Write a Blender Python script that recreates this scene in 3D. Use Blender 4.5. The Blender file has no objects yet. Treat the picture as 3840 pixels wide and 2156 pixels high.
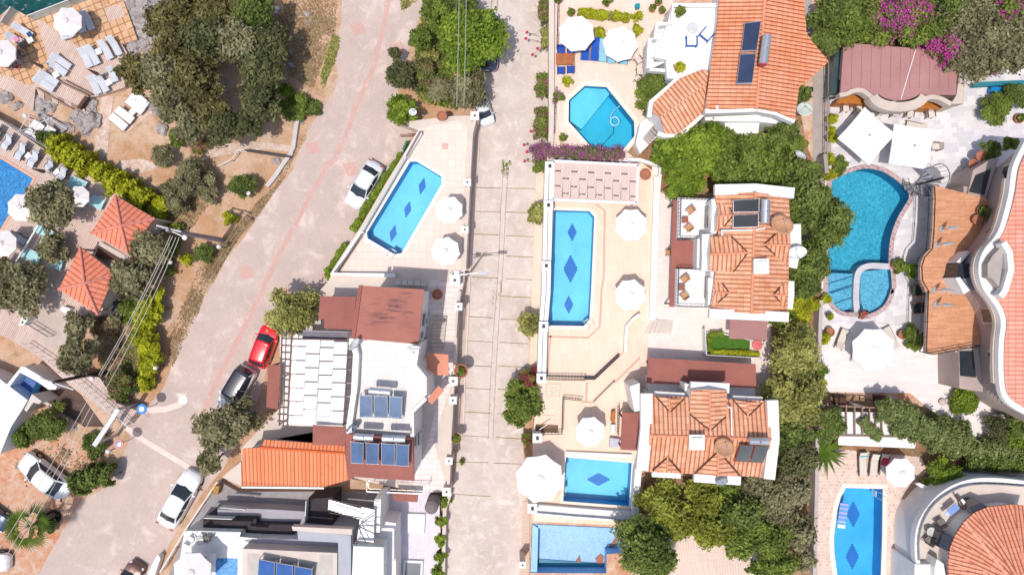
import bpy, bmesh, math, random
import numpy as np
from mathutils import Vector, Matrix
from mathutils.geometry import delaunay_2d_cdt
SC = bpy.context.scene
COL = SC.collection
R = math.radians
CAM_H, FPX = 60.0, 2600.0
cam_data = bpy.data.cameras.new('camera')
cam_data.sensor_width = 36.0
cam_data.lens = 36.0 * FPX / 3840.0
cam_data.clip_start = 0.5
cam_data.clip_end = 3000
cam = bpy.data.objects.new('camera', cam_data)
cam.location = (0, 0, CAM_H)
COL.objects.link(cam)
SC.camera = cam
SUN_EL, SHADOW_AZ = R(72.5), R(54)          # shadows fall towards SHADOW_AZ (from +x)
sun_az = SHADOW_AZ + math.pi              # where the sun stands
world = bpy.data.worlds.new('World')
SC.world = world
world.use_nodes = True
wn = world.node_tree
wn.nodes.clear()
sky = wn.nodes.new('ShaderNodeTexSky')
sky.sky_type = 'NISHITA'
sky.sun_disc = False
sky.sun_elevation = SUN_EL
sky.sun_rotation = (math.pi / 2 - sun_az) % (2 * math.pi)
sky.air_density = 1.0
sky.dust_density = 2.5
bg = wn.nodes.new('ShaderNodeBackground')
bg.inputs['Strength'].default_value = 0.15
wo = wn.nodes.new('ShaderNodeOutputWorld')
wn.links.new(sky.outputs[0], bg.inputs[0])
wn.links.new(bg.outputs[0], wo.inputs[0])
sd = bpy.data.lights.new('sun', 'SUN')
sd.energy = 3.25
sd.angle = R(0.5)
sd.color = (1.0, 0.945, 0.875)
sun = bpy.data.objects.new('sun', sd)
sun.location = (0, 0, 80)
d = Vector((math.cos(sun_az) * math.cos(SUN_EL), math.sin(sun_az) * math.cos(SUN_EL), math.sin(SUN_EL)))
sun.rotation_euler = d.to_track_quat('Z', 'Y').to_euler()
COL.objects.link(sun)
SC.view_settings.view_transform = 'Standard'
SC.view_settings.look = 'None'
SC.view_settings.exposure = -0.07
SC.view_settings.gamma = 1.0
SC.cycles.max_bounces = 6
SC.cycles.transparent_max_bounces = 12
SC.cycles.caustics_reflective = False
SC.cycles.caustics_refractive = False
TILE = {'A': (0, 0), 'B': (800, 0), 'C': (1600, 0), 'D': (2400, 0), 'E': (3040, 0), 'F': (0, 500), 'G': (800, 500),
  'H': (1600, 500), 'I': (2400, 600), 'J': (3040, 500), 'K': (0, 1000), 'L': (800, 1000), 'M': (1600, 1050),
  'N': (2400, 1150), 'O': (3040, 1050), 'P': (0, 1556), 'Q': (600, 1556), 'R': (1300, 1556), 'S': (1900, 1556),
  'U': (2400, 1556), 'V': (3040, 1556)}
def nat(t, x, y):
 if t == 'Z': return (x * 1.49126, y * 1.49126)
 o = TILE[t]
 return (o[0] + x / 2.41, o[1] + y / 2.41)
def W(p, z=0.0):
 k = (CAM_H - z) / FPX
 return Vector(((p[0] - 1920) * k, (1078 - p[1]) * k, z))
def at(t, x, y, z=0.0): return W(nat(t, x, y), z)
def PX(spec):
 """'Z 1 2 3 4 J 5 6' -> native pixel list; a letter switches tile"""
 out, t, buf = [], 'Z', []
 for tok in spec.split():
  if tok in TILE or tok == 'Z': t = tok; continue
  buf.append(float(tok))
  if len(buf) == 2:
   out.append(nat(t, *buf)); buf = []
 return out
def PW(spec, z=0.0): return [W(p, z) for p in PX(spec)]
def smooth_poly(pts, n=2, closed=True):
 for _ in range(n):
  new = []
  m = len(pts)
  for i in range(m if closed else m - 1):
   a, b = pts[i], pts[(i + 1) % m]
   new += [a * .75 + b * .25, a * .25 + b * .75]
  if not closed: new = [pts[0]] + new + [pts[-1]]
  pts = new
 return pts
MATS = {}
def nodes_of(m):
 m.use_nodes = True
 nt = m.node_tree
 return nt, nt.nodes, nt.links, nt.nodes['Principled BSDF']
def lin(c):
 """sRGB 0-255 triple -> linear"""
 o = []
 for v in c:
  v /= 255.0
  o.append(v / 12.92 if v <= .04045 else ((v + .055) / 1.055) ** 2.4)
 return o
def mixcol(nt, fac, a, b, mode='MIX'):
 n = nt.nodes.new('ShaderNodeMix')
 n.data_type = 'RGBA'; n.blend_type = mode
 for sock, v in ((0, fac), (6, a), (7, b)):
  if hasattr(v, 'is_output') or isinstance(v, bpy.types.NodeSocket): nt.links.new(v, n.inputs[sock])
  elif sock == 0: n.inputs[0].default_value = v
  else: n.inputs[sock].default_value = (*v, 1) if len(v) == 3 else v
 return n.outputs[2]
def noise(nt, vec, scale, detail=4, rough=.6, lo=.3, hi=.7, dist=0):
 n = nt.nodes.new('ShaderNodeTexNoise')
 n.inputs['Scale'].default_value = scale
 n.inputs['Detail'].default_value = detail
 n.inputs['Roughness'].default_value = rough
 n.inputs['Distortion'].default_value = dist
 nt.links.new(vec, n.inputs['Vector'])
 r = nt.nodes.new('ShaderNodeMapRange')
 r.inputs[1].default_value = lo; r.inputs[2].default_value = hi
 nt.links.new(n.outputs[0], r.inputs[0])
 return r.outputs[0]
def position(nt, rot=0.0, scale=(1, 1, 1)):
 g = nt.nodes.new('ShaderNodeNewGeometry')
 mp = nt.nodes.new('ShaderNodeMapping')
 mp.inputs['Rotation'].default_value = (0, 0, rot)
 mp.inputs['Scale'].default_value = scale
 nt.links.new(g.outputs['Position'], mp.inputs['Vector'])
 return mp.outputs[0]
def bump(nt, bs, height, strength, dist=.02):
 b = nt.nodes.new('ShaderNodeBump')
 b.inputs['Strength'].default_value = strength
 b.inputs['Distance'].default_value = dist
 nt.links.new(height, b.inputs['Height'])
 nt.links.new(b.outputs[0], bs.inputs['Normal'])
def plain(name, c, rough=.8, var=.12, scale=1.5, fine=14.0, metal=0.0, coat=0.0, b=.15, spec=.3):
 """base colour with large soft patches and fine grain"""
 if name in MATS: return MATS[name]
 m = bpy.data.materials.new(name)
 nt, N, L, bs = nodes_of(m)
 v = position(nt)
 c = list(c)
 dark = [x * (1 - var) for x in c]; light = [min(.92, x * (1 + var * .7)) for x in c]
 n1 = noise(nt, v, scale)
 n2 = noise(nt, v, fine, 3)
 col = mixcol(nt, n1, dark, light)
 col = mixcol(nt, n2, mixcol(nt, 1.0, col, (1 - var * .8,) * 3, 'MULTIPLY'), col)
 L.new(col, bs.inputs['Base Color'])
 bs.inputs['Roughness'].default_value = rough
 bs.inputs['Metallic'].default_value = metal
 bs.inputs['Coat Weight'].default_value = coat
 bs.inputs['Specular IOR Level'].default_value = spec
 if b: bump(nt, bs, n2, b)
 MATS[name] = m
 return m
def brick(name, c1, c2, mortar, bw, bh, ms=.02, rot=0.0, rough=.8, var=.15, offset=.5, bias=0.0, stain=None, scale=.35, lo=.5, hi=.75):
 if name in MATS: return MATS[name]
 m = bpy.data.materials.new(name)
 nt, N, L, bs = nodes_of(m)
 v = position(nt, rot)
 t = N.new('ShaderNodeTexBrick')
 t.inputs['Scale'].default_value = 1
 t.inputs['Brick Width'].default_value = bw
 t.inputs['Row Height'].default_value = bh
 t.inputs['Mortar Size'].default_value = ms
 t.inputs['Bias'].default_value = bias
 t.offset = offset
 t.inputs['Color1'].default_value = (*c1, 1); t.inputs['Color2'].default_value = (*c2, 1)
 t.inputs['Mortar'].default_value = (*mortar, 1)
 L.new(v, t.inputs['Vector'])
 w0 = position(nt)
 n1 = noise(nt, w0, scale, 6)
 n2 = noise(nt, w0, 9, 4)
 col = mixcol(nt, n1, mixcol(nt, 1.0, t.outputs[0], (1 - var,) * 3, 'MULTIPLY'), t.outputs[0])
 col = mixcol(nt, n2, mixcol(nt, 1.0, col, (1 - var * .7,) * 3, 'MULTIPLY'), col)
 if stain:
  n3 = noise(nt, w0, scale * 1.7, 8, .65, lo, hi, .4)
  col = mixcol(nt, n3, col, stain)
 L.new(col, bs.inputs['Base Color'])
 bs.inputs['Roughness'].default_value = rough
 bs.inputs['Specular IOR Level'].default_value = .25
 bump(nt, bs, t.outputs[1], -.3, .01)
 MATS[name] = m
 return m
def two_tone(name, a, b_, c_, s1=.12, s2=.7, lo1=.4, hi1=.6, lo2=.45, hi2=.62, rough=.95, bmp=.5, grain=.72):
 """ground: three colours broken by noise of two sizes"""
 if name in MATS: return MATS[name]
 m = bpy.data.materials.new(name)
 nt, N, L, bs = nodes_of(m)
 v = position(nt)
 n1 = noise(nt, v, s1, 7, .65, lo1, hi1, .3)
 n2 = noise(nt, v, s2, 8, .7, lo2, hi2, .5)
 n3 = noise(nt, v, 6, 5, .7, .3, .7)
 col = mixcol(nt, n1, a, b_)
 col = mixcol(nt, n2, col, c_)
 col = mixcol(nt, n3, mixcol(nt, 1.0, col, (grain,) * 3, 'MULTIPLY'), col)
 L.new(col, bs.inputs['Base Color'])
 bs.inputs['Roughness'].default_value = rough
 bs.inputs['Specular IOR Level'].default_value = .1
 bump(nt, bs, n3, bmp, .06)
 MATS[name] = m
 return m
def rooftile(name, c1, c2, light, pitch=.24, row=.38, ridge_w=.45, stain=.5, dk=.34, rowk=.28):
 """barrel tiles: u runs along the eave, v down the slope (uv in metres)"""
 if name in MATS: return MATS[name]
 m = bpy.data.materials.new(name)
 nt, N, L, bs = nodes_of(m)
 uv = N.new('ShaderNodeUVMap')
 sep = N.new('ShaderNodeSeparateXYZ')
 L.new(uv.outputs[0], sep.inputs[0])
 def math_(op, a, b2=None):
  n = N.new('ShaderNodeMath'); n.operation = op
  for i, q in enumerate((a, b2)):
   if q is None: continue
   if isinstance(q, (int, float)): n.inputs[i].default_value = q
   else: L.new(q, n.inputs[i])
  return n.outputs[0]
 s = math_('SINE', math_('MULTIPLY', sep.outputs[0], 2 * math.pi / pitch))
 s01 = math_('ADD', math_('MULTIPLY', s, .5), .5)
 fr = math_('FRACT', math_('DIVIDE', sep.outputs[1], row))
 edge = math_('LESS_THAN', fr, .16)
 cu = math_('FLOOR', math_('DIVIDE', sep.outputs[0], pitch)); cv = math_('FLOOR', math_('DIVIDE', sep.outputs[1], row))
 cb = N.new('ShaderNodeCombineXYZ'); L.new(cu, cb.inputs[0]); L.new(cv, cb.inputs[1])
 wnz = N.new('ShaderNodeTexWhiteNoise'); wnz.noise_dimensions = '2D'; L.new(cb.outputs[0], wnz.inputs['Vector'])
 col = mixcol(nt, wnz.outputs[0], c1, c2)
 pos = position(nt)
 col = mixcol(nt, math_('MULTIPLY', noise(nt, pos, .5, 7, .65, .42, .8), stain), col, light)
 col = mixcol(nt, math_('MULTIPLY', noise(nt, pos, 1.6, 6, .7, .55, .8), .45), col, [x * .5 for x in c1])
 gap = N.new('ShaderNodeMapRange'); gap.inputs[1].default_value = .0; gap.inputs[2].default_value = ridge_w
 L.new(s01, gap.inputs[0])
 col = mixcol(nt, gap.outputs[0], mixcol(nt, 1.0, col, (dk, dk * .82, dk * .78), 'MULTIPLY'), col)
 col = mixcol(nt, math_('MULTIPLY', edge, rowk), col, mixcol(nt, 1.0, col, (.4, .35, .35), 'MULTIPLY'))
 L.new(col, bs.inputs['Base Color'])
 bs.inputs['Roughness'].default_value = .85
 bs.inputs['Specular IOR Level'].default_value = .2
 bump(nt, bs, math_('ADD', s01, math_('MULTIPLY', fr, .3)), .55, .05)
 MATS[name] = m
 return m
def glassy(name, c, rough=.08, spec=.6, metal=0.0):
 if name in MATS: return MATS[name]
 m = bpy.data.materials.new(name)
 nt, N, L, bs = nodes_of(m)
 n1 = noise(nt, position(nt), .8, 3)
 L.new(mixcol(nt, n1, [x * .8 for x in c], [x * 1.2 for x in c]), bs.inputs['Base Color'])
 bs.inputs['Roughness'].default_value = rough
 bs.inputs['Specular IOR Level'].default_value = spec
 bs.inputs['Metallic'].default_value = metal
 MATS[name] = m
 return m
def leaf(name, dark, mid, light, rough=.6, scale=.9):
 if name in MATS: return MATS[name]
 m = bpy.data.materials.new(name)
 nt, N, L, bs = nodes_of(m)
 at_ = N.new('ShaderNodeAttribute'); at_.attribute_name = 'tint'
 n1 = noise(nt, position(nt), scale, 4, .6, .35, .65)
 col = mixcol(nt, at_.outputs['Fac'], dark, light)
 col = mixcol(nt, .4, col, mixcol(nt, n1, dark, mid))
 L.new(col, bs.inputs['Base Color'])
 bs.inputs['Roughness'].default_value = rough
 bs.inputs['Specular IOR Level'].default_value = .25
 tr = N.new('ShaderNodeBsdfTranslucent')
 L.new(col, tr.inputs[0])
 mx = N.new('ShaderNodeMixShader'); mx.inputs[0].default_value = .36
 L.new(bs.outputs[0], mx.inputs[1]); L.new(tr.outputs[0], mx.inputs[2])
 L.new(mx.outputs[0], N['Material Output'].inputs[0])
 MATS[name] = m
 return m
def water(name, tint, wave=3.0, strength=.12, sharp=.04):
 """clear water: tinted see-through sheet with a rippled gloss"""
 if name in MATS: return MATS[name]
 m = bpy.data.materials.new(name)
 nt, N, L, bs = nodes_of(m)
 N.remove(bs)
 tr = N.new('ShaderNodeBsdfTransparent'); tr.inputs[0].default_value = (*tint, 1)
 gl = N.new('ShaderNodeBsdfGlossy'); gl.inputs['Roughness'].default_value = sharp
 fr = N.new('ShaderNodeFresnel'); fr.inputs[0].default_value = 1.33
 b = N.new('ShaderNodeBump'); b.inputs['Strength'].default_value = strength; b.inputs['Distance'].default_value = .05
 v = position(nt)
 L.new(noise(nt, v, wave, 3, .6, .2, .8, 1.0), b.inputs['Height'])
 L.new(b.outputs[0], gl.inputs['Normal']); L.new(b.outputs[0], fr.inputs['Normal'])
 mx = N.new('ShaderNodeMixShader')
 L.new(fr.outputs[0], mx.inputs[0]); L.new(tr.outputs[0], mx.inputs[1]); L.new(gl.outputs[0], mx.inputs[2])
 L.new(mx.outputs[0], N['Material Output'].inputs[0])
 MATS[name] = m
 return m
def pooltile(name, c, grid=.25, light=None, sparkle=0.0):
 """mosaic pool lining; sparkle > 0 mixes in a speckled mosaic"""
 if name in MATS: return MATS[name]
 m = bpy.data.materials.new(name)
 nt, N, L, bs = nodes_of(m)
 t = N.new('ShaderNodeTexBrick'); t.offset = 0
 t.inputs['Scale'].default_value = 1; t.inputs['Brick Width'].default_value = grid; t.inputs['Row Height'].default_value = grid
 t.inputs['Mortar Size'].default_value = .02
 t.inputs['Color1'].default_value = (*c, 1); t.inputs['Color2'].default_value = (*[x * .93 for x in c], 1)
 t.inputs['Mortar'].default_value = (*[x * .85 for x in c], 1)
 v = position(nt)
 L.new(v, t.inputs['Vector'])
 col = mixcol(nt, noise(nt, v, .5, 4), t.outputs[0], [min(.95, x * 1.12 + .01) for x in c])
 if sparkle:
  n = noise(nt, v, 4.5, 5, .8, .42, .62, 1.5)
  col = mixcol(nt, n, mixcol(nt, sparkle, col, [x * .55 for x in c]), mixcol(nt, sparkle * .8, col, light or (.8, .9, .95)))
 L.new(col, bs.inputs['Base Color'])
 bs.inputs['Roughness'].default_value = .5
 MATS[name] = m
 return m
white_wall = plain('white_render', (.80, .78, .76), .8, .06, .6)
white_top = plain('white_terrace_paint', (.80, .78, .77), .7, .08, .8)
cloth = plain('umbrella_cloth', (.80, .79, .78), .85, .03, .8, 6, b=.05)
cloth_beige = plain('beige_umbrella_cloth', (.76, .71, .69), .85, .04, .8, 6, b=.05)
mattress = plain('grey_white_mattress', (.56, .58, .64), .85, .06, 1.2)
mattress_white = plain('white_mattress', (.78, .77, .77), .8, .04, 1.2)
plastic_white = plain('white_plastic', (.80, .80, .80), .4, .03, 2)
metal_grey = plain('grey_metal', (.42, .42, .44), .4, .1, 3, metal=.6)
metal_dark = plain('dark_metal', (.045, .035, .04), .5, .1, 3, metal=.3)
metal_white = plain('white_metal', (.75, .75, .76), .4, .04, 3)
wood_dark = plain('dark_wood', (.10, .045, .03), .6, .25, 6)
wood_orange = plain('orange_wood', (.50, .17, .03), .5, .25, 4)
wood_mid = plain('weathered_wood', (.34, .22, .16), .8, .2, 5)
beige = plain('beige_stone', (.60, .50, .43), .85, .1, .8)
beige_light = plain('light_beige_render', (.66, .57, .51), .85, .08, .8)
facade = plain('pink_beige_render', (.44, .35, .32), .85, .1, .7)
concrete = plain('concrete', (.42, .36, .34), .9, .15, .8)
rust_roof = plain('red_brown_roof_sheet', (.34, .125, .10), .8, .14, .5, 7)
rust_dull = plain('dull_red_roof_sheet', (.42, .215, .205), .85, .12, .4, 7)
terracotta = plain('terracotta', (.42, .17, .10), .8, .15, 3)
soil = two_tone('red_soil', (.34, .16, .09), (.42, .24, .15), (.25, .12, .07), .5, 2)
panel_blue = glassy('solar_glass', (.03, .045, .10), .12, .9)
panel_light = glassy('pale_solar_glass', (.10, .16, .27), .16, 1.0)
glass_dark = glassy('dark_glass', (.03, .035, .045), .08, .8)
glass_pale = glassy('pale_green_glass', (.45, .55, .55), .1, .8)
chrome = plain('steel_tank', (.62, .64, .68), .3, .1, 2, metal=.7)
tile_white = brick('white_terrace_tile', (.80, .76, .73), (.76, .72, .69), (.62, .58, .56), .55, .55, .02, 0, .6, .06, 0)
roof_a = rooftile('terracotta_barrel_tile', lin((216, 146, 108)), lin((232, 174, 140)), lin((238, 200, 178)), .34, .5, .5, .45, .46, .14)
roof_orange = rooftile('orange_barrel_tile', lin((222, 142, 112)), lin((232, 158, 128)), lin((240, 188, 166)), .30, .45, stain=.35)
roof_top = rooftile('pale_orange_tile', lin((228, 140, 100)), lin((240, 160, 122)), lin((246, 200, 180)), .30, .45, stain=.4)
roof_kiosk = rooftile('red_ribbed_tile', lin((226, 132, 104)), lin((234, 146, 120)), lin((238, 170, 154)), .42, .5, .25, .2, .5, .15)
ridge_mat = plain('ridge_tile', lin((224, 152, 120)), .85, .15, 3)
trunk_mat = plain('bark', (.14, .10, .075), .95, .3, 5)
L_OLIVE = leaf('olive_leaves', (0.090, 0.084, 0.036), (0.305, 0.287, 0.140), (0.590, 0.555, 0.319))
L_SCRUB = leaf('scrub_leaves', (0.066, 0.056, 0.019), (0.244, 0.213, 0.073), (0.472, 0.413, 0.165))
L_VINE = leaf('vine_leaves', (0.072, 0.096, 0.026), (0.268, 0.329, 0.098), (0.496, 0.555, 0.212))
L_YG = leaf('yellowish_leaves', (0.084, 0.102, 0.012), (0.329, 0.366, 0.043), (0.614, 0.649, 0.118))
L_DARK = leaf('dark_green_leaves', (0.048, 0.082, 0.017), (0.183, 0.244, 0.049), (0.389, 0.460, 0.118))
L_PINE = leaf('pine_needles', (0.048, 0.060, 0.024), (0.159, 0.177, 0.067), (0.330, 0.330, 0.142))
L_MID = leaf('mid_green_leaves', (0.054, 0.090, 0.014), (0.207, 0.287, 0.043), (0.425, 0.519, 0.106))
L_BRIGHT = leaf('bright_green_leaves', (0.072, 0.132, 0.012), (0.256, 0.378, 0.037), (0.519, 0.649, 0.083))
L_LIME = leaf('yellow_green_leaves', (0.180, 0.198, 0.007), (0.567, 0.605, 0.023), (0.828, 0.828, 0.064))
L_GOLD = leaf('pale_yellow_green_leaves', (0.120, 0.120, 0.024), (0.464, 0.476, 0.110), (0.779, 0.755, 0.283))
F_PINK = leaf('pink_flowers', (.30, .07, .10), (.62, .22, .25), (.8, .42, .42))
F_MAG = leaf('magenta_flowers', (.60, .03, .38), (.80, .06, .52), (.90, .18, .68))
F_PURPLE = leaf('purple_flowers', (.30, .05, .22), (.58, .13, .42), (.75, .30, .58))
F_RED = leaf('crimson_flowers', (.35, .01, .06), (.65, .03, .14), (.8, .1, .25))
DRY = leaf('dry_grass_blades', (.34, .22, .12), (.52, .38, .22), (.7, .56, .36))
def tag(o, label=None, cat=None, group=None, kind=None):
 if label: o['label'] = label
 if cat: o['category'] = cat
 if group: o['group'] = group
 if kind: o['kind'] = kind
 return o
def mesh_data(name, V, F, mat, smooth=False, uvroof=False):
 me = bpy.data.meshes.new(name)
 me.from_pydata([tuple(v) for v in V], [], [tuple(f) for f in F])
 if isinstance(mat, (list, tuple)):
  for q in mat: me.materials.append(q)
 elif mat: me.materials.append(mat)
 if smooth: me.shade_smooth()
 if uvroof: roof_uv(me)
 me.update()
 return me
def roof_uv(me):
 uvl = me.uv_layers.new(name='UVMap')
 for p in me.polygons:
  n = p.normal
  u = Vector((-n.y, n.x, 0))
  if u.length < 1e-4: u = Vector((1, 0, 0))
  u.normalize()
  v = n.cross(u)
  for li in p.loop_indices:
   c = me.vertices[me.loops[li].vertex_index].co
   uvl.data[li].uv = (c.dot(u), -c.dot(v))
def base_of(o):
 b = Vector((0, 0, 0))
 while o is not None:
  b += o.location; o = o.parent
 return b
def obj(name, V, F, mat, parent=None, smooth=False, uvroof=False, bevel=0.0):
 """mesh object; V in world coordinates, parents are never rotated"""
 b = base_of(parent) if parent else Vector((0, 0, 0))
 me = mesh_data(name, [Vector(v) - b for v in V], F, mat, smooth, uvroof)
 o = bpy.data.objects.new(name, me)
 COL.objects.link(o)
 if parent: o.parent = parent
 if bevel:
  mo = o.modifiers.new('bevel', 'BEVEL'); mo.width = bevel; mo.segments = 2; mo.limit_method = 'ANGLE'
 return o
def thing(name, label, cat, loc, group=None):
 o = bpy.data.objects.new(name, None)
 o.empty_display_size = .2
 o.location = loc
 COL.objects.link(o)
 return tag(o, label, cat, group)
class MB:
 """mesh buffer in whatever frame the caller uses"""
 def __init__(s): s.V = []; s.F = []
 def add(s, V, F):
  k = len(s.V)
  s.V += [Vector(v) for v in V]
  s.F += [tuple(i + k for i in f) for f in F]
  return s
 def box(s, c, size, rz=0.0, rx=0.0, ry=0.0):
  sx, sy, sz = [q / 2 for q in size]
  M = Matrix.Rotation(rz, 3, 'Z') @ Matrix.Rotation(ry, 3, 'Y') @ Matrix.Rotation(rx, 3, 'X')
  V = [Vector(c) + M @ Vector((x * sx, y * sy, z * sz)) for x in (-1, 1) for y in (-1, 1) for z in (-1, 1)]
  return s.add(V, [(0, 1, 3, 2), (4, 6, 7, 5), (0, 4, 5, 1), (2, 3, 7, 6), (0, 2, 6, 4), (1, 5, 7, 3)])
 def beam(s, a, b, w, h=None):
  a, b = Vector(a), Vector(b); h = h or w
  d = b - a; L = d.length
  if L < 1e-6: return s
  d /= L
  side = Vector((-d.y, d.x, 0))
  if side.length < 1e-4: side = Vector((1, 0, 0))
  side.normalize(); up = side.cross(d) * -1
  V = []
  for q in (a, b):
   for i, j in ((-1, -1), (1, -1), (1, 1), (-1, 1)):
    V.append(q + side * (i * w / 2) + up * (j * h / 2))
  return s.add(V, [(0, 1, 2, 3), (7, 6, 5, 4), (0, 4, 5, 1), (1, 5, 6, 2), (2, 6, 7, 3), (3, 7, 4, 0)])
 def tube(s, a, b, r0, r1=None, n=8, cap=True):
  a, b = Vector(a), Vector(b); r1 = r0 if r1 is None else r1
  d = (b - a)
  if d.length < 1e-6: return s
  q = d.to_track_quat('Z', 'Y').to_matrix()
  V = []
  for c, r in ((a, r0), (b, r1)):
   for i in range(n):
    t = 2 * math.pi * i / n
    V.append(c + q @ Vector((math.cos(t) * r, math.sin(t) * r, 0)))
  F = [(i, (i + 1) % n, n + (i + 1) % n, n + i) for i in range(n)]
  if cap: F += [tuple(range(n - 1, -1, -1)), tuple(range(n, 2 * n))]
  return s.add(V, F)
 def ball(s, c, r, n=10, m=6, sz=1.0):
  V = [Vector(c) + Vector((0, 0, r * sz))]
  for j in range(1, m):
   p = math.pi * j / m
   for i in range(n):
    t = 2 * math.pi * i / n
    V.append(Vector(c) + Vector((r * math.sin(p) * math.cos(t), r * math.sin(p) * math.sin(t), r * sz * math.cos(p))))
  V.append(Vector(c) - Vector((0, 0, r * sz)))
  F = [(0, 1 + i, 1 + (i + 1) % n) for i in range(n)]
  for j in range(m - 2):
   for i in range(n):
    a0 = 1 + j * n; F.append((a0 + i, a0 + n + i, a0 + n + (i + 1) % n, a0 + (i + 1) % n))
  e = len(V) - 1; a0 = 1 + (m - 2) * n
  F += [(a0 + i, e, a0 + (i + 1) % n) for i in range(n)]
  return s.add(V, F)
 def lathe(s, c, prof, n=16):
  V = []; F = []
  for r, z in prof:
   for i in range(n):
    t = 2 * math.pi * i / n
    V.append(Vector(c) + Vector((r * math.cos(t), r * math.sin(t), z)))
  for j in range(len(prof) - 1):
   for i in range(n):
    F.append((j * n + i, j * n + (i + 1) % n, (j + 1) * n + (i + 1) % n, (j + 1) * n + i))
  return s.add(V, F)
 def prism(s, pts, z0, z1=None):
  """pts: world points whose z is the top (or z1); vertical sides down to z0"""
  n = len(pts)
  a = sum(pts[i].x * pts[(i + 1) % n].y - pts[(i + 1) % n].x * pts[i].y for i in range(n))
  if a < 0: pts = pts[::-1]
  top = [Vector((p.x, p.y, p.z if z1 is None else z1)) for p in pts]
  bot = [Vector((p.x, p.y, z0)) for p in pts]
  F = [tuple(range(n)), tuple(range(2 * n - 1, n - 1, -1))]
  F += [(n + i, n + (i + 1) % n, (i + 1) % n, i) for i in range(n)]
  return s.add(top + bot, F)
 def build(s, name, mat, parent=None, **k): return obj(name, s.V, s.F, mat, parent, **k)
 def data(s, name, mat, **k): return mesh_data(name, s.V, s.F, mat, **k)
def holes_fill(outer, holes, z):
 """triangulated flat region with holes"""
 loops = [outer] + holes
 co, edges = [], []
 for lp in loops:
  k = len(co); n = len(lp)
  co += [Vector((p.x, p.y)) for p in lp]
  edges += [(k + i, k + (i + 1) % n) for i in range(n)]
 v2, e2, f2, *_ = delaunay_2d_cdt(co, edges, [], 1, 1e-5)
 def inside(p, lp):
  c = False; n = len(lp)
  for i in range(n):
   a, b = lp[i], lp[(i + 1) % n]
   if (a.y > p.y) != (b.y > p.y) and p.x < (b.x - a.x) * (p.y - a.y) / (b.y - a.y) + a.x: c = not c
  return c
 F = []
 for f in f2:
  c = sum((v2[i] for i in f), Vector((0, 0))) / len(f)
  if inside(c, outer) and not any(inside(c, h) for h in holes):
   a, b, d_ = [v2[i] for i in f[:3]]
   F.append(tuple(f) if (b - a).cross(d_ - a) > 0 else tuple(reversed(f)))
 return [Vector((v.x, v.y, z)) for v in v2], F
def slab(name, spec, z, z0, mat, holes=(), parent=None, kind='structure', label=None, cat=None):
 """raised deck with openings: top at z, sides to z0; spec a pixel string read at height z"""
 outer = PW(spec, z) if isinstance(spec, str) else spec
 hs = [PW(h, z) if isinstance(h, str) else h for h in holes]
 V, F = holes_fill(outer, hs, z)
 for lp in [outer]:
  k = len(V); n = len(lp)
  V += [Vector((p.x, p.y, z)) for p in lp] + [Vector((p.x, p.y, z0)) for p in lp]
  a = sum(lp[i].x * lp[(i + 1) % n].y - lp[(i + 1) % n].x * lp[i].y for i in range(n))
  for i in range(n):
   j = (i + 1) % n
   q = (k + i, k + n + i, k + n + j, k + j)
   F.append(q if (a > 0) == (lp is outer) else q[::-1])
 o = obj(name, V, F, mat, parent)
 if kind and not parent: o['kind'] = kind
 return tag(o, label, cat)
def sheet(name, spec, z, mat, holes=(), parent=None, kind='structure', rd=0):
 outer = PW(spec, z) if isinstance(spec, str) else spec
 if rd: outer = smooth_poly(outer, rd)
 V, F = holes_fill(outer, [PW(h, z) if isinstance(h, str) else h for h in holes], z)
 o = obj(name, V, F, mat, parent)
 if kind and not parent: o['kind'] = kind
 return o
def strip(path, w, z=None):
 """ribbon polygon around an open path"""
 Lf, Rt = [], []
 for i, p in enumerate(path):
  a = path[max(0, i - 1)]; b = path[min(len(path) - 1, i + 1)]
  d = Vector((b.x - a.x, b.y - a.y, 0))
  if d.length < 1e-6: d = Vector((1, 0, 0))
  d.normalize(); s = Vector((-d.y, d.x, 0)) * (w / 2)
  zz = p.z if z is None else z
  Lf.append(Vector((p.x + s.x, p.y + s.y, zz))); Rt.append(Vector((p.x - s.x, p.y - s.y, zz)))
 return Lf, Rt
def wallmesh(path, w, z0, z1):
 mb = MB()
 Lf, Rt = strip(path, w)
 n = len(path)
 V = [Vector((p.x, p.y, z1)) for p in Lf] + [Vector((p.x, p.y, z1)) for p in Rt] + [Vector((p.x, p.y, z0)) for p in Lf] + [Vector((p.x, p.y, z0)) for p in Rt]
 F = []
 for i in range(n - 1):
  F += [(n + i, n + i + 1, i + 1, i), (i, i + 1, 2 * n + i + 1, 2 * n + i), (n + i + 1, n + i, 3 * n + i, 3 * n + i + 1)]
 F += [(0, 2 * n, 3 * n, n), (n - 1, 2 * n - 1, 4 * n - 1, 3 * n - 1)]
 return mb.add(V, F)
def wall(name, spec, w, z0, z1, mat, label=None, cat='wall', parent=None, group=None):
 path = PW(spec, z1) if isinstance(spec, str) else spec
 o = wallmesh(path, w, z0, z1).build(name, mat, parent)
 return tag(o, label, None if parent else cat, group)
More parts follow.
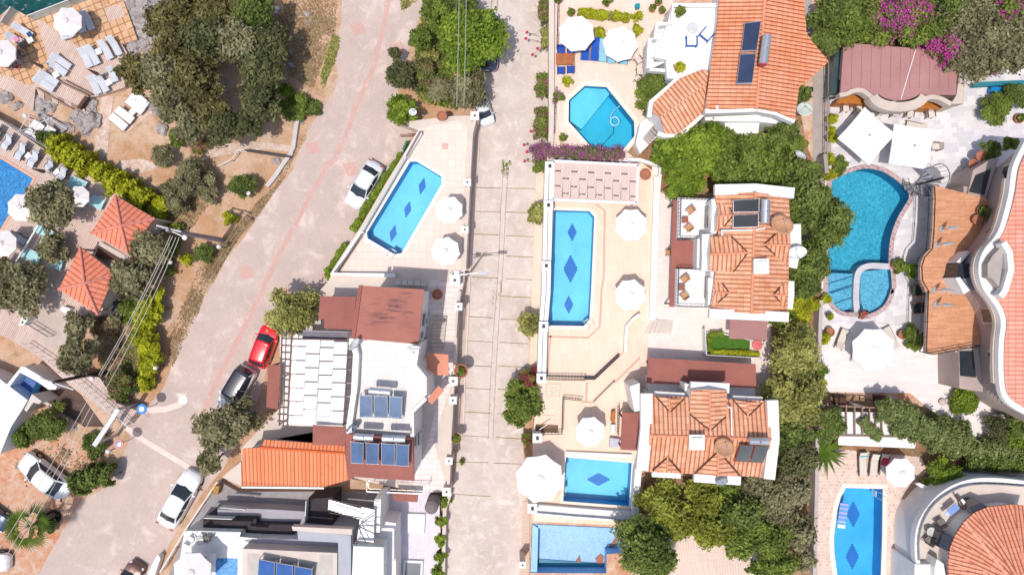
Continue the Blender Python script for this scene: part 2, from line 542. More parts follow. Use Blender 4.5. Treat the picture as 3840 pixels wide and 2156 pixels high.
def railing(name, spec, z0, h, mat, label, parent=None, step=.5, group=None, th=.04, glass=None):
 """hand rail with posts; top read at z0+h"""
 path = PW(spec, z0 + h) if isinstance(spec, str) else spec
 if parent: t = parent
 else: t = thing(name, label, 'railing', (path[0].x, path[0].y, z0), group)
 m = MB(); pm = MB(); gm = MB(); posts = []
 for a, b in zip(path, path[1:]):
  m.beam(a, b, th * 1.3); m.beam(a - Vector((0, 0, h - .12)), b - Vector((0, 0, h - .12)), th * .8)
  L = (b - a).length; n = max(1, int(L / step))
  for i in range(n + 1):
   q = a.lerp(b, i / n)
   posts.append((Vector((q.x, q.y, z0)), Vector((q.x, q.y, z0 + h - th))))
  if glass:
   gm.beam(a - Vector((0, 0, h * .5)), b - Vector((0, 0, h * .5)), .015, h * .8)
 m.build('rail', mat, t)
 if len(posts) <= 40:
  for a, b in posts: MB().beam(a, b, th * .7).build('baluster', mat, t)
 else:
  for a, b in posts: pm.beam(a, b, th * .7)
  pm.build('baluster_row', mat, t)
 if glass: gm.build('glass_panel', glass, t)
 return t
rng = np.random.default_rng(7)
def leaves_mesh(name, centres, outward, size, mat, elong=1.6, flat=.5, tint=None):
 """one quad-shaped leaf clump per centre, tilted mostly to face outward/up"""
 n = len(centres)
 nrm = outward * (1 - flat) + rng.normal(size=(n, 3)) * .55
 nrm[:, 2] += flat
 nrm /= np.linalg.norm(nrm, axis=1)[:, None] + 1e-9
 r = rng.normal(size=(n, 3))
 u = np.cross(nrm, r); u /= np.linalg.norm(u, axis=1)[:, None] + 1e-9
 v = np.cross(nrm, u)
 s = size * rng.uniform(.6, 1.4, n)[:, None]
 L = s * elong * .5; Wd = s * .5
 V = np.empty((n, 4, 3))
 V[:, 0] = centres - u * L; V[:, 1] = centres - v * Wd + u * L * .1
 V[:, 2] = centres + u * L; V[:, 3] = centres + v * Wd + u * L * .1
 me = bpy.data.meshes.new(name)
 me.vertices.add(n * 4); me.loops.add(n * 4); me.polygons.add(n)
 me.vertices.foreach_set('co', V.reshape(-1))
 me.loops.foreach_set('vertex_index', np.arange(n * 4, dtype=np.int32))
 me.polygons.foreach_set('loop_start', np.arange(0, n * 4, 4, dtype=np.int32))
 me.update(calc_edges=True)
 t = rng.uniform(0, 1, n) if tint is None else np.clip(tint, 0, 1)
 a = me.attributes.new('tint', 'FLOAT', 'POINT')
 a.data.foreach_set('value', np.repeat(t, 4).astype(np.float32))
 me.materials.append(mat)
 return me
def crown_points(R_, H_, n, lobes=11, rough=.45, cz=0.0, hollow=.55, lobe_r=.33, spread=.74):
 """points on and in overlapping lobes: uneven outline with gaps"""
 lobes = int(lobes * .5 + 5 + R_ * 3.5)
 gold = np.arange(lobes) * 2.39996 + rng.uniform(-.5, .5, lobes)
 rr = np.sqrt((np.arange(lobes) + .5) / lobes) * spread * rng.uniform(.82, 1.12, lobes)
 ph = rng.uniform(.35, 1.0, lobes)
 LC = np.stack([np.cos(gold) * rr * R_, np.sin(gold) * rr * R_, (ph * .62 - rr * .55) * H_], 1)
 LR = R_ * rng.uniform(lobe_r * .6, lobe_r * 1.15, lobes) * (1.15 - .3 * rr)
 lt = rng.uniform(-.32, .32, lobes)
 w = LR ** 2; idx = rng.choice(lobes, n, p=w / w.sum())
 dirs = rng.normal(size=(n, 3)); dirs /= np.linalg.norm(dirs, axis=1)[:, None]
 dirs[:, 2] = np.where(dirs[:, 2] < -.35, -dirs[:, 2], dirs[:, 2])
 rad = LR[idx] * (hollow + (1 - hollow) * rng.uniform(0, 1, n) ** .6) * (1 + rng.normal(size=n) * rough * .3)
 k = rng.integers(3, 8)
 wob = 1 + .2 * np.sin(dirs[:, 0] * k * 2 + idx) * np.sin(dirs[:, 1] * k * 2.3 + idx * 2)
 out = rng.random(n) < .12; rad = np.where(out, LR[idx] * rng.uniform(1, 1.45, n), rad)
 P = LC[idx] + dirs * (rad * wob)[:, None] * np.array([1, 1, .75])
 P[:, 2] += cz
 return P, dirs, .5 + lt[idx] + rng.normal(size=n) * .2
def trunk_parts(root, h, r, spread, loc_top, n=5, seed=0):
 rd = random.Random(seed)
 m = MB()
 lean = Vector((rd.uniform(-.3, .3), rd.uniform(-.3, .3), 0))
 k = Vector((0, 0, 0)); segs = 4; prev = k; pr = r
 fork = h * .55
 for i in range(1, segs + 1):
  t = i / segs
  q = Vector((lean.x * t, lean.y * t, fork * t)); nr = r * (1 - .4 * t)
  m.tube(prev, q, pr, nr, 8); prev, pr = q, nr
 for i in range(n):
  a = 2 * math.pi * i / n + rd.uniform(-.4, .4)
  e = prev + Vector((math.cos(a) * spread * .5, math.sin(a) * spread * .5, (h - fork) * rd.uniform(.5, .9)))
  m.tube(prev, e, pr * .6, pr * .3, 6)
  e2 = e + Vector((math.cos(a + .5) * spread * .25, math.sin(a + .5) * spread * .25, (h - fork) * .3))
  m.tube(e, e2, pr * .3, pr * .1, 5)
 V = [v + root.location for v in m.V]
 obj('trunk', V, m.F, trunk_mat, root)
def tree(px, r, h, mat, label, name='broadleaf_tree', cat='tree', z0=0.0, leafsize=.22, dens=1.0, lobes=12, ch=None,
   group=None, elong=1.5, flowers=None, fl_n=0, flat=.45, hollow=.55, spread=.74, lobe_r=.33, rs=.57):
 """px: ('tile', x, y) of the crown centre, r crown radius in metres, h top height above z0"""
 k_ = .6 if px[0] == 'Z' else rs
 r *= k_; h *= .86 if rs < .6 else .95; dens *= 1.25
 ch = (ch * .8) if ch else min(h * .75, r * 1.5)
 leafsize *= .72; elong = max(elong, 1.9)
 zc = z0 + h - ch * .5
 c = at(px[0], px[1], px[2], zc)
 root = thing(name, label, cat, (c.x, c.y, z0), group)
 n = int(dens * 620 * (r ** 2) * (.2 / leafsize) ** 2 * .9)
 n = max(120, min(n, 26000))
 P, D, T = crown_points(r, ch, n, lobes, cz=zc - z0 - ch * .12, hollow=hollow, spread=spread, lobe_r=lobe_r)
 me = leaves_mesh('crown', P, D, leafsize, mat, elong, flat, T)
 o = bpy.data.objects.new('crown', me); COL.objects.link(o); o.parent = root
 trunk_parts(root, zc - z0 + ch * .1, max(.05, r * .07), r, None, 5, int(abs(c.x * 7 + c.y * 13)))
 if flowers:
  k = rng.choice(len(P), min(fl_n, len(P)), replace=False)
  top = P[k] + D[k] * leafsize * .6
  cl = top[rng.choice(len(top), max(3, len(top) // 14))]
  Q = cl[rng.integers(0, len(cl), len(top))] + rng.normal(size=(len(top), 3)) * r * .12
  Q[:, 2] += .12
  me = leaves_mesh('blossom', Q, D[k], leafsize * .75, flowers, 1.1, .6)
  o = bpy.data.objects.new('blossom', me); COL.objects.link(o); o.parent = root
 return root
def shrub(px, r, h, mat, label, z0=0.0, name='shrub', cat='shrub', leafsize=.14, dens=1.3, lobes=7, **k):
 return tree(px, r, h, mat, label, name=name, cat=cat, z0=z0, leafsize=leafsize, dens=dens, lobes=lobes, ch=h * 1.1, rs=.68, **k)
def hedge(spec, w, h, mat, label, z0=0.0, name='hedge', leafsize=.16, dens=1.0, group=None, flowers=None, fl_n=0, upright=0.0, cat='hedge', bumpy=.18):
 path = PW(spec, z0 + h * .7); w *= .68; leafsize *= .7; dens *= 1.15
 root = thing(name, label, cat, (path[0].x, path[0].y, z0), group)
 pts = []; L = 0
 for a, b in zip(path, path[1:]):
  l = (b - a).length; L += l
  n = int(dens * 520 * l * (w + h * .6) * (.2 / leafsize) ** 2 * .55)
  t = rng.uniform(0, 1, n)
  d = (b - a).normalized(); s = Vector((-d.y, d.x, 0))
  th = rng.uniform(-.35, np.pi + .35, n)
  k = 1 + bumpy * np.sin(t * l * 3.1 + a.x) + bumpy * .8 * np.sin(t * l * 7.7) + rng.normal(size=n) * .12
  rad = rng.uniform(.6, 1, n) ** .5 * k
  off = np.cos(th) * rad * w / 2; zz = np.clip(np.sin(th), -.3, 1) * rad * h * .5 + h * .45
  X = a.x + (b.x - a.x) * t + s.x * off - root.location.x; Y = a.y + (b.y - a.y) * t + s.y * off - root.location.y
  D = np.stack([s.x * np.cos(th), s.y * np.cos(th), np.sin(th) + upright], 1)
  pts.append((np.stack([X, Y, zz], 1), D))
 P = np.concatenate([p[0] for p in pts]); D = np.concatenate([p[1] for p in pts])
 me = leaves_mesh('foliage', P, D, leafsize, mat, 1.5, .4)
 o = bpy.data.objects.new('foliage', me); COL.objects.link(o); o.parent = root
 for a, b in zip(path, path[1:]):
  for i in range(max(1, int((b - a).length / 2)) + 1):
   q = a.lerp(b, i / max(1, int((b - a).length / 2)))
   MB().tube((q.x, q.y, z0), (q.x, q.y, z0 + h * .6), .05, .03, 5).build('stem', trunk_mat, root)
 if flowers:
  k = rng.choice(len(P), min(fl_n, len(P)), replace=False)
  cl = P[k][rng.choice(len(k), max(3, len(k) // 10))]
  Q = cl[rng.integers(0, len(cl), len(k))] + rng.normal(size=(len(k), 3)) * .16; Q[:, 2] += .14
  me = leaves_mesh('blossom', Q, D[k], leafsize * .75, flowers, 1.1, .6)
  o = bpy.data.objects.new('blossom', me); COL.objects.link(o); o.parent = root
 return root
def spiky(px, r, h, mat, label, z0=0, n=26, name='agave', cat='plant', w=.16, droop=.35, trunk=0.0):
 """rosette of long blades (agave, banana, palm fan)"""
 c = at(px[0], px[1], px[2], z0 + h)
 root = thing(name, label, cat, (c.x, c.y, z0))
 rd = random.Random(int(c.x * 31 + c.y)); m = MB()
 z = trunk if trunk else .1
 for i in range(n):
  a = 2 * math.pi * i / n * 2.4 + rd.uniform(-.2, .2); el = rd.uniform(.1, 1.1)
  L = r * rd.uniform(.75, 1.1); d = Vector((math.cos(a), math.sin(a), 0)); s = Vector((-d.y, d.x, 0))
  prev = None
  for k in range(5):
   t = k / 4
   p = Vector((0, 0, z)) + d * (L * t * math.cos(el * (1 - t))) + Vector((0, 0, (h - z) * math.sin(el) * t - droop * h * t * t))
   ww = w * (1 - t) * (.5 + 1.6 * min(t, .3)) * 1.4 + .004
   cur = (p - s * ww, p + Vector((0, 0, .02)), p + s * ww)
   if prev:
    m.add([prev[0], prev[1], cur[1], cur[0], prev[2], cur[2]], [(0, 1, 2, 3), (1, 4, 5, 2)])
   prev = cur
 V = [v + root.location for v in m.V]
 obj('frond', V, m.F, mat, root)
 if trunk:
  t = MB(); t.tube(root.location, root.location + Vector((0, 0, trunk)), .22, .16, 10); t.build('trunk', trunk_mat, root)
 return root
def fan_palm(px, r, h, mat, label, z0=0, nf=16):
 c = at(px[0], px[1], px[2], z0 + h)
 root = thing('fan_palm', label, 'palm tree', (c.x, c.y, z0)); rd = random.Random(3)
 t = MB(); prev = Vector((0, 0, 0))
 for i in range(6):
  q = Vector((0, 0, h * .78 * (i + 1) / 6)); t.tube(prev + root.location, q + root.location, .24 - .02 * i, .22 - .02 * i, 10); prev = q
 t.build('trunk', trunk_mat, root)
 for f in range(nf):
  a = f * 2.4 + rd.uniform(-.2, .2); el = rd.uniform(-.15, .95)
  d = Vector((math.cos(a) * math.cos(el), math.sin(a) * math.cos(el), math.sin(el)))
  tip = prev + d * r * .55; m = MB()
  m.beam(prev, tip, .035)
  s = Vector((-math.sin(a), math.cos(a), 0)); up = s.cross(d) * -1
  for k in range(17):
   b = (k / 16 - .5) * 3.9
   dd = d * math.cos(b) + s * math.sin(b); L = r * .5 * (1 - .12 * abs(b)) * rd.uniform(.85, 1.05)
   e = tip + dd * L + Vector((0, 0, -.25 * L)); w_ = s * math.cos(b) * .05 - d * math.sin(b) * .05; mid = tip + dd * L * .5
   m.add([tip, mid + w_, e, mid - w_], [(0, 1, 2, 3)])
  obj('frond', [v + root.location for v in m.V], m.F, mat, root)
 return root
def pot_plant(px, z, label, mat=None, r=.28, h=.35, pr=.45, potmat=None, name='potted_plant', plant=True, group=None, mesh_r=None):
 c = at(px[0], px[1], px[2], z + h)
 root = thing(name, label, 'plant pot' if not plant else 'potted plant', (c.x, c.y, z), group)
 m = MB(); m.lathe(root.location, [(r * .62, 0), (r * .95, h * .85), (r * 1.08, h * .87), (r * 1.08, h), (r * .86, h), (r * .8, h * .8), (0, h * .8)], 16)
 m.build('pot', potmat or terracotta, root)
 if plant:
  n = int(900 * pr ** 2) + 90
  P, D, T = crown_points(pr, pr * 1.3, n, 6, cz=h + pr * .4)
  me = leaves_mesh('foliage', P, D, .12, mat or L_MID, 1.5, .4, T)
  o = bpy.data.objects.new('foliage', me); COL.objects.link(o); o.parent = root
 return root
def grass_patch(name, spec, n, mat, z0=0.0, size=.16, h=.12, label=None):
 pl = PW(spec, z0); xs = [p.x for p in pl]; ys = [p.y for p in pl]
 def ins(x, y):
  c = False
  for i in range(len(pl)):
   a, b = pl[i], pl[(i + 1) % len(pl)]
   if (a.y > y) != (b.y > y) and x < (b.x - a.x) * (y - a.y) / (b.y - a.y) + a.x: c = not c
  return c
 pts = []
 cl = []
 while len(cl) < max(8, n // 60):
  x, y = rng.uniform(min(xs), max(xs)), rng.uniform(min(ys), max(ys))
  if ins(x, y): cl.append((x, y))
 tries = 0
 while len(pts) < n and tries < n * 6:
  tries += 1
  c = cl[rng.integers(0, len(cl))]; s = .22 + .5 * rng.random()
  x, y = c[0] + rng.normal() * s, c[1] + rng.normal() * s
  if ins(x, y): pts.append((x, y, z0 + rng.uniform(.02, h)))
 P = np.array(pts); D = np.tile(np.array([0, 0, 1.0]), (len(P), 1))
 me = leaves_mesh(name, P, D, size, mat, 2.0, .35)
 o = bpy.data.objects.new(name, me); COL.objects.link(o); o['kind'] = 'stuff'
 return o
KIT = {}
def spawn(kind, name, label, cat, loc, rz=0.0, scale=1.0, group=None, mats=None):
 """KIT[kind] = list of (part name, mesh data, parent index or None); mats swaps a part's material"""
 root = bpy.data.objects.new(name, None); root.empty_display_size = .2
 root.location = loc; root.rotation_euler = (0, 0, rz)
 root.scale = scale if isinstance(scale, (tuple, list)) else (scale,) * 3
 COL.objects.link(root); tag(root, label, cat, group)
 made = []
 for i, (pn, me, par) in enumerate(KIT[kind]):
  if mats and pn in mats:
   key = (id(me), mats[pn].name)
   if key not in KIT:
    m2 = me.copy(); m2.materials.clear(); m2.materials.append(mats[pn]); KIT[key] = m2
   me = KIT[key]
  o = bpy.data.objects.new(pn, me); COL.objects.link(o)
  o.parent = root if par is None else made[par]
  if pn in ('roof_panel', 'bonnet'):
   pass
  made.append(o)
 return root
def make_umbrella(kind, n, r, rim, peak, clothmat, vent=True, valance=.12, pole=.03, bow=.03):
 m = MB(); ring = []; V = [Vector((0, 0, peak))]; F = []
 sub = 4
 for j in range(1, sub + 1):
  t = j / sub
  for i in range(n * 2):
   a = 2 * math.pi * (i / (n * 2)) + math.pi / n
   rr = r * t
   if i % 2: rr *= math.cos(math.pi / n) * (1 - .035 * t)
   z = peak + (rim - peak) * (t ** 1.15) - (bow * 2 * t * (1 - t) if i % 2 else 0) - (.0 if i % 2 == 0 else .02 * t)
   V.append(Vector((math.cos(a) * rr, math.sin(a) * rr, z)))
 N = n * 2
 for i in range(N): F.append((0, 1 + i, 1 + (i + 1) % N))
 for j in range(sub - 1):
  for i in range(N):
   a0 = 1 + j * N; F.append((a0 + i, a0 + N + i, a0 + N + (i + 1) % N, a0 + (i + 1) % N))
 if valance:
  k = len(V); a0 = 1 + (sub - 1) * N
  V += [V[a0 + i] - Vector((0, 0, valance)) for i in range(N)]
  for i in range(N): F.append((a0 + i, k + i, k + (i + 1) % N, a0 + (i + 1) % N))
 parts = [('canopy', mesh_data('canopy', V, F, clothmat), None)]
 if vent:
  mv = MB(); vr = r * .2
  mv.lathe((0, 0, 0), [(0.0, peak + .13), (vr * .5, peak + .08), (vr, peak + .0)], n)
  parts.append(('vent', mv.data('vent', clothmat), 0))
 p = MB(); p.tube((0, 0, 0), (0, 0, peak + .16), pole, pole, 10); parts.append(('pole', p.data('pole', wood_mid if pole > .031 else metal_white), None))
 b = MB(); b.lathe((0, 0, 0), [(0, .09), (.30, .08), (.34, .0)], 16); parts.append(('base', b.data('base', concrete), None))
 q = MB()
 for i in range(n):
  a = 2 * math.pi * i / n + math.pi / n
  q.beam((0, 0, peak - .03), (math.cos(a) * r * .97, math.sin(a) * r * .97, rim - .02), .02)
  q.beam((0, 0, rim - .35), (math.cos(a) * r * .5, math.sin(a) * r * .5, (peak + rim) / 2 - .03), .015)
 parts.append(('rib', q.data('rib', metal_grey), None))
 KIT[kind] = parts
make_umbrella('umb8', 8, 1.5, 2.15, 2.48, cloth)
make_umbrella('umb8b', 8, 1.5, 2.15, 2.5, cloth_beige)
make_umbrella('umb4', 4, 1.5, 2.1, 2.42, cloth, vent=False, pole=.035)
def umbrella(px, rpx, label, z0=0.0, kind='umb8', rz=0.0, rimz=2.15, group='open sun umbrellas'):
 """rpx canopy radius in native pixels"""
 c = at(px[0], px[1], px[2], z0 + 2.3)
 r = rpx * 1.06 * (CAM_H - z0 - 2.2) / FPX
 s = r / 1.5
 return spawn(kind, 'sun_umbrella', label, 'umbrella', (c.x, c.y, z0), rz, (s, s, 1 if s < 1.25 else 1.15), group)
def make_furled(kind, mat, h=2.35):
 m = MB(); V = []; F = []; n = 16
 prof = [(.05, .95), (.17, 1.0), (.15, 1.25), (.12, 1.6), (.08, 2.0), (.04, h - .02), (.0, h + .05)]
 for r_, z in prof:
  for i in range(n):
   a = 2 * math.pi * i / n; q = r_ * (1 if i % 2 else .62)
   V.append(Vector((math.cos(a) * q, math.sin(a) * q, z)))
 for j in range(len(prof) - 1):
  for i in range(n): F.append((j * n + i, j * n + (i + 1) % n, (j + 1) * n + (i + 1) % n, (j + 1) * n + i))
 p = MB().tube((0, 0, 0), (0, 0, h + .1), .025, .025, 8); b = MB().lathe((0, 0, 0), [(0, .1), (.25, .08), (.28, 0)], 12)
 KIT[kind] = [('canopy', mesh_data('canopy', V, F, mat), None), ('pole', p.data('pole', wood_mid), None), ('base', b.data('base', concrete), None)]
make_furled('furl_b', plain('brown_canvas', (.26, .19, .16), .9)); make_furled('furl_w', cloth)
def make_lounger(kind, mat, frame, back=.38, w=.62, curved=False):
 L = 1.95; m = MB()
 z = .34
 prof = [(0.0, z + back), (.12, z + back * .93), (.62, z + .06), (.75, z + .02), (1.3, z), (L, z)]
 if curved: prof = [(0.0, z + back * .75), (.2, z + back), (.55, z + .18), (.9, z), (1.35, z + .14), (L, z + .02)]
 V = []; F = []
 for x, zz in prof:
  for y, dz in ((-w / 2, .03), (-w / 2 + .03, .07), (w / 2 - .03, .07), (w / 2, .03), (w / 2, 0), (-w / 2, 0)): V.append(Vector((x, y, zz + dz)))
 for j in range(len(prof) - 1):
  for i in range(6): F.append((j * 6 + i, (j + 1) * 6 + i, (j + 1) * 6 + (i + 1) % 6, j * 6 + (i + 1) % 6))
 F += [tuple(range(6)), tuple(range(len(V) - 1, len(V) - 7, -1))]
 fr = MB()
 for y in (-w / 2 - .02, w / 2 + .02):
  for a, b in zip(prof, prof[1:]): fr.beam((a[0], y, a[1] + .02), (b[0], y, b[1] + .02), .04, .07)
 fr.beam((0.02, -w / 2, prof[0][1]), (.02, w / 2, prof[0][1]), .04)
 lg = [MB().beam((x, y, 0), (x, y, z), .05) for x in (.55, 1.75) for y in (-w / 2 + .02, w / 2 - .02)]
 KIT[kind] = [('mattress', mesh_data('mattress', V, F, mat), None), ('frame', fr.data('frame', frame), None)] + [('leg', q.data('leg', frame), None) for q in lg]
make_lounger('lng_grey', mattress, plastic_white)
make_lounger('lng_curve', mattress, metal_dark, .42, .6, True)
make_lounger('lng_white', mattress_white, wood_mid, .22, .72)
make_lounger('lng_blue', plain('blue_mattress', (.015, .09, .48), .8, .1, 2), wood_mid, .2, .62)
make_lounger('lng_sky', plain('pale_blue_mattress', (.25, .55, .75), .8, .1, 2), wood_mid, .2, .62)
make_lounger('lng_aqua', plain('aqua_mattress', (.42, .70, .74), .8, .1, 2), metal_white, .2, .9)
def slat_lounger():
 L = 1.9; w = .62; m = MB(); z = .32
 for i in range(18):
  x = .62 + i * .072; m.box((x, 0, z), (.055, w, .03))
 for i in range(9):
  t = i / 8; m.box((.05 + t * .5, 0, z + .25 * (1 - t)), (.05, w, .03))
 f = MB()
 for y in (-w / 2 - .03, w / 2 + .03): f.beam((-.05, y, z - .03), (L + .05, y, z - .03), .05, .08)
 c = MB(); c.box((1.25, 0, z + .05), (1.25, w * .95, .07)); c.box((.32, 0, z + .17), (.62, w * .95, .07), ry=.42)
 for i in range(8): c.box((.7 + i * .15, 0, z + .09), (.02, w * .93, .02))
 KIT['lng_teak'] = [('slat', m.data('slat', wood_mid), None), ('cushion', c.data('cushion', plain('cream_cushion', (.66, .60, .54), .9, .05)), None), ('frame', f.data('frame', wood_dark), None)] + \
  [('leg', MB().beam((x, y, 0), (x, y, z), .05).data('leg', wood_dark), None) for x in (.4, 1.6) for y in (-w / 2, w / 2)]
slat_lounger()
def lounger(kind, t, hx, hy, fx, fy, label, z0=0.0, group=None, wide=1.0):
 """head pixel then foot pixel"""
 a = at(t, hx, hy, z0 + .4); b = at(t, fx, fy, z0 + .4); d = b - a
 s = d.length / 1.95
 return spawn(kind, 'sun_lounger', label, 'sun lounger', (a.x, a.y, z0), math.atan2(d.y, d.x), (s, wide, 1), group)
def make_table(kind, w, d, h, mat, legm, n=4, round_=False):
 if round_: t = MB().lathe((0, 0, 0), [(0, h), (w / 2, h), (w / 2, h - .03), (0, h - .03)], 24)
 else: t = MB().box((0, 0, h - .02), (w, d, .04))
 KIT[kind] = [('table_top', t.data('table_top', mat), None)] + [('leg', MB().beam((x, y, 0), (x, y, h - .04), .045).data('leg', legm), None)
     for x in (-w * .38, w * .38) for y in (-d * .38, d * .38)]
make_table('tab_white', .5, .5, .42, plastic_white, plastic_white)
make_table('tab_round', .9, .9, .74, plain('pale_marble', (.58, .56, .54), .4), metal_grey, round_=True)
make_table('tab_wood', 1.5, .95, .74, plain('orange_table_wood', (.42, .14, .05), .5, .2, 3), wood_mid)
make_table('tab_red', .55, .55, .5, rust_roof, metal_dark)
def table(kind, px, label, z0=0.0, rz=0.0, scale=1.0, group=None, h=.5):
 c = at(px[0], px[1], px[2], z0 + h)
 return spawn(kind, 'small_table', label, 'table', (c.x, c.y, z0), rz, scale, group)
def make_chair(kind, seatm, frm, arms=True, w=.5):
 s = MB().box((0, 0, .44), (w, w, .06)); b = MB().box((0, -w / 2, .68), (w, .05, .46), rx=.15)
 parts = [('seat', s.data('seat', seatm), None), ('backrest', b.data('backrest', seatm), None)]
 parts += [('leg', MB().beam((x, y, 0), (x, y, .44), .04).data('leg', frm), None) for x in (-w * .45, w * .45) for y in (-w * .45, w * .45)]
 if arms:
  for x in (-w * .5, w * .5): parts.append(('armrest', MB().beam((x, -w / 2, .64), (x, w / 2, .64), .05).data('armrest', frm), None))
 KIT[kind] = parts
make_chair('chair_cream', plain('cream_seat', (.66, .60, .54), .9, .05), wood_dark, True, .52)
make_chair('chair_wood', plain('honey_wood', (.52, .30, .16), .6, .2, 5), plain('honey_wood', (.52, .30, .16)), True, .5)
make_chair('chair_white', plastic_white, plastic_white, True, .5)
make_chair('chair_blue', plain('blue_cushion', (.015, .09, .48), .8, .1, 2), wood_dark, True, .62)
make_chair('chair_dark', plain('charcoal_cushion', (.05, .055, .05), .9), wood_orange, True, .8)
make_chair('chair_wire', plain('taupe_seat', (.2, .17, .16), .9), metal_dark, True, .5)
def chair(kind, px, label, z0=0.0, rz=0.0, scale=1.0, group=None, name='chair', cat='chair'):
 c = at(px[0], px[1], px[2], z0 + .5)
 return spawn(kind, name, label, cat, (c.x, c.y, z0), rz, scale, group)
tyre = plain('tyre_rubber', (.012, .012, .012), .9); rim_m = plain('alloy_rim', (.45, .45, .47), .35, .05, 3, metal=.7)
head_m = glassy('headlight_glass', (.55, .58, .6), .1, .9); tail_m = glassy('tail_light_glass', (.35, .02, .02), .15, .8)
black_trim = plain('black_trim', (.015, .015, .017), .5)
def make_car(kind, L=4.4, Wd=1.76, style='sedan', paint=None, roofm=None):
 hw = Wd / 2
 st = {'sedan': [(-.50, .60, .62, .66), (-.485, .80, .74, .80), (-.43, .93, .84, .94), (-.33, 1.0, .88, 1.00), (-.15, 1.0, .90, .97), (.10, 1.0, .88, .94), (.24, .99, .84, .93), (.36, .95, .78, .86), (.44, .86, .68, .75), (.485, .70, .58, .62), (.50, .50, .50, .52)],
   'hatch': [(-.50, .70, .72, .80), (-.485, .86, .86, .95), (-.43, .96, .92, 1.0), (-.33, 1.0, .94, 1.0), (-.15, 1.0, .94, .98), (.10, 1.0, .92, .96), (.24, .99, .88, .95), (.36, .95, .82, .88), (.44, .86, .70, .77), (.485, .70, .60, .64), (.50, .50, .50, .52)]}['hatch' if style != 'sedan' else 'sedan']
 V = []; F = []; n = 13
 for x, w, sh, dz in st:
  w *= hw
  ring = [(w * .80, .20), (w * .95, .24), (w, .42), (w * .985, .62 * sh + .1), (w * .93, sh), (w * .80, sh + (dz - sh) * .55), (0.0, dz)]
  pts = [(x * L, y, z) for y, z in ring] + [(x * L, -y, z) for y, z in ring[-2::-1]]
  V += [Vector(p) for p in pts]
 for j in range(len(st) - 1):
  for i in range(n - 1): F.append((j * n + i, j * n + i + 1, (j + 1) * n + i + 1, (j + 1) * n + i))
  F.append((j * n + n - 1, j * n, (j + 1) * n, (j + 1) * n + n - 1))
 F += [tuple(range(n - 1, -1, -1)), tuple(range(len(V) - n, len(V)))]
 bm = bmesh.new(); me = mesh_data('body', V, F, paint)
 bm.from_mesh(me)
 for _ in range(2): bmesh.ops.subdivide_edges(bm, edges=bm.edges[:], cuts=1, use_grid_fill=True, smooth=.6)
 bmesh.ops.recalc_face_normals(bm, faces=bm.faces[:]); bm.to_mesh(me); bm.free(); me.shade_smooth()
 H = {'sedan': 1.44, 'hatch': 1.50, 'suv': 1.72}[style]
 if style == 'sedan': wx, rf, rr, bx = .235, .075, -.235, -.36
 elif style == 'hatch': wx, rf, rr, bx = .24, .09, -.36, -.455
 else: wx, rf, rr, bx = .27, .15, -.42, -.485
 zb = .93
 bw = hw * .93; tw = hw * .74
 def cor(x, w, z): return [Vector((x * L, w, z)), Vector((x * L, -w, z))]
 A, B, C, D = cor(wx, bw * .90, zb - .04), cor(rf, tw, H - .06), cor(rr, tw, H - .08), cor(bx, bw * .86, zb + (.02 if style == 'sedan' else .06))
 midA = Vector((wx * L + .17, 0, zb - .03)); midB = Vector((rf * L + .09, 0, H - .03)); midC = Vector((rr * L - .06, 0, H - .05)); midD = Vector((bx * L - .10, 0, D[0].z))
 ws = mesh_data('windscreen', [A[0], midA, A[1], B[1], midB, B[0]], [(0, 1, 4, 5), (1, 2, 3, 4)], glass_dark, True)
 rw = mesh_data('rear_window', [D[0], midD, D[1], C[1], midC, C[0]], [(5, 4, 1, 0), (4, 3, 2, 1)], glass_dark, True)
 sides = []
 for s in (0, 1):
  a, b, c_, d_ = A[s], B[s], C[s], D[s]
  sgn = 1 if s == 0 else -1
  low1 = Vector((0.02 * L, sgn * bw, zb)); low2 = Vector((-.2 * L, sgn * bw, zb)); t1 = Vector((0, sgn * (tw + .03), H - .06));
  sides.append(mesh_data('side_window', [a, low1, low2, d_, c_, t1, b], [(0, 1, 5, 6), (1, 2, 4, 5), (2, 3, 4)], glass_dark, False))
 V = []; F = []; nx, ny = 9, 7
 for i in range(nx):
  t = i / (nx - 1); x = (rf * L + .09 * 1) * (1 - t) + (rr * L - .06) * t
  for j in range(ny):
   u = j / (ny - 1) * 2 - 1
   xb = x - (.09 * (1 - t) - .06 * t) * u * u
   z = H - .05 * u * u * 1.2 - .05 * (2 * t - 1) ** 2 + .02
   V.append(Vector((xb, u * (tw + .035), z)))
 for i in range(nx - 1):
  for j in range(ny - 1): F.append((i * ny + j, i * ny + j + 1, (i + 1) * ny + j + 1, (i + 1) * ny + j))
 k = len(V); V += [v - Vector((0, 0, .05)) for v in V]
 F += [(k + i * ny + j, k + (i + 1) * ny + j, k + (i + 1) * ny + j + 1, k + i * ny + j + 1) for i in range(nx - 1) for j in range(ny - 1)]
 for i in range(nx - 1):
  F += [(i * ny, (i + 1) * ny, k + (i + 1) * ny, k + i * ny), (i * ny + ny - 1, k + i * ny + ny - 1, k + (i + 1) * ny + ny - 1, (i + 1) * ny + ny - 1)]
 F += [tuple([j for j in range(ny)] + [k + j for j in range(ny - 1, -1, -1)]), tuple([(nx - 1) * ny + j for j in range(ny - 1, -1, -1)] + [k + (nx - 1) * ny + j for j in range(ny)])]
 roof = mesh_data('roof', V, F, roofm or paint, True)
 pil = MB()
 for s in (0, 1):
  pil.beam(A[s], B[s], .07, .05); pil.beam(C[s], D[s], .10, .06)
  sg = 1 if s == 0 else -1
  pil.beam(Vector((-.07 * L, sg * bw, zb)), Vector((-.09 * L, sg * (tw + .03), H - .07)), .07, .03)
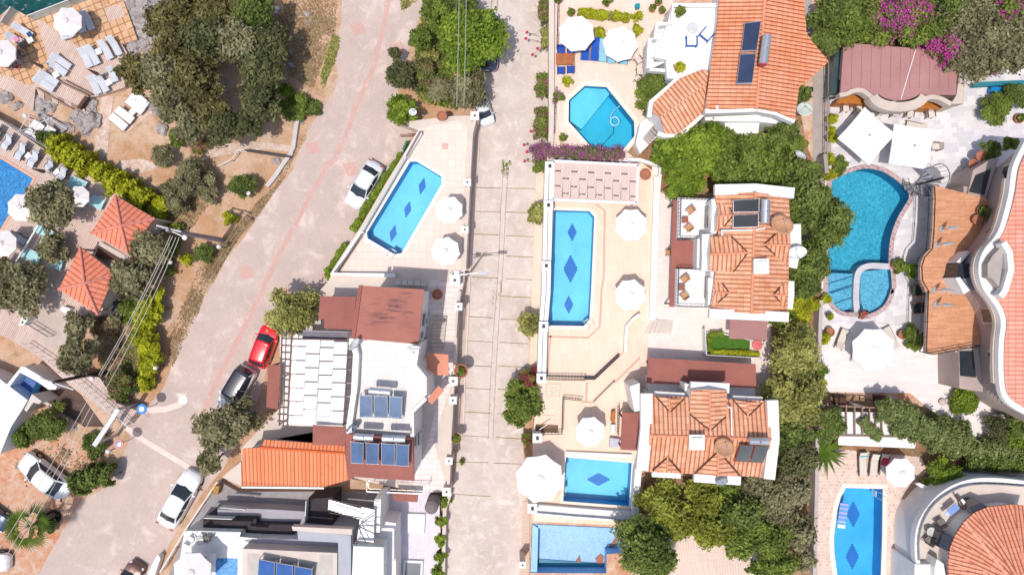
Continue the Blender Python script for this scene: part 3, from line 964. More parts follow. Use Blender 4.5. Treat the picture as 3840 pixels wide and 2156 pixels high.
 parts = [('body', me, None), ('roof', roof, None), ('windscreen', ws, None), ('rear_window', rw, None), ('side_window', sides[0], None), ('side_window', sides[1], None), ('pillar', pil.data('pillar', paint), None)]
 for sx in (.30, -.30):
  for sy in (1, -1):
   w = MB().tube((sx * L, sy * (hw - .20), .32), (sx * L, sy * (hw - .0), .32), .32, .32, 20)
   parts.append(('wheel', w.data('wheel', tyre), None)); wi = len(parts) - 1
   parts.append(('rim', MB().tube((sx * L, sy * (hw - .02), .32), (sx * L, sy * (hw + .01), .32), .2, .19, 14).data('rim', rim_m), wi))
 for sy in (1, -1):
  parts.append(('headlight', MB().box((.437 * L, sy * hw * .68, .70), (.26, .30, .09), rz=-sy * .5, ry=.3).data('headlight', head_m), None))
  parts.append(('tail_light', MB().box((-.478 * L, sy * hw * .68, .80), (.10, .32, .12), rz=sy * .35).data('tail_light', tail_m), None))
  parts.append(('mirror', MB().box((.19 * L, sy * (hw + .06), .98), (.11, .20, .12)).data('mirror', paint), None))
 parts.append(('wiper', MB().beam((.245 * L, .35, .97), (.2 * L, -.1, 1.08), .02).beam((.245 * L, -.1, .97), (.2 * L, -.5, 1.08), .02).data('wiper', black_trim), None))
 parts.append(('number_plate', MB().box((-.502 * L, 0, .62), (.02, .5, .11)).data('number_plate', plastic_white), None))
 KIT[kind] = parts
def car_paint(name, c, metal=0.0):
 m = plain(name, c, .28, .03, .5, 60, metal=metal, coat=.8, b=0, spec=.5); return m
p_white = car_paint('white_car_paint', (.80, .80, .80)); p_red = car_paint('red_car_paint', (.78, .006, .02))
p_silver = car_paint('silver_car_paint', (.74, .75, .77), .1); p_brown = car_paint('brown_car_paint', (.16, .075, .06), .3); p_navy = car_paint('navy_car_paint', (.02, .05, .12), .2)
p_black = car_paint('black_roof_paint', (.018, .022, .04))
make_car('car_white', 4.6, 1.8, 'sedan', p_white); make_car('car_red', 4.1, 1.74, 'hatch', p_red)
make_car('car_silver', 4.3, 1.76, 'sedan', p_silver); make_car('car_suv', 4.3, 1.86, 'suv', p_white, p_black)
make_car('car_brown', 4.3, 1.8, 'hatch', p_brown); make_car('car_navy', 4.3, 1.8, 'hatch', p_navy)
CAR_L = {'car_white': 4.6, 'car_red': 4.1, 'car_silver': 4.3, 'car_suv': 4.3, 'car_brown': 4.3, 'car_navy': 4.3}
def car(kind, t, rx, ry, fx, fy, label, wpx=None):
 """rear pixel, front pixel"""
 a = at(t, rx, ry, .6); b = at(t, fx, fy, .6); d = b - a; c = (a + b) / 2
 s = d.length / CAR_L[kind]
 return spawn(kind, 'parked_car', label, 'car', (c.x, c.y, .005), math.atan2(d.y, d.x), (s, (1 + s) / 2, (1 + s) / 2), None)
def roof_pts(spec, ra, rb, zr, slope, sag=0.0):
 """pixels -> world points lying on the plane falling away from the ridge line ra-rb"""
 A, B = W(ra, zr), W(rb, zr)
 d = (B - A); d.z = 0; d.normalize()
 out = []
 for p in (PX(spec) if isinstance(spec, str) else spec):
  z = zr
  for _ in range(12):
   q = W(p, z)
   dist = abs((q.x - A.x) * -d.y + (q.y - A.y) * d.x)
   z = zr - slope * dist
  out.append(W(p, z))
 return out
def roof_plane(name, spec, ridge, zr, slope, mat, parent, th=.14):
 ra, rb = PX(ridge)
 P = roof_pts(spec, ra, rb, zr, slope)
 n = len(P)
 a = sum(P[i].x * P[(i + 1) % n].y - P[(i + 1) % n].x * P[i].y for i in range(n))
 if a < 0: P = P[::-1]
 V = P + [p - Vector((0, 0, th)) for p in P]
 F = [tuple(range(n)), tuple(range(2 * n - 1, n - 1, -1))] + [(n + i, n + (i + 1) % n, (i + 1) % n, i) for i in range(n)]
 return obj(name, V, F, mat, parent, uvroof=True)
def ridge_cap(a, b, parent, r=.12, mat=None, name='ridge_cap'):
 m = MB(); L = (b - a).length; n = max(2, int(L / .42))
 for i in range(n):
  p, q = a.lerp(b, i / n), a.lerp(b, (i + 1.08) / n)
  m.tube(p, q, r, r * .8, 8)
 return m.build(name, mat or ridge_mat, parent)
def under_walls(polys, parent, z0, mat, name='wall', drop=.16, inset=.0):
 """walls under a set of roof polygons (world points), each vertex topped just below its roof"""
 m = MB()
 allp = [p for pl in polys for p in pl]
 c = sum(allp, Vector()) / len(allp)
 for pl in polys:
  q = []
  for p in pl:
   d = Vector((p.x - c.x, p.y - c.y, 0))
   k = inset / d.length if d.length > inset else 0
   q.append(Vector((p.x - d.x * k, p.y - d.y * k, p.z - drop - (0.0))))
  m.prism(q, z0)
 return m.build(name, mat, parent)
valley_m = plain('dark_valley', (.08, .04, .03), .9)
def dormer(parent, ro, ri, left, right, zr, slope, mat, wallm, parapet=None, z0=None, main=None):
 """cross gable: ro outer ridge end, ri inner tip; left/right eave pixel lists"""
 if main:
  (ma, mb), mz, ms = PX(main[0]), main[1], main[2]
  A, B = W(ma, mz), W(mb, mz); dv = B - A; dv.z = 0; dv.normalize(); q = W(PX(ri)[0], mz)
  zr = mz - ms * abs((q.x - A.x) * -dv.y + (q.y - A.y) * dv.x) + .07; slope = ms * .95
 for side in (left, right):
  sp = PX(side); r0 = PX(ri)[0]; dd = lambda p: (p[0] - r0[0]) ** 2 + (p[1] - r0[1]) ** 2
  if dd(sp[0]) > dd(sp[-1]): sp = sp[::-1]
  spec = [PX(ro)[0], r0] + sp
  P = roof_pts(spec, PX(ro)[0], PX(ri)[0], zr, slope)
  MB().beam(P[1] + Vector((0, 0, .02)), P[2] + Vector((0, 0, .05)), .09, .05).build('valley', valley_m, parent)
  n = len(P); a = sum(P[i].x * P[(i + 1) % n].y - P[(i + 1) % n].x * P[i].y for i in range(n))
  if a < 0: P = P[::-1]
  V = P + [p - Vector((0, 0, .1)) for p in P]
  F = [tuple(range(n)), tuple(range(2 * n - 1, n - 1, -1))] + [(n + i, n + (i + 1) % n, (i + 1) % n, i) for i in range(n)]
  g = obj('gable_roof', V, F, mat, parent, uvroof=True)
  if z0 is not None:
   Q = [Vector((p.x, p.y, p.z - .11)) for p in P]
   MB().prism(Q, z0).build('gable_wall', wallm, parent)
 ridge_cap(W(PX(ro)[0], zr), W(PX(ri)[0], zr), parent, .10)
def heater(px_panels, zr, label, tank, parent_rot=0.0, n=None, frame=metal_grey, glass=panel_blue, tilt=.35, tank_mat=None, name='solar_water_heater', endcap=None):
 """px_panels: list of 4-corner pixel specs for the collectors (top edge first: TL TR BR BL); tank: (ax, ay, bx, by, radius_m, z) spec"""
 P0 = PW(px_panels[0], zr)
 c = sum(P0, Vector()) / 4
 root = thing(name, label, 'solar heater', (c.x, c.y, zr - .5))
 fr = MB()
 for sp in px_panels:
  q = PX(sp)
  hi, lo = zr + tilt, zr - tilt * .2
  TL, TR, BR, BL = W(q[0], hi), W(q[1], hi), W(q[2], lo), W(q[3], lo)
  dn = Vector((0, 0, .09))
  up = Vector((0, 0, .012))
  i_ = lambda p: p + (((TL + TR + BR + BL) / 4) - p) * .05
  m = MB(); V = [TL, TR, BR, BL]
  m.add(V + [v - dn for v in V], [(0, 3, 2, 1), (4, 5, 6, 7), (0, 1, 5, 4), (1, 2, 6, 5), (2, 3, 7, 6), (3, 0, 4, 7)])
  col = m.build('collector', frame, root)
  V = [i_(v) + up for v in V]
  obj('collector_glass', V + [v - Vector((0, 0, .01)) for v in V], [(0, 3, 2, 1), (4, 5, 6, 7), (0, 1, 5, 4), (1, 2, 6, 5), (2, 3, 7, 6), (3, 0, 4, 7)], glass, col)
  for t_, b_ in ((TL, zr - .55), (TR, zr - .55)): fr.beam(t_ - dn, Vector((t_.x, t_.y, b_)), .05)
  for t_ in (BL, BR): fr.beam(t_ - dn, Vector((t_.x, t_.y, t_.z - .5)), .05)
  fr.beam(TL - dn * 1.2, BL - dn * 1.2, .04); fr.beam(TR - dn * 1.2, BR - dn * 1.2, .04)
 for tk in tank:
  t, ax, ay, bx, by, r, z = tk
  a, b = at(t, ax, ay, z), at(t, bx, by, z)
  d = (b - a).normalized()
  m = MB().tube(a + d * r * .15, b - d * r * .15, r, r, 20); m.tube(a, a + d * r * .15, r * .8, r, 20); m.tube(b - d * r * .15, b, r, r * .8, 20)
  k = m.build('tank', tank_mat or chrome, root)
  if endcap: MB().tube(b - d * .02, b + d * .08, r * .9, r * .8, 16).build('end_cap', endcap, k)
  for q in (a.lerp(b, .15), a.lerp(b, .85)): fr.beam(q, Vector((q.x, q.y, zr - .55)), .05)
  side = Vector((-d.y, d.x, 0)); fr.tube(a.lerp(b, .5) + Vector((0, 0, r * .9)), a.lerp(b, .5) + Vector((.05, 0, r * 1.25)), .05, .05, 8)
 fr.build('frame', frame, root)
 return root
def dish(px, z, r, label, az=0.0, el=.9, mat=None, mast=.5):
 """satellite dish at pixel, az direction it faces in the ground plane, el tilt of the bowl's axis above the horizon"""
 c = at(px[0], px[1], px[2], z)
 root = thing('satellite_dish', label, 'satellite dish', (c.x, c.y, z - mast))
 ax = Vector((math.cos(az) * math.cos(el), math.sin(az) * math.cos(el), math.sin(el)))
 q = ax.to_track_quat('Z', 'Y').to_matrix()
 m = MB(); prof = [(r * t, r * .28 * t * t) for t in (0, .25, .5, .75, 1)]
 V = []; F = []; n = 24
 for rr, zz in prof:
  for i in range(n): V.append(c + q @ Vector((rr * math.cos(2 * math.pi * i / n), rr * math.sin(2 * math.pi * i / n), zz)))
 for j in range(4):
  for i in range(n): F.append((j * n + i, j * n + (i + 1) % n, (j + 1) * n + (i + 1) % n, (j + 1) * n + i))
 k = len(V); V += [v - ax * .02 for v in V[:k]]
 F += [tuple(x + k for x in reversed(f)) for f in F[:]]
 F += [(4 * n + i, 4 * n + (i + 1) % n, k + 4 * n + (i + 1) % n, k + 4 * n + i) for i in range(n)]
 obj('dish', V, F, mat or plastic_white, root, smooth=True)
 a = MB(); foc = c + ax * r * .95
 for i in range(3): a.beam(c + q @ Vector((r * .95 * math.cos(2.1 * i), r * .95 * math.sin(2.1 * i), r * .27)), foc, .02)
 a.tube(foc - ax * .08, foc + ax * .06, .05, .04, 10); a.build('feed_arm', metal_grey, root)
 MB().tube((c.x, c.y, z - mast), c, .035, .03, 8).build('mast', metal_grey, root)
 return root
def chimney(px, z0, h, w, label_parent, d=None, name='chimney'):
 c = at(px[0], px[1], px[2], z0 + h); d = d or w
 m = MB().box((c.x, c.y, z0 + h / 2), (w, d, h)).box((c.x, c.y, z0 + h + .06), (w * 1.2, d * 1.2, .12)).box((c.x, c.y, z0 + h + .2), (w * .8, d * .8, .16))
 return m.build(name, white_wall, label_parent)
def pool(label, spec, zdeck, depth, mats, diamonds=(), round_=0, name='swimming_pool', group=None, wat=None, wlev=.12, extra=None, dmat=None):
 """basin (thing): shell, water, mosaics. returns hole world points"""
 H = PW(spec, zdeck)
 if round_: H = smooth_poly(H, round_)
 n = len(H); a = sum(H[i].x * H[(i + 1) % n].y - H[(i + 1) % n].x * H[i].y for i in range(n))
 if a < 0: H = H[::-1]
 c = sum(H, Vector()) / n
 root = thing(name, label, 'swimming pool', (c.x, c.y, zdeck - depth), group)
 fl, wm = mats
 zf = zdeck - depth
 V, F = holes_fill(H, [], zf)
 obj('pool_floor', V, F, fl, root)
 V = [Vector((p.x, p.y, zdeck - .01)) for p in H] + [Vector((p.x, p.y, zf)) for p in H]
 obj('pool_wall', V, [(i, (i + 1) % n, n + (i + 1) % n, n + i) for i in range(n)], wm, root)
 if wat:
  V, F = holes_fill(H, [], zdeck - wlev)
  obj('water', V, F, wat, root)
 for (t, x, y, wx, hy, rot) in diamonds:
  q = at(t, x, y, zf + .006); s = (CAM_H - zf) / FPX / 2.41
  rx, ry = wx * s / 2, hy * s / 2; k = 5; P = []
  def st(i, sx, sy):
   return []
  quad = []
  for i in range(k): quad += [(rx * (1 - i / k), ry * i / k), (rx * (1 - i / k), ry * (i + 1) / k)]
  ring = quad + [(-x_, y_) for x_, y_ in reversed(quad)] + [(-x_, -y_) for x_, y_ in quad] + [(x_, -y_) for x_, y_ in reversed(quad)]
  cs, sn = math.cos(rot), math.sin(rot); out = []
  for x_, y_ in ring:
   v = Vector((q.x + x_ * cs - y_ * sn, q.y + x_ * sn + y_ * cs, zf + .006))
   if not out or (v - out[-1]).length > 1e-4: out.append(v)
  if (out[0] - out[-1]).length < 1e-4: out.pop()
  Vd, Fd = holes_fill(out, [], zf + .006)
  obj('mosaic', Vd, Fd, dmat or mosaic, root)
 return root, H
mosaic = pooltile('royal_blue_mosaic', (.005, .15, .52), .12)
def coping(H, w, z, mat, name='coping', th=.03, parent=None, out=True):
 """flat rim around a pool opening (H ccw)"""
 n = len(H); O = []
 for i in range(n):
  a, b, c = H[i - 1], H[i], H[(i + 1) % n]
  d1 = (b - a); d1.z = 0; d1.normalize(); d2 = (c - b); d2.z = 0; d2.normalize()
  n1 = Vector((d1.y, -d1.x, 0)); n2 = Vector((d2.y, -d2.x, 0)); m = n1 + n2
  m = m / max(.4, m.length_squared) * 2 if m.length > 1e-6 else n1
  O.append(b + m * w * .5 * (1 if m.length < 2.5 else .5))
 m = MB(); V = [Vector((p.x, p.y, z + th)) for p in H] + [Vector((p.x, p.y, z + th)) for p in O] + [Vector((p.x, p.y, z - .08)) for p in H] + [Vector((p.x, p.y, z - .05)) for p in O]
 F = []
 for i in range(n):
  j = (i + 1) % n
  F += [(i, n + i, n + j, j), (n + i, 3 * n + i, 3 * n + j, n + j), (2 * n + i, i, j, 2 * n + j)]
 m.add(V, F)
 return m.build(name, mat, parent)
def ladder(px, z, az, label):
 c = at(px[0], px[1], px[2], z + .5)
 root = thing('pool_ladder', label, 'ladder', (c.x, c.y, z))
 d = Vector((math.cos(az), math.sin(az), 0)); s = Vector((-d.y, d.x, 0))
 m = MB()
 for k in (-.27, .27):
  P = [c + s * k + d * (.35 * math.cos(t)) + Vector((0, 0, -.5 + .75 * math.sin(t))) for t in [i * math.pi / 8 for i in range(9)]]
  P.append(P[-1] - Vector((0, 0, .9)))
  P = [Vector((c.x, c.y, z)) + (p - c) + Vector((0, 0, .5)) - Vector((0, 0, 0)) for p in P]
  for a, b in zip(P, P[1:]): m.tube(a, b, .022, .022, 6)
 m.build('handrail', metal_white, root)
 t = MB()
 for i in range(3): t.box(Vector((c.x, c.y, z - .2 - i * .25)) - d * .35, (.1, .5, .03), rz=az)
 t.build('tread', metal_white, root)
 return root
# ================================================================ SETTING
DZ = 1.5                                     # level of the terraces above the lanes
earth = two_tone('dry_earth', lin((216, 186, 162)), lin((202, 158, 124)), lin((184, 146, 108)), .16, .8, .42, .6, .48, .68)
earth2 = two_tone('orange_earth', lin((224, 190, 168)), lin((212, 150, 116)), lin((224, 200, 176)), .25, .9)
garden = two_tone('garden_earth', (.40, .20, .11), (.46, .30, .19), (.24, .17, .09), .4, 1.6)
sea_m = bpy.data.materials.new('sea_water'); MATS['sea_water'] = sea_m
nt, N, L_, bs = nodes_of(sea_m)
v = position(nt)
c0 = mixcol(nt, noise(nt, v, .35, 5, .6, .35, .7, .8), (.0, .05, .05), (.01, .14, .12))
c0 = mixcol(nt, noise(nt, v, 1.3, 6, .7, .6, .75, .8), c0, (.10, .28, .25))
L_.new(c0, bs.inputs['Base Color']); bs.inputs['Roughness'].default_value = .12
bump(nt, bs, noise(nt, v, 1.5, 5, .6, .2, .8, 1), .5, .15)
def big(name, pts, z, z0, mat):
 V, F = holes_fill([Vector((x, y, z)) for x, y in pts], [], z)
 if z0 is not None:
  k = len(V); n = len(pts); V += [Vector((x, y, z)) for x, y in pts] + [Vector((x, y, z0)) for x, y in pts]
  F += [(k + i, k + n + i, k + n + (i + 1) % n, k + (i + 1) % n) for i in range(n)]
 o = obj(name, V, F, mat); o['kind'] = 'structure'; return o
big('sea', [(-900, -900), (900, -900), (900, 900), (-900, 900)], -1.6, None, sea_m)
coast = [at('A', x, y) for x, y in ((-9000, 4200), (-300, 420), (60, 90), (240, 190), (620, 40), (900, -150), (1500, -700), (6000, -9000))]
big('ground', [(p.x, p.y) for p in coast] + [(600, 600), (600, -600), (-600, -600), (-600, coast[0].y)], 0, -6, earth)
cobble = brick('cobbled_paving', lin((212, 192, 183)), lin((204, 184, 175)), lin((184, 164, 155)), .24, .12, .014, R(-63), .9, .13, stain=lin((226, 208, 200)), lo=.52, hi=.8)
sheet('cobbled_road', 'Z 870 -500 862 -60 858 60 845 110 850 200 835 240 818 265 800 290 788 305 762 350 745 400 735 430 700 470 660 530 612 600 570 650 545 700 505 760 470 830 440 880 425 940 405 985 372 1020 300 1060 330 1100 300 1160 278 1216 195 1266 156 1338 95 1446 -60 1700 380 1700 385 1446 440 1340 510 1240 560 1180 610 1090 650 1000 700 830 720 770 800 730 845 690 900 570 940 540 1005 420 1040 330 1015 290 1000 230 1030 120 1050 60 1080 0 1090 -500', .012, cobble)
red_pave = brick('red_paving_blocks', lin((214, 176, 166)), lin((208, 168, 158)), lin((190, 156, 148)), .24, .12, .014, R(-63), .9, .08, stain=lin((216, 190, 180)), scale=.8, lo=.56, hi=.75)
P_ = PW('B 1590 -200 1560 150 1440 640 1290 960 1215 1180 1100 1446 G 1040 280 880 560 700 900 560 1160 430 1446 L 420 260 240 620 120 850 0 1090 K 1800 1446', .016)
Lf, Rt = strip(P_, .42); sheet('road_stripe', Lf + Rt[::-1], .016, red_pave)
for sp in ('B 1225 215 1335 205 1390 300 1270 325', 'B 1590 400 1700 380 1750 480 1650 510', 'G 1165 275 1275 260 1315 375 1215 392', 'G 218 1210 330 1198 378 1305 255 1315', 'L 562 205 680 180 715 250 600 275', 'G 830 90 930 80 980 180 860 190', 'G 950 1290 985 1270 1000 1310 960 1315'):
 sheet('road_diamond', sp, .018, red_pave)
conc_road = two_tone('cast_concrete', lin((214, 200, 191)), lin((198, 182, 172)), lin((226, 214, 208)), .25, 1.1, .4, .62, .5, .7, .9, .12, .88)
sheet('concrete_road', 'C 600 -900 400 -100 520 200 520 900 490 1000 470 1446 H 455 300 430 600 405 1000 M 400 0 385 330 370 560 345 850 335 1200 330 1400 R 1000 300 960 680 900 800 890 1100 860 1446 850 1900 1560 1900 1565 1446 1600 1100 1620 780 M 870 1446 920 1000 925 740 930 500 955 0 H 975 900 990 600 995 350 C 1150 1250 1150 600 1150 0 1160 -900', .014, conc_road)
gut = plain('worn_gutter_concrete', lin((212, 196, 190)), .9, .1, 1)
for nm, spec, w, mt in (('road_gutter', 'H 715 300 690 600 680 900 655 1300 M 655 0 635 350 610 700 600 1000 575 1446 R 1320 300 1290 700', .34, gut),):
 Lf, Rt = strip(PW(spec, .018), w); sheet(nm, Lf + Rt[::-1], .018, mt)
joint = plain('mossy_joint', lin((150, 128, 100)), .95, .3, 3)
joint_green = plain('weedy_joint', lin((142, 132, 78)), .95, .4, 4)
J = []
for y in (490, 705, 910, 1095, 1300): J.append(('H', 440 if y < 900 else 410, y, 672 if y < 900 else 650, y + 8))
for y in (495, 712, 925, 1110, 1315): J.append(('H', 715, y, 985 if y < 900 else 965, y + 10))
for y in (330, 548, 770, 975, 1190, 1405): J.append(('M', 385 - y * .035, y, 612 - y * .03, y + 12))
for y in (145, 350, 562, 775, 985, 1205, 1420): J.append(('M', 680 - y * .04, y, 940 - y * .04, y + 14))
J.append(('R', 960, 425, 1280, 428)); J.append(('R', 1330, 432, 1580, 442)); J.append(('R', 960, 712, 1300, 735))
mj = MB(); mg = MB()
for k, (t, x0, y0, x1, y1) in enumerate(J):
 a, b = at(t, x0, y0, .02), at(t, x1, y1, .02)
 (mg if k % 3 else mj).beam(a, b, .045 if k % 2 else .06, .012)
for spec in ('H 695 300 668 700 655 1100 632 1440 M 600 500 572 1000 555 1440', 'H 740 300 712 700 695 1100 676 1440 M 672 0 655 350 632 700 618 1000 598 1440'):
 q = PW(spec, .02)
 for a, b in zip(q, q[1:]): mj.beam(a, b, .035, .012)
o = mj.build('road_joint', joint); o['kind'] = 'structure'
o = mg.build('road_joint', joint_green); o['kind'] = 'structure'
grass_patch('weeds', 'M 580 0 680 0 650 700 620 1400 560 1400 590 700', 60, L_GOLD, .02, .07, .03)
grass_patch('weeds', 'H 670 240 800 240 740 300 735 520 690 520', 70, L_DARK, .02, .1, .08)
verge = plain('stone_pavement', lin((206, 184, 170)), .9, .12, 1.2)
V_ = slab('pavement', 'C 440 1060 485 1060 475 1446 H 455 300 430 600 400 1000 M 385 0 350 850 320 1446 R 960 300 955 680 905 680 M 215 1446 240 900 270 200 H 345 1300 H 380 500 H 410 0', .10, -.1, verge)
slab('kerb', 'H 465 0 478 0 462 300 438 600 412 1000 M 396 0 378 400 352 850 340 1300 326 1300 338 850 364 400 382 0 H 398 1000 424 600 448 300', .13, -.1, plain('pale_kerb', lin((222, 204, 194)), .9, .06))
slab('pavement', 'H 990 350 1060 350 1040 1250 M 1010 800 1000 830 925 830 935 500 955 0 H 970 1000', .10, -.1, plain('cream_pavement', lin((226, 202, 184)), .85, .08))
slab('pavement', 'R 1590 780 1680 780 1650 1446 1650 1900 1545 1900 1560 1446 1585 1100', .10, -.1, brick('cream_brick_paving', lin((222, 200, 184)), lin((214, 190, 174)), lin((190, 165, 150)), .3, .15, .012))
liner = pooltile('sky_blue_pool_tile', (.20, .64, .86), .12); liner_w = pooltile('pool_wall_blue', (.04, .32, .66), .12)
liner_t = pooltile('teal_pool_mosaic', (.05, .42, .62), .12, (.18, .66, .84), .8); liner_c = pooltile('cyan_pool_paint', (.05, .48, .68), .3)
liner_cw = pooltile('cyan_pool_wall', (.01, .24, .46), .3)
liner_h = pooltile('bright_blue_pool_mosaic', (.015, .22, .66), .12, (.12, .5, .9), .9)
liner_d = pooltile('drained_pool_paint', (.26, .50, .78), .4, (.50, .66, .84), .35)
W1 = water('pool_water', (.80, .95, .985), 3.2, .10)
W2 = water('rippled_pool_water', (.80, .95, .98), 4.5, .35)
HE = []
p, H1 = pool('slanted pale blue pool with clipped corners and three small diamonds on its floor', 'G 1780 257 1840 257 H 132 392 137 455 G 1700 1085 1635 1092 1395 950 1388 900', DZ, 1.35, (liner, liner_w),
    [('G', 1888, 478, 62, 150, R(-14)), ('G', 1757, 690, 62, 150, R(-14)), ('G', 1625, 905, 62, 150, R(-14))], wat=W1)
p, H2 = pool('long pale blue pool beside the white road wall with three diamonds in a row', 'H 1150 695 1470 705 1515 755 1485 1446 M 1470 355 1420 415 1095 410', DZ, 1.35, (liner, liner_w),
    [('H', 1315, 895, 78, 155, 0), ('H', 1300, 1225, 120, 240, 0), ('M', 1284, 222, 78, 158, 0)], wat=W1)
HE.append(H2)
p, H3 = pool('small pale blue pool with one wide dark blue diamond, below the lowest round umbrella', 'S 535 378 1130 430 1105 820 510 775', DZ, 1.35, (liner, liner_w), [('S', 830, 580, 200, 110, 0)], wat=W1)
HE.append(H3)
p, H4 = pool('drained light blue pool with dirt and a dark teal strip of water and shade', 'S 228 978 1088 1020 1080 1240 905 1255 900 1428 212 1424', DZ, 1.42, (liner_d, liner_d))
HE.append(H4)
MB().prism(PW('S 232 985 285 1000 275 1418 216 1420', DZ - .1), DZ - 1.41).build('bench_step', liner_d, p); MB().prism(PW('S 232 985 1086 1026 1084 1045 290 1020', DZ - .1), DZ - 1.41).build('bench_step', liner_d, p)
MB().prism(PW('S 278 1300 900 1345 898 1425 270 1420', DZ - 1.3), DZ - 1.41, DZ - 1.33).build('puddle_and_shade', pooltile('teal_water_and_shade', (.02, .20, .30), .4), p)  # dark teal colour holds both standing water and the south wall's shade
for sp in ('S 625 1320 660 1268 672 1330', 'S 800 1300 850 1255 878 1280 870 1350 820 1340', 'S 925 1195 985 1110 1010 1100 975 1180'): MB().prism(PW(sp, DZ - 1.3), DZ - 1.41, DZ - 1.31).build('dirt_patch', terracotta, p)
p, HT = pool('eight-sided turquoise pool with a cleaning ring and hose floating in it', 'C 1430 778 1625 790 1875 1100 1878 1230 1745 1395 1540 1390 1282 1100 1285 910', DZ, 1.38, (liner_c, liner_cw), wat=water('turquoise_water', (.62, .93, .97), 2, .06))
HE.append(HT)
MB().prism(PW('C 1436 790 1620 800 1655 850 1400 1170 1296 1095 1298 914', DZ - .62), DZ - 1.37).build('shallow_shelf', pooltile('pale_turquoise_floor', (.28, .66, .80), .3), p)
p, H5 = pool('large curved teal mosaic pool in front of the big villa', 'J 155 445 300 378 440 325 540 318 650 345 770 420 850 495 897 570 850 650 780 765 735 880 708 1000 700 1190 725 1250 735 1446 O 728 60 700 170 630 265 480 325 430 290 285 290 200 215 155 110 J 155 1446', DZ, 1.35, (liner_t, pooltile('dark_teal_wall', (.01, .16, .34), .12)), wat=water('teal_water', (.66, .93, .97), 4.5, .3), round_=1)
HE.append(H5)
p, H6 = pool('blue pool with one bowed side, two large diamonds and an air bed', 'V 315 655 650 665 645 1100 632 1446 632 1900 250 1900 240 1446 212 1240 208 1100 240 850 270 740', DZ, 1.38, (pooltile('clear_blue_tile', (.05, .45, .80), .12), liner_w),
    [('V', 385, 895, 112, 225, 0), ('V', 376, 1275, 112, 225, 0)], wat=W1)
HE.append(H6)
p, H7 = pool('bright blue hotel pool cut by the left edge of the photo', 'F -600 -100 F 0 225 300 410 230 545 70 760 5 870 -500 900', DZ, 1.35, (liner_h, liner_h), wat=W2)
HW = [H7, H1]
p, H8 = pool('small slate blue plunge pool beside the white flat roof at the lower left', 'K 178 958 325 1048 290 1120 252 1200 88 1082', DZ + .3, .9, (pooltile('slate_blue_tile', (.045, .12, .36), .3), liner_w))
slab('upper_ground', [W(q, DZ) for q in PX('C 1150 -900 1150 0 1125 1200 H 1070 250 1045 1250 M 1010 800 990 900 960 1446 S 235 190 215 800 205 1446 190 2100')] + [Vector((500, -60, DZ)), Vector((500, 60, DZ))], DZ, -.2, earth2, HE)
h1o = 'B 1655 1110 C 240 1050 435 1045 H 412 0 385 450 340 1330 M 285 250 245 900 212 1446 R 915 690 690 700 180 600 L 600 1700 L 600 600 L 1040 130 L 1060 90 G 1060 1290 1055 1268 1340 830 1560 450 1720 190 B 1850 1180 B 1800 1160'
slab('upper_ground', h1o, DZ, -.2, beige_light, [H1])
terr = brick('cream_terrace_tile', lin((236, 216, 204)), lin((230, 208, 196)), lin((208, 186, 174)), .6, .6, .012, 0, .7, .05, 0)
sheet('pool_terrace', 'B 1860 1160 C 280 1090 C 365 1150 H 365 0 340 450 310 1230 H 90 1235 G 1690 1225 G 1150 1255 G 1345 890 1480 690 1740 215', DZ + .005, terr, [H1])
coping(H1, .55, DZ + .006, plain('pale_coping', lin((240, 226, 218)), .7, .04), 'coping', .03)['kind'] = 'structure'
sheet('terrace', 'H 190 1345 H 330 1345 M 280 250 235 900 M 60 1446 R 915 690 R 690 700 R 560 600 R 720 300 M 100 1100 M 190 700 M 60 640 M 0 0', DZ + .006, brick('long_white_tile', lin((238, 226, 222)), lin((230, 216, 212)), lin((196, 180, 172)), 1.4, .45, .02, 0, .7, .06))
top_t = brick('ivory_terrace_slab', lin((238, 216, 202)), lin((232, 206, 190)), lin((214, 186, 170)), .9, .45, .01, R(80), .75, .06)
sheet('pool_terrace', 'C 1150 -600 1928 -600 D 300 -600 D 300 100 D 60 600 D 260 740 D 90 1100 D -100 1446 H 1750 240 H 1140 240 C 1130 1200', DZ + .005, top_t, [HT])
mid_t = brick('peach_terrace_slab', lin((240, 214, 194)), lin((235, 206, 184)), lin((222, 190, 168)), 1.0, .5, .008, R(84), .75, .05)
sheet('pool_terrace', 'H 1140 240 1928 240 I 180 150 I 180 300 I 120 1446 N 60 610 N 30 780 S 1240 0 1210 500 1170 960 1090 1000 S 240 960 S 235 190 M 960 1446 M 1010 800', DZ + .005, mid_t, HE)
sheet('walkway', 'I 110 60 180 60 180 300 345 330 345 720 640 720 640 1400 N 1180 130 N 1180 840 N 60 760 N 60 620 N 75 400 N 60 0 I 110 1300', DZ + .009, brick('lilac_white_tile', lin((236, 222, 216)), lin((230, 214, 208)), lin((218, 200, 196)), .5, .5, .01, 0, .7, .05), HE)
marble = brick('grey_white_marble', lin((238, 233, 232)), lin((208, 204, 208)), lin((222, 216, 216)), .62, .42, .008, R(-7), .5, .06, .37, .25)
sheet('marble_terrace', 'E 160 850 240 700 1390 600 1500 620 2400 560 2400 1446 O 2400 1400 O 1400 1430 O 1050 1150 O 900 1020 O 100 1010 O 100 0 J 130 450 E 130 1200', DZ + .005, marble, HE)
sheet('marble_terrace', 'O 105 420 300 400 500 380 800 420 1000 300 1020 690 1330 640 1500 1040 2400 1200 2400 1400 1400 1430 1050 1150 900 1020 100 1010', DZ + .009, brick('cream_marble', lin((238, 230, 228)), lin((226, 218, 218)), lin((218, 208, 206)), 1.1, .3, .008, R(-2), .5, .06, .4), HE)
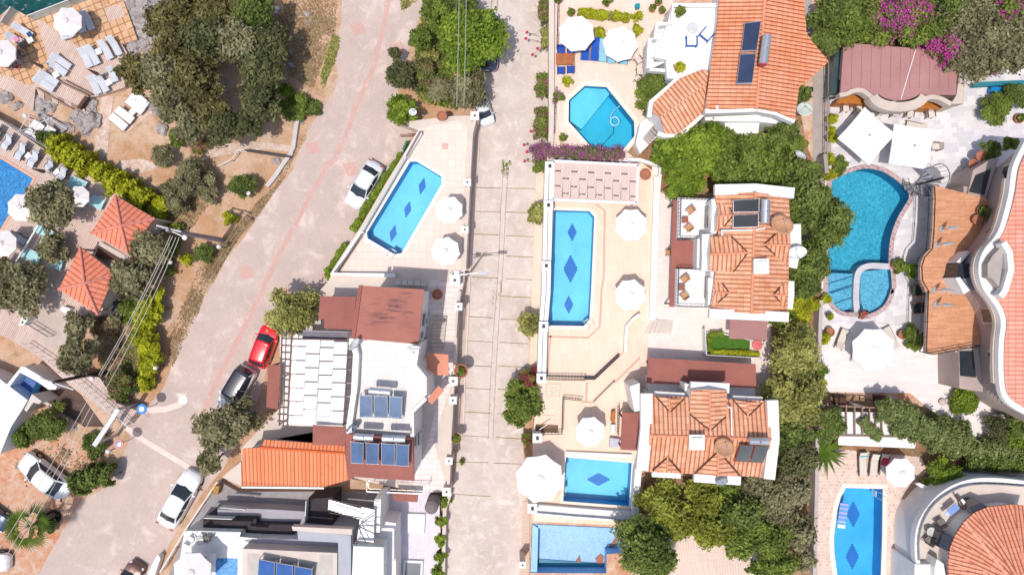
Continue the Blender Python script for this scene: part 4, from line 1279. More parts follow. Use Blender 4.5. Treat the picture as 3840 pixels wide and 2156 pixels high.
sheet('terrace', 'V 80 300 250 300 420 320 900 330 1060 400 1100 520 920 1000 900 1300 900 1900 60 1900 60 900', DZ + .005, brick('speckled_terrace_tile', lin((226, 204, 190)), lin((206, 180, 166)), lin((230, 210, 198)), .28, .28, .02, 0, .85, .08, .5), HE)
rimm = plain('pale_pool_rim', lin((242, 222, 208)), .7, .05)
for H, w in ((H2, .55), (H3, .45), (HT, .75), (H6, .8)):
 coping(H, w, DZ + .012, rimm, 'coping', .035)['kind'] = 'structure'
coping(H5, .75, DZ + .012, brick('mauve_crazy_paving', lin((196, 168, 166)), lin((172, 142, 146)), lin((214, 196, 194)), .5, .35, .03, .6, .8, .2, .4), 'coping', .035)['kind'] = 'structure'
coping(H7, .4, DZ + .012, plain('terracotta_coping', lin((222, 168, 136)), .8, .08), 'coping', .035)['kind'] = 'structure'
line_m = plain('dusty_red_tile', lin((214, 168, 152)), .85, .1, 2)
for spec, w in (('M 1090 510 1460 520 1565 420 1580 100 H 1600 1300 1610 700 1530 640', .16), ('M 1090 870 1120 500', .12), ('M 1928 700 1700 925', .16), ('M 1448 925 1440 1100', .16), ('M 1400 1100 1510 1105', .12), ('M 1540 880 1780 650', .10)):
 Lf, Rt = strip(PW(spec, DZ + .013), w); sheet('tile_line', Lf + Rt[::-1], DZ + .013, line_m)
for spec in ('M 1085 935 1208 938 1200 1048 1078 1045 1085 935', 'M 1118 968 1172 972 1170 1012 1115 1010 1118 968', 'M 1045 1218 1158 1222 1150 1300 1035 1300'):
 Lf, Rt = strip(PW(spec, DZ + .013), .07); sheet('tile_line', Lf + Rt[::-1], DZ + .013, line_m)
sheet('garden_bed', 'D -300 1240 380 1240 700 1100 1200 1200 1450 1000 1500 1300 1560 1446 I 1680 100 I 1640 600 I 1640 1446 N 1600 0 N 1640 1446 U 1560 600 U 1600 1446 U 1600 1900 U 1000 1900 U 1000 1200 U 300 1040 U 0 900 U 50 520 U 900 590 U 1180 580 N 1240 1446 N 1240 850 N 1190 500 N 1190 100 I 1420 1400 I 1420 300 I 700 250 I 640 300 I 180 290 I 180 150', DZ + .007, garden, HE)
sheet('terrace', 'U 0 1000 300 1040 500 1080 1060 1180 1060 1900 -100 1900', DZ + .011, brick('plank_tile', lin((228, 206, 192)), lin((220, 196, 182)), lin((196, 172, 158)), 1.2, .22, .012, R(84), .8, .08), HE)
sheet('lane', 'D 1560 700 1710 580 1730 1446 I 1660 0 I 1660 300 1560 200 1560 0 D 1560 1446', DZ + .011, concrete)
sheet('lane', 'E -60 -600 40 -600 0 350 -50 300', DZ + .011, concrete)
sheet('garden_bed', 'E 60 -600 3000 -600 3000 560 1390 600 1000 440 300 380 180 480 30 330 80 0', DZ + .007, garden)
sheet('garden_bed', 'O 80 1000 1050 1150 1440 1430 2400 1400 V 2400 560 V 1900 560 V 1050 500 V 1000 380 V 80 290', DZ + .010, garden, HE)
tilewood = brick('wooden_deck_squares', lin((226, 184, 144)), lin((214, 168, 128)), lin((168, 124, 92)), .62, .62, .05, R(-22), .85, .2, 0, stain=lin((222, 188, 166)), scale=.5)
plank = brick('grey_deck_plank', lin((222, 200, 188)), lin((210, 184, 172)), lin((176, 150, 138)), 3.0, .16, .02, R(-62), .9, .15)
plank2 = brick('pale_deck_plank', lin((222, 200, 188)), lin((212, 186, 174)), lin((180, 154, 140)), 3.0, .16, .02, R(-60), .9, .15)
slab('wooden_deck', 'A -600 500 0 200 95 60 240 145 620 0 760 -60 900 -160 1060 -160 1240 360 1100 400 1150 480 1130 790 880 870 800 880 720 1000 480 930 320 800 300 1000 130 850 0 800 -600 700', .5, -5, plank)
sheet('deck_squares', 'A -600 500 0 200 95 60 240 145 620 0 760 -60 900 -160 1060 -160 1240 360 1100 400 680 430 640 540 560 600 640 700 560 720 300 760 240 770 80 690 -600 640', .506, tilewood)
sheet('deck_boards', 'A 330 180 400 200 700 420 620 720 560 760 440 560', .511, plank)
sheet('deck_boards', 'A 945 80 1090 40 1130 150 980 200', .511, plank)
slab('hotel_terrace', 'F -600 -200 A -300 930 0 1085 F 430 165 1010 500 1390 780 1160 1150 K 900 440 780 470 600 640 520 850 700 970 900 1000 1050 1230 1240 1300 1130 1440 640 1080 330 790 160 700 -100 560 -600 560', DZ, -.2, plank, [H7])
sheet('hotel_paving', 'F 360 420 700 330 1000 500 820 900 700 1070 530 1446 K 330 300 200 500 -600 480 -600 200 F -600 900 F 0 880 F 240 560', DZ + .006, plank2, [H7])
sheet('hotel_paving', 'K 330 330 780 380 K 880 430 620 640 560 760 400 700 240 510', DZ + .011, plain('grey_weathered_board', lin((196, 178, 168)), .9, .12, 1))
path_m = two_tone('pale_stone_path', lin((222, 196, 180)), lin((206, 176, 158)), lin((232, 212, 200)), .8, 2.2)
sheet('stone_path', 'A 920 870 1030 870 1000 1060 975 1360 930 1446 F 950 320 F 870 230 A 850 1400 870 1100 900 1000', .03, path_m)
sheet('stone_path', 'F 1060 250 1280 230 1450 290 1380 340 1180 370 1070 300', .03, path_m)
sheet('stone_path', 'B -80 1330 200 1290 480 1290 720 1320 720 1380 480 1350 100 1400 -80 1446', .03, path_m)
sheet('stone_path', 'A 1080 1150 1430 880 1450 960 1150 1200', .028, path_m)
sheet('lawn', 'K 1130 700 1200 560 1300 560 1290 700 1290 1000 1080 1010 1050 950 1120 830', .03, two_tone('thin_lawn', (.12, .15, .05), (.22, .22, .09), (.30, .24, .12), .5, 2))
sheet('dirt_yard', 'P -300 300 250 100 620 200 860 330 1010 610 740 740 700 830 560 1060 330 1446 300 1900 -300 1900', .016, two_tone('orange_dirt', lin((214, 170, 142)), lin((206, 140, 104)), lin((216, 188, 168)), .3, 1.2))
sheet('verge', 'G 850 0 830 60 740 200 640 400 500 600 380 780 220 960 80 1180 0 1340 -60 1446 -60 1200 60 1000 250 800 400 620 560 470 680 240 740 120', .022, two_tone('dry_grass_verge', lin((196, 168, 130)), lin((168, 140, 100)), lin((206, 182, 158)), .6, 2.5))
scar = plain('pale_cement', lin((226, 208, 198)), .9, .08, 1); scar2 = plain('faint_cement', lin((218, 199, 190)), .9, .12, 1)
for spec, w in (('K 1320 1300 1500 1285 1640 1240', .5), ('P 1120 100 1300 230 1500 350 1700 470 1860 560', .45), ('K 1600 1160 1680 1160', .3)):
 Lf, Rt = strip(PW(spec, .017), w); sheet('cement_scar', Lf + Rt[::-1], .019, scar)
sheet('cement_scar', 'R 1350 770 1420 755 1520 790 1500 815 1360 805', .020, scar, rd=1)
m = MB().lathe(at('K', 1655, 1205, .01), [(.0, .02), (.38, .02), (.4, .0)], 20); o = m.build('manhole_cover', metal_grey)
tag(o, 'round manhole cover at the end of the pale cement scar on the cobbled road', 'manhole cover')
# ================================================================ BUILDINGS
def house(label, spec_c, z0=DZ, name='house', cat='house'):
 c = at(*spec_c, z0); return thing(name, label, cat, (c.x, c.y, z0))
def block(parent, name, spec, z, z0, mat, bevel=0):
 return MB().prism(PW(spec, z), z0).build(name, mat, parent, bevel=bevel)
def parapet(parent, spec, z, w, h, mat, name='parapet', drop=.35):
 return wallmesh(PW(spec, z + h), w, z - drop, z + h).build(name, mat, parent)
def win(parent, a, b, t0, t1, z0, z1, name='window', pane=None, frame=None, out=.05, deep=.02):
 """opening on the wall line a-b (outside on the right hand going a to b)"""
 d = (b - a); d.z = 0; L = d.length; d /= L; n = Vector((d.y, -d.x, 0))
 p, q = a + d * L * t0, a + d * L * t1
 c = (p + q) / 2; w = (q - p).length; rz = math.atan2(d.y, d.x)
 f = MB()
 for sgn in (-1, 1): f.box(Vector((c.x, c.y, (z0 + z1) / 2)) + d * sgn * (w / 2 + .04) + n * out / 2, (.09, out + .06, z1 - z0 + .2), rz)
 f.box(Vector((c.x, c.y, z1 + .05)) + n * out / 2, (w, out + .06, .09), rz); f.box(Vector((c.x, c.y, z0 - .05)) + n * (out + .02), (w + .3, out + .16, .08), rz)
 o = f.build(name, frame or white_top, parent)
 MB().box(Vector((c.x, c.y, (z0 + z1) / 2)) + n * deep, (w, .03, z1 - z0), rz).build('pane', pane or glass_dark, o)
 return o
shutter = plain('brown_shutter', (.20, .09, .04), .6, .2, 5)
A = house('tall white house', ('L', 1500, 900), name='white_house')
A['label'] = 'tall white house with two red brown sheet roofs and a white tiled roof terrace'
P1 = PW('L 1330 172 1900 208 1850 694 1262 655', 8.0)
for i, dz in enumerate((.0, -.0, .0, .0)): P1[i].z += dz
m = MB().prism(PW('L 1355 195 1880 225 1830 680 1290 640', 7.7), DZ); m.build('wall', white_wall, A)
k = PW('L 1350 172 1905 206 1852 702 1285 650', 8.0); k2 = [Vector((p.x, p.y, p.z - .12)) for p in k]
stain_roof = bpy.data.materials.new('stained_roof_sheet'); MATS['stained_roof_sheet'] = stain_roof
nt, N, L_, bs = nodes_of(stain_roof); v = position(nt)
c0 = mixcol(nt, noise(nt, v, .6, 5), (.33, .115, .09), (.40, .155, .115))
n_ = N.new('ShaderNodeMapping'); n_.inputs['Scale'].default_value = (.45, 4.5, 1); L_.new(v, n_.inputs[0])
gm = noise(nt, v, .22, 2, .5, .50, .60); st = noise(nt, n_.outputs[0], 1.4, 6, .7, .50, .56)
mm = N.new('ShaderNodeMath'); mm.operation = 'MULTIPLY'; L_.new(gm, mm.inputs[0]); L_.new(st, mm.inputs[1])
L_.new(mixcol(nt, mm.outputs[0], c0, (.12, .06, .055)), bs.inputs['Base Color']); bs.inputs['Roughness'].default_value = .8
MB().prism(k, 7.86).build('roof', stain_roof, A)
block(A, 'roof_edge', 'L 1315 166 1346 168 1281 648 1240 652', 7.7, 7.3, rust_roof)
block(A, 'wall', 'L 1270 650 1860 700 1830 890 1928 1015 1928 1190 1805 1315 R 600 205 20 160', 7.2, DZ, white_wall)
sheet('roof_terrace', 'L 1310 700 1830 715 1805 895 1905 1020 1905 1185 1785 1305 R 570 195 60 165', 7.215, tile_white, parent=A)
parapet(A, 'L 1225 675 1260 680 1290 690', 7.2, .5, .55, white_wall)
parapet(A, 'L 1850 705 1822 892 1920 1015', 7.2, .28, .55, white_wall)
parapet(A, 'L 1920 1190 1795 1312 R 592 205', 7.2, .28, .55, white_wall)
parapet(A, 'L 1262 690 1290 800 1275 1100 1225 1446 R 22 165', 7.2, .42, .7, white_wall)
s0 = PW('R 20 165 600 212 605 605 45 568', 7.9)
block(A, 'wall', 'R 35 165 592 212 590 585 60 555', 7.3, DZ, white_wall)
MB().prism([Vector((p.x, p.y, p.z + (0.25 if i < 2 else -.35))) for i, p in enumerate(s0)], 7.35).build('roof', rust_roof, A)
block(A, 'roof_edge', 'Q 1668 100 1706 105 1742 575 1700 580', 7.2, 6.9, rust_roof)
e0, e1 = at('R', 594, 560, 7.3), at('R', 594, 212, 7.3)
win(A, e0, e1, .60, .98, 3.9, 5.0, pane=shutter); win(A, e0, e1, .72, 1.10, 5.7, 6.7, pane=shutter)
win(A, e0, e1, .82, .90, 2.4, 3.0)
e0, e1 = at('L', 1830, 680, 7.7), at('L', 1880, 225, 7.7)
win(A, e0, e1, .28, .55, 4.2, 5.8, pane=shutter); win(A, e0, e1, .02, .16, 4.4, 5.7, pane=shutter); win(A, e0, e1, .3, .42, 2.4, 3.3)
w0, w1 = at('L', 1805, 1315, 7.2), at('L', 1928, 1190, 7.2)
for t in (.1, .45, .75): win(A, w0, w1, t, t + .14, 3.6, 4.9)
block(A, 'canopy', 'M 0 660 195 672 198 862 80 858 0 800', 4.4, 4.28, roof_orange)
block(A, 'canopy', 'M 0 1062 110 955 158 1000 48 1122 0 1090', 4.2, 4.08, roof_orange)
B = house('low annex with an orange ribbed tile roof beside the white house', ('Q', 1200, 450), name='tiled_annex')
ribbed = rooftile('new_orange_tile', lin((226, 132, 92)), lin((234, 148, 108)), lin((236, 160, 126)), .30, 6.0, .4, .3, .55)
RA = 'Q 905 292 1670 345'
roof_plane('roof', 'Q 742 305 905 292 1670 345 1705 585 1490 645 735 636', RA, 5.2, .28, ribbed, B)
roof_plane('roof', 'Q 905 292 945 222 1380 252 1672 280 1670 345', RA, 5.2, .3, ribbed, B)
q = PX(RA); ridge_cap(W(q[0], 5.2), W(q[1], 5.2), B, .12, plain('orange_ridge', lin((222, 110, 64)), .8))
block(B, 'wall', 'Q 770 330 960 260 1660 330 1680 560 1490 620 760 615', 3.9, 0, white_wall)
block(B, 'gutter', 'Q 735 644 1480 652 1480 668 738 660', 4.1, 3.95, metal_white)
block(B, 'roof_sheet', 'Q 1382 90 1668 112 1678 275 1380 268', 5.9, 5.8, rust_roof)
block(B, 'terrace', 'L 590 1285 1180 1440 1180 1500 R 0 100 Q 1380 250 Q 960 230 Q 560 560 Q 640 600 Q 735 640 Q 735 300', 2.0, -.1, beige_light)
C1 = house('red brown sheet canopy between the leafy tree and the white house', ('L', 1100, 400), name='carport', cat='carport')
block(C1, 'roof', 'L 965 265 1290 272 1262 570 1000 560 1000 470 950 485', 4.2, 4.1, rust_roof)
for x, y in ((990, 300), (1270, 300), (1020, 540), (1240, 540)):
 p = at('L', x, y, 4.1); MB().beam((p.x, p.y, 0), (p.x, p.y, 4.1), .12).build('post', wood_dark, C1)
C2 = house('narrow red brown sheet canopy along the road behind the white pickup', ('L', 550, 1080), name='carport', cat='carport')
C2['label'] = 'narrow red brown sheet canopy behind the white car with a black roof'
block(C2, 'roof', 'L 495 885 610 888 582 1290 478 1272', 3.2, 3.1, rust_roof)
for x, y in ((510, 900), (595, 905), (495, 1250), (570, 1260)):
 p = at('L', x, y, 3.1); MB().beam((p.x, p.y, 0), (p.x, p.y, 3.1), .12).build('post', wood_dark, C2)
PG = house('white shade cloth pergola woven in staggered panels with brown slots', ('L', 950, 1050), 0, name='shade_pergola', cat='pergola')
block(PG, 'terrace', 'L 620 590 1250 640 1290 700 1260 1440 600 1440', 2.4, 0, white_wall)
colx = [(712, 842, 672, 806), (842, 968, 806, 926), (968, 1092, 926, 1052), (1092, 1218, 1052, 1172)]
rows = [[655, 722, 848, 972, 1097, 1220, 1345, 1425], [655, 787, 913, 1040, 1163, 1288, 1430], [660, 731, 856, 981, 1107, 1230, 1356, 1435], [675, 798, 924, 1048, 1175, 1302, 1436]]
zp = 5.2
for ci, ((x0, x1, x2, x3), ys) in enumerate(zip(colx, rows)):
 for ya, yb in zip(ys, ys[1:]):
  f = lambda y: (y - 655) / 780
  xa0, xa1 = x0 + (x2 - x0) * f(ya), x1 + (x3 - x1) * f(ya); xb0, xb1 = x0 + (x2 - x0) * f(yb), x1 + (x3 - x1) * f(yb)
  g = 9
  q = [at('L', xa0 + 2, ya + 4, zp), at('L', xa1 - 2, ya + 6, zp), at('L', xb1 - 2, yb - g + 3, zp), at('L', xb0 + 2, yb - g, zp)]
  q = [Vector((p.x, p.y, zp + (.05 if (ci % 2) else 0) - (.06 if i in (0, 1) else 0))) for i, p in enumerate(q)]
  MB().prism(q, zp - .1).build('shade_panel', cloth, PG)
m = MB()
for y in range(655, 1436, 62):
 f = (y - 655) / 780; m.beam(at('L', 618 - 40 * f, y - 8, zp - .16), at('L', 1262 - 62 * f, y + 12, zp - .16), .11, .14)
for xa, xb, w in ((622, 596, .09), (712, 670, .13), (1225, 1180, .1), (660, 632, .05)): m.beam(at('L', xa, 570, zp - .05), at('L', xb, 1436, zp - .05), w, .1)
m.build('beam', plain('brown_pergola_beam', (.17, .10, .085), .7), PG)
for x, y in ((625, 600), (1215, 660), (600, 1420), (1175, 1425), (610, 1000)):
 p = at('L', x, y, zp - .2); MB().beam((p.x, p.y, 2.4), (p.x, p.y, zp - .2), .14).build('post', metal_white, PG)
SH = house('grey louvre awning in the gap between the brown canopy and the pergola', ('L', 1020, 610), 2.4, name='louvre_awning', cat='awning')
m = MB()
for i in range(5): m.beam(at('L', 810, 585 + i * 17, 4.6), at('L', 1245, 597 + i * 17, 4.6), .2, .03)
m.build('slat', plain('mauve_slat', (.30, .27, .31), .7), SH)
for x in (820, 1235):
 p = at('L', x, 640, 4.5); MB().beam((p.x, p.y, 2.4), (p.x, p.y, 4.5), .08).build('post', metal_grey, SH)
T = house('large villa with a wide pale orange tile roof and white roof terraces at the top of the photo', ('D', 1000, 500), name='tiled_villa')
T['label'] = 'largest villa at the top with a wide pale orange roof and white stepped terraces'
RT = 'D 1140 -160 1055 980'
PL = 'D 726 -160 1140 -160 1055 975 592 992 640 600 700 200'
PR = 'D 1140 -160 1470 -160 1485 40 1505 300 1560 380 1706 560 1530 715 1440 790 1400 1082 1240 1010 1055 975'
q = PX(RT); polys = [roof_pts(PL, q[0], q[1], 7.6, .22), roof_pts(PR, q[0], q[1], 7.6, .22)]
roof_plane('roof', PL, RT, 7.6, .22, roof_top, T); roof_plane('roof', PR, RT, 7.6, .22, roof_top, T)
ridge_cap(W(q[0], 7.6), W(q[1], 7.6), T)
under_walls(polys, T, DZ, white_wall, inset=.35)
for sp in ('D 592 1005 820 1000 1060 990', 'D 1060 990 1240 1025 1400 1095'): parapet(T, sp, 6.55, .35, .3, white_top)
block(T, 'wall', 'D 585 1060 760 1050 1060 1040 1250 1090 1230 1120 1060 1100 760 1100 590 1090', 4.5, DZ, white_wall)
block(T, 'porch', 'D 762 1080 1080 1100 1062 1270 880 1240 775 1215', 4.0, DZ, white_top)
block(T, 'roof_terrace', 'D 290 40 720 40 636 640 560 630 355 712 245 690 245 545 120 520 250 215', 4.8, DZ, white_wall)
block(T, 'roof_terrace', 'D 145 215 330 215 330 520 70 635 80 350 145 345', 4.2, DZ, white_wall)
parapet(T, 'D 720 48 300 48 285 210 155 222 140 350 88 356 76 620', 4.8, .3, .35, white_top)
parapet(T, 'D 76 628 240 640', 4.2, .25, .3, white_top); parapet(T, 'D 250 545 255 700 355 706', 4.8, .25, .3, white_top)
block(T, 'window', 'D 125 525 245 530 245 560 125 560', 4.22, 4.0, glass_dark)
RS = 'D 620 700 150 1100'
PA = 'D 560 635 625 640 600 770 320 950 120 930 350 715'; PB = 'D 120 930 320 960 600 770 580 1010 350 1210 230 1205 135 1050'
RB = 'D 560 790 180 1060'
qa = PX(RB)
roof_plane('wing_roof', 'D 560 635 625 640 605 757 180 1060 120 1020 120 930 350 715', RB, 5.6, .2, roof_a, T)
roof_plane('wing_roof', 'D 605 757 582 1005 350 1210 225 1205 180 1060', RB, 5.6, .2, roof_a, T)
P_ = [roof_pts('D 560 635 625 640 605 757 180 1060 120 1020 120 930 350 715', qa[0], qa[1], 5.6, .2), roof_pts('D 605 757 582 1005 350 1210 225 1205 180 1060', qa[0], qa[1], 5.6, .2)]
under_walls(P_, T, DZ, white_wall, inset=.15)
parapet(T, 'D 355 705 100 925 85 1060', 4.9, .35, .35, white_top); parapet(T, 'D 160 1205 220 1225 365 1222 585 1018', 4.5, .35, .3, white_top)
block(T, 'outer_stair', 'D 60 1060 135 1050 230 1190 160 1230 0 1390 -40 1300 0 1120', 2.6, DZ, white_wall)
for i in range(6): block(T, 'step', f'D {150 - i * 22} {1100 + i * 26} {205 - i * 22} {1160 + i * 26} {190 - i * 22} {1180 + i * 26} {135 - i * 22} {1120 + i * 26}', 2.95 - i * .05, 2.6, concrete)
block(T, 'chimney', 'D 685 955 780 955 775 1000 690 1000', 7.0, 6.0, white_top)
m = MB().lathe(at('D', 475, 255, 4.82), [(0, .05), (.42, .05), (.45, 0)], 24); m.build('terrace_lamp', plain('pale_grey', (.62, .63, .62)), T)
heater(['D 1095 190 1055 460 915 465 945 210', 'D 1050 485 1015 755 872 760 905 490'], 7.75, 'solar heater with two long collectors and a red capped tank on the largest roof',
  [('D', 1148, 320, 1112, 585, .33, 8.6)], endcap=plain('red_cap', (.5, .05, .08), .6))
V1 = house('terracotta roofed villa with two west balconies beside the long three diamond pool', ('I', 1000, 850), name='tiled_villa')
R1 = 'I 1042 290 1008 1385'
q = PX(R1)
pl, pr = 'I 1042 298 1008 1385 632 1368 690 960 715 500 675 298', 'I 1042 298 1345 325 1360 600 1345 1000 1335 1395 1008 1385'
polys = [roof_pts(pl, q[0], q[1], 7.5, .32), roof_pts(pr, q[0], q[1], 7.5, .32)]
roof_plane('roof', pl, R1, 7.5, .32, roof_a, V1); roof_plane('roof', pr, R1, 7.5, .32, roof_a, V1)
ridge_cap(W(q[0], 7.5), W(q[1], 7.5), V1)
under_walls(polys, V1, DZ, white_wall, inset=.3)
dormer(V1, 'I 632 850', 'I 975 838', 'I 825 690 640 690', 'I 628 1000 840 1015', 7.05, .42, roof_a, white_wall, z0=5.2, main=(R1, 7.5, .32))
dormer(V1, 'I 700 505', 'I 845 497', 'I 790 400 720 385', 'I 690 640 760 600', 6.75, .3, roof_a, white_wall, z0=5.6, main=(R1, 7.5, .32))
dormer(V1, 'I 680 1200', 'I 805 1198', 'I 740 1110 680 1090', 'I 650 1320 700 1290', 6.7, .3, roof_a, white_wall, z0=5.6, main=(R1, 7.5, .32))
dormer(V1, 'I 1362 770', 'I 1120 765', 'I 1225 670 1352 590', 'I 1325 955 1220 860', 6.95, .4, roof_a, white_wall, z0=5.2, main=(R1, 7.5, .32))
dormer(V1, 'I 1325 1222', 'I 1208 1218', 'I 1265 1150 1330 1100', 'I 1310 1345 1260 1280', 6.85, .36, roof_a, white_wall, z0=5.2, main=(R1, 7.5, .32))
for sp, z, w, h in (('I 680 270 1050 262 1395 300', 7.0, .8, .12), ('I 628 1388 1000 1402 1345 1420', 7.0, .75, .12), ('I 1395 580 1400 780 1362 970', 6.3, 1.0, .1), ('I 1345 1095 1345 1220 1330 1345', 6.3, .85, .1),
     ('I 612 670 612 850 605 1005', 6.3, .85, .12), ('I 690 355 695 500 680 650', 6.0, .75, .1), ('I 660 1065 662 1200 655 1330', 6.0, .75, .1)):
 parapet(V1, sp, z, w, h, white_top)
block(V1, 'wall', 'I 520 700 590 690 580 1000 512 990', 5.2, DZ, white_wall)
for (y0, y1, tl, bl) in ((340, 715, 345, 335), (980, 1335, 325, 315)):
 b = block(V1, 'balcony', f'I {tl} {y0} 690 {y0 + 8} 690 {y1} {bl} {y1 - 8}', 4.3, 4.0, white_top)
 f = block(V1, 'wall', f'I 640 {y0 + 30} 700 {y0 + 30} 690 {y1 - 30} 635 {y1 - 40}', 5.9, DZ, white_wall)
 block(V1, 'terrace_door', f'I 612 {y0 + 70} 660 {y0 + 50} 655 {y0 + 260} 605 {y0 + 270}', 5.2, 4.35, glass_dark)
 block(V1, 'door_blind', f'I 618 {y0 + 80} 658 {y0 + 70} 654 {y0 + 160} 612 {y0 + 160}', 5.24, 5.2, plain('cream_blind', (.62, .56, .46)))
 railing('railing', f'I 640 {y0 + 8} {tl + 28} {y0} {tl + 18} {y1 - 12} 610 {y1 - 5}', 4.3, .95, metal_dark, None, parent=V1, step=.28, th=.035)
block(V1, 'canopy', 'I 302 360 345 362 330 730 520 728 508 985 325 985 310 1330 265 1325 285 730', 3.9, 3.8, rust_roof)
for x, y in ((310, 400), (300, 800), (280, 1300)):
 p = at('I', x, y, 3.8); MB().beam((p.x, p.y, DZ), (p.x, p.y, 3.8), .12).build('post', wood_dark, V1)
block(V1, 'canopy', 'N 812 112 1152 122 1145 298 808 288', 3.9, 3.8, rust_dull)
chimney(('I', 1092, 962), 7.2, .8, .95, V1)
heater(['I 1080 350 1078 470 842 472 840 365', 'I 1075 487 1072 605 838 612 840 500'], 7.5, 'solar heater with two near black collectors on the villa beside the balconies', [('I', 1135, 358, 1128, 575, .33, 8.3)], glass=glassy('black_collector', (.03, .032, .042), .15, .6))
dish(('I', 1275, 595), 8.0, .85, 'round orange rusty satellite dish on the eastern roof slope of the balcony villa', R(80), 1.15, plain('rusty_dish', (.62, .33, .19), .7, .15, 2), .9)
dish(('I', 1418, 822), 6.9, .7, 'white satellite dish on the east parapet of the balcony villa', R(-100), .7)
m = MB()
pp = PW('I 1130 615 1010 635 735 638 745 685', 7.5)
for a, b in zip(pp, pp[1:]): m.tube(a, b, .07, .07, 8)
m.build('roof_pipe', metal_white, V1)
V2 = house('terracotta roofed villa with a long red brown canopy on its north side', ('N', 650, 1150), name='tiled_villa')
R2 = 'N 88 1162 1185 1195'; q = PX(R2)
pn, ps = 'N 88 1162 95 800 1172 852 1185 1195', 'N 88 1162 1185 1195 U 1145 562 U 60 512'
polys = [roof_pts(pn, q[0], q[1], 7.4, .33), roof_pts(ps, q[0], q[1], 7.4, .33)]
roof_plane('roof', pn, R2, 7.4, .33, roof_a, V2); roof_plane('roof', ps, R2, 7.4, .33, roof_a, V2)
ridge_cap(W(q[0], 7.4), W(q[1], 7.4), V2)
under_walls(polys, V2, DZ, white_wall, inset=.3)
dormer(V2, 'N 630 748', 'N 635 1118', 'N 450 970 462 752', 'N 788 758 775 992', 7.1, .3, roof_a, white_wall, z0=4.5, main=(R2, 7.4, .33))
dormer(V2, 'N 265 828', 'N 270 952', 'N 140 805', 'N 398 832', 6.75, .45, roof_a, white_wall, z0=5.2, main=(R2, 7.4, .33))
dormer(V2, 'N 975 862', 'N 975 990', 'N 840 842', 'N 1102 868', 6.75, .45, roof_a, white_wall, z0=5.2, main=(R2, 7.4, .33))
dormer(V2, 'U 245 505', 'U 250 382', 'U 112 500', 'U 368 520', 6.75, .45, roof_a, white_wall, z0=5.2, main=(R2, 7.4, .33))
dormer(V2, 'U 705 548', 'U 710 325', 'U 492 530', 'U 905 552', 6.95, .36, roof_a, white_wall, z0=4.8, main=(R2, 7.4, .33))
for sp, z, w, h in (('N 460 722 808 736', 6.4, .75, .1), ('N 135 798 402 815', 5.9, .6, .1), ('N 838 838 1108 850', 5.9, .6, .1), ('U 112 518 370 532', 5.9, .7, .1), ('U 490 555 912 585', 5.9, .85, .1),
     ('N 1200 845 1212 1200 U 1170 580', 7.0, .85, .12), ('N 60 785 60 1100 U 20 500', 7.0, .9, .12)):
 parapet(V2, sp, z, w, h, white_top)
chimney(('N', 512, 1222), 7.1, .8, .95, V2)
block(V2, 'wall', 'N 405 690 460 705 460 760 405 760', 5.6, DZ, white_wall)
heater(['U 915 268 1028 275 986 426 862 418', 'U 1045 275 1170 280 1112 434 998 426'], 7.5, 'solar heater with two grey green collectors on the canopy villa roof', [('U', 985, 232, 1165, 238, .28, 8.1)], glass=glassy('grey_collector', (.10, .11, .11), .2, .6), frame=plain('rusty_frame', (.28, .09, .08), .7))
dish(('U', 755, 300), 7.9, .75, 'round orange rusty satellite dish above the south gable of the canopy villa', R(80), 1.15, MATS['rusty_dish'], .9)
dish(('U', 735, 590), 6.4, .5, 'grey satellite dish on the south parapet of the canopy villa', R(-80), .8, plain('grey_dish', (.35, .38, .42), .5))
m = MB(); pp = PW('N 790 905 825 910 830 1170 880 1168', 7.3)
for a, b in zip(pp, pp[1:]): m.tube(a, b, .06, .06, 8)
m.build('roof_pipe', metal_white, V2)
C3 = house('long red brown sheet canopy north of the second terracotta villa', ('N', 560, 600), name='carport', cat='canopy')
block(C3, 'roof', 'N 75 460 1046 518 1052 735 60 690', 3.9, 3.8, rust_roof)
for x in (110, 400, 700, 1020):
 p = at('N', x, 520 + x * .04, 3.8); MB().beam((p.x, p.y, DZ), (p.x, p.y, 3.8), .12).build('post', wood_dark, C3)
block(C3, 'wall', 'N 80 640 1040 680 1040 800 80 790', 3.4, DZ, white_wall)
C4 = house('red brown sheet canopy west of the second terracotta villa beside a round umbrella', ('S', 1130, 150), name='carport', cat='canopy')
block(C4, 'roof', 'M 1768 1195 1928 1200 S 1235 60 S 1222 322 S 1028 312', 3.6, 3.5, rust_roof)
for x, y in ((1050, 20), (1040, 290), (1200, 300)):
 p = at('S', x, y, 3.5); MB().beam((p.x, p.y, DZ), (p.x, p.y, 3.5), .12).build('post', wood_dark, C4)
block(V2, 'wall', 'M 1835 960 1928 930 1928 1180 1880 1190', 4.6, DZ, white_wall)
P2 = house('beige shade pergola with white staggered slits at the north end of the long pool', ('H', 1520, 450), name='shade_pergola', cat='pergola')
beige_shade = plain('beige_shade_panel', lin((212, 188, 178)), .85, .06, .6)
for k in range(10):
 f0, f1 = k / 10, (k + 1) / 10
 x0, x1 = 1150 + f0 * 755, 1150 + f1 * 755
 for y0, y1 in (((250, 332), (334, 467), (469, 602)) if k % 2 == 0 else ((250, 397), (399, 532), (534, 602))):
  sk = lambda x: (x - 1150) * .045
  ins = -12 if y1 > 580 else 0
  q = [at('H', x0 + 4, y0 + sk(x0) + 12, 4.0), at('H', x1 - 4, y0 + sk(x1) + 12, 4.0), at('H', x1 - 4 + ins * f1, y1 + sk(x1), 4.0), at('H', x0 + 4, y1 + sk(x0), 4.0)]
  MB().prism([Vector((p.x, p.y, 4.0 + (-.02 if i < 2 else .0))) for i, p in enumerate(q)], 3.93).build('shade_panel', beige_shade, P2)
m = MB()
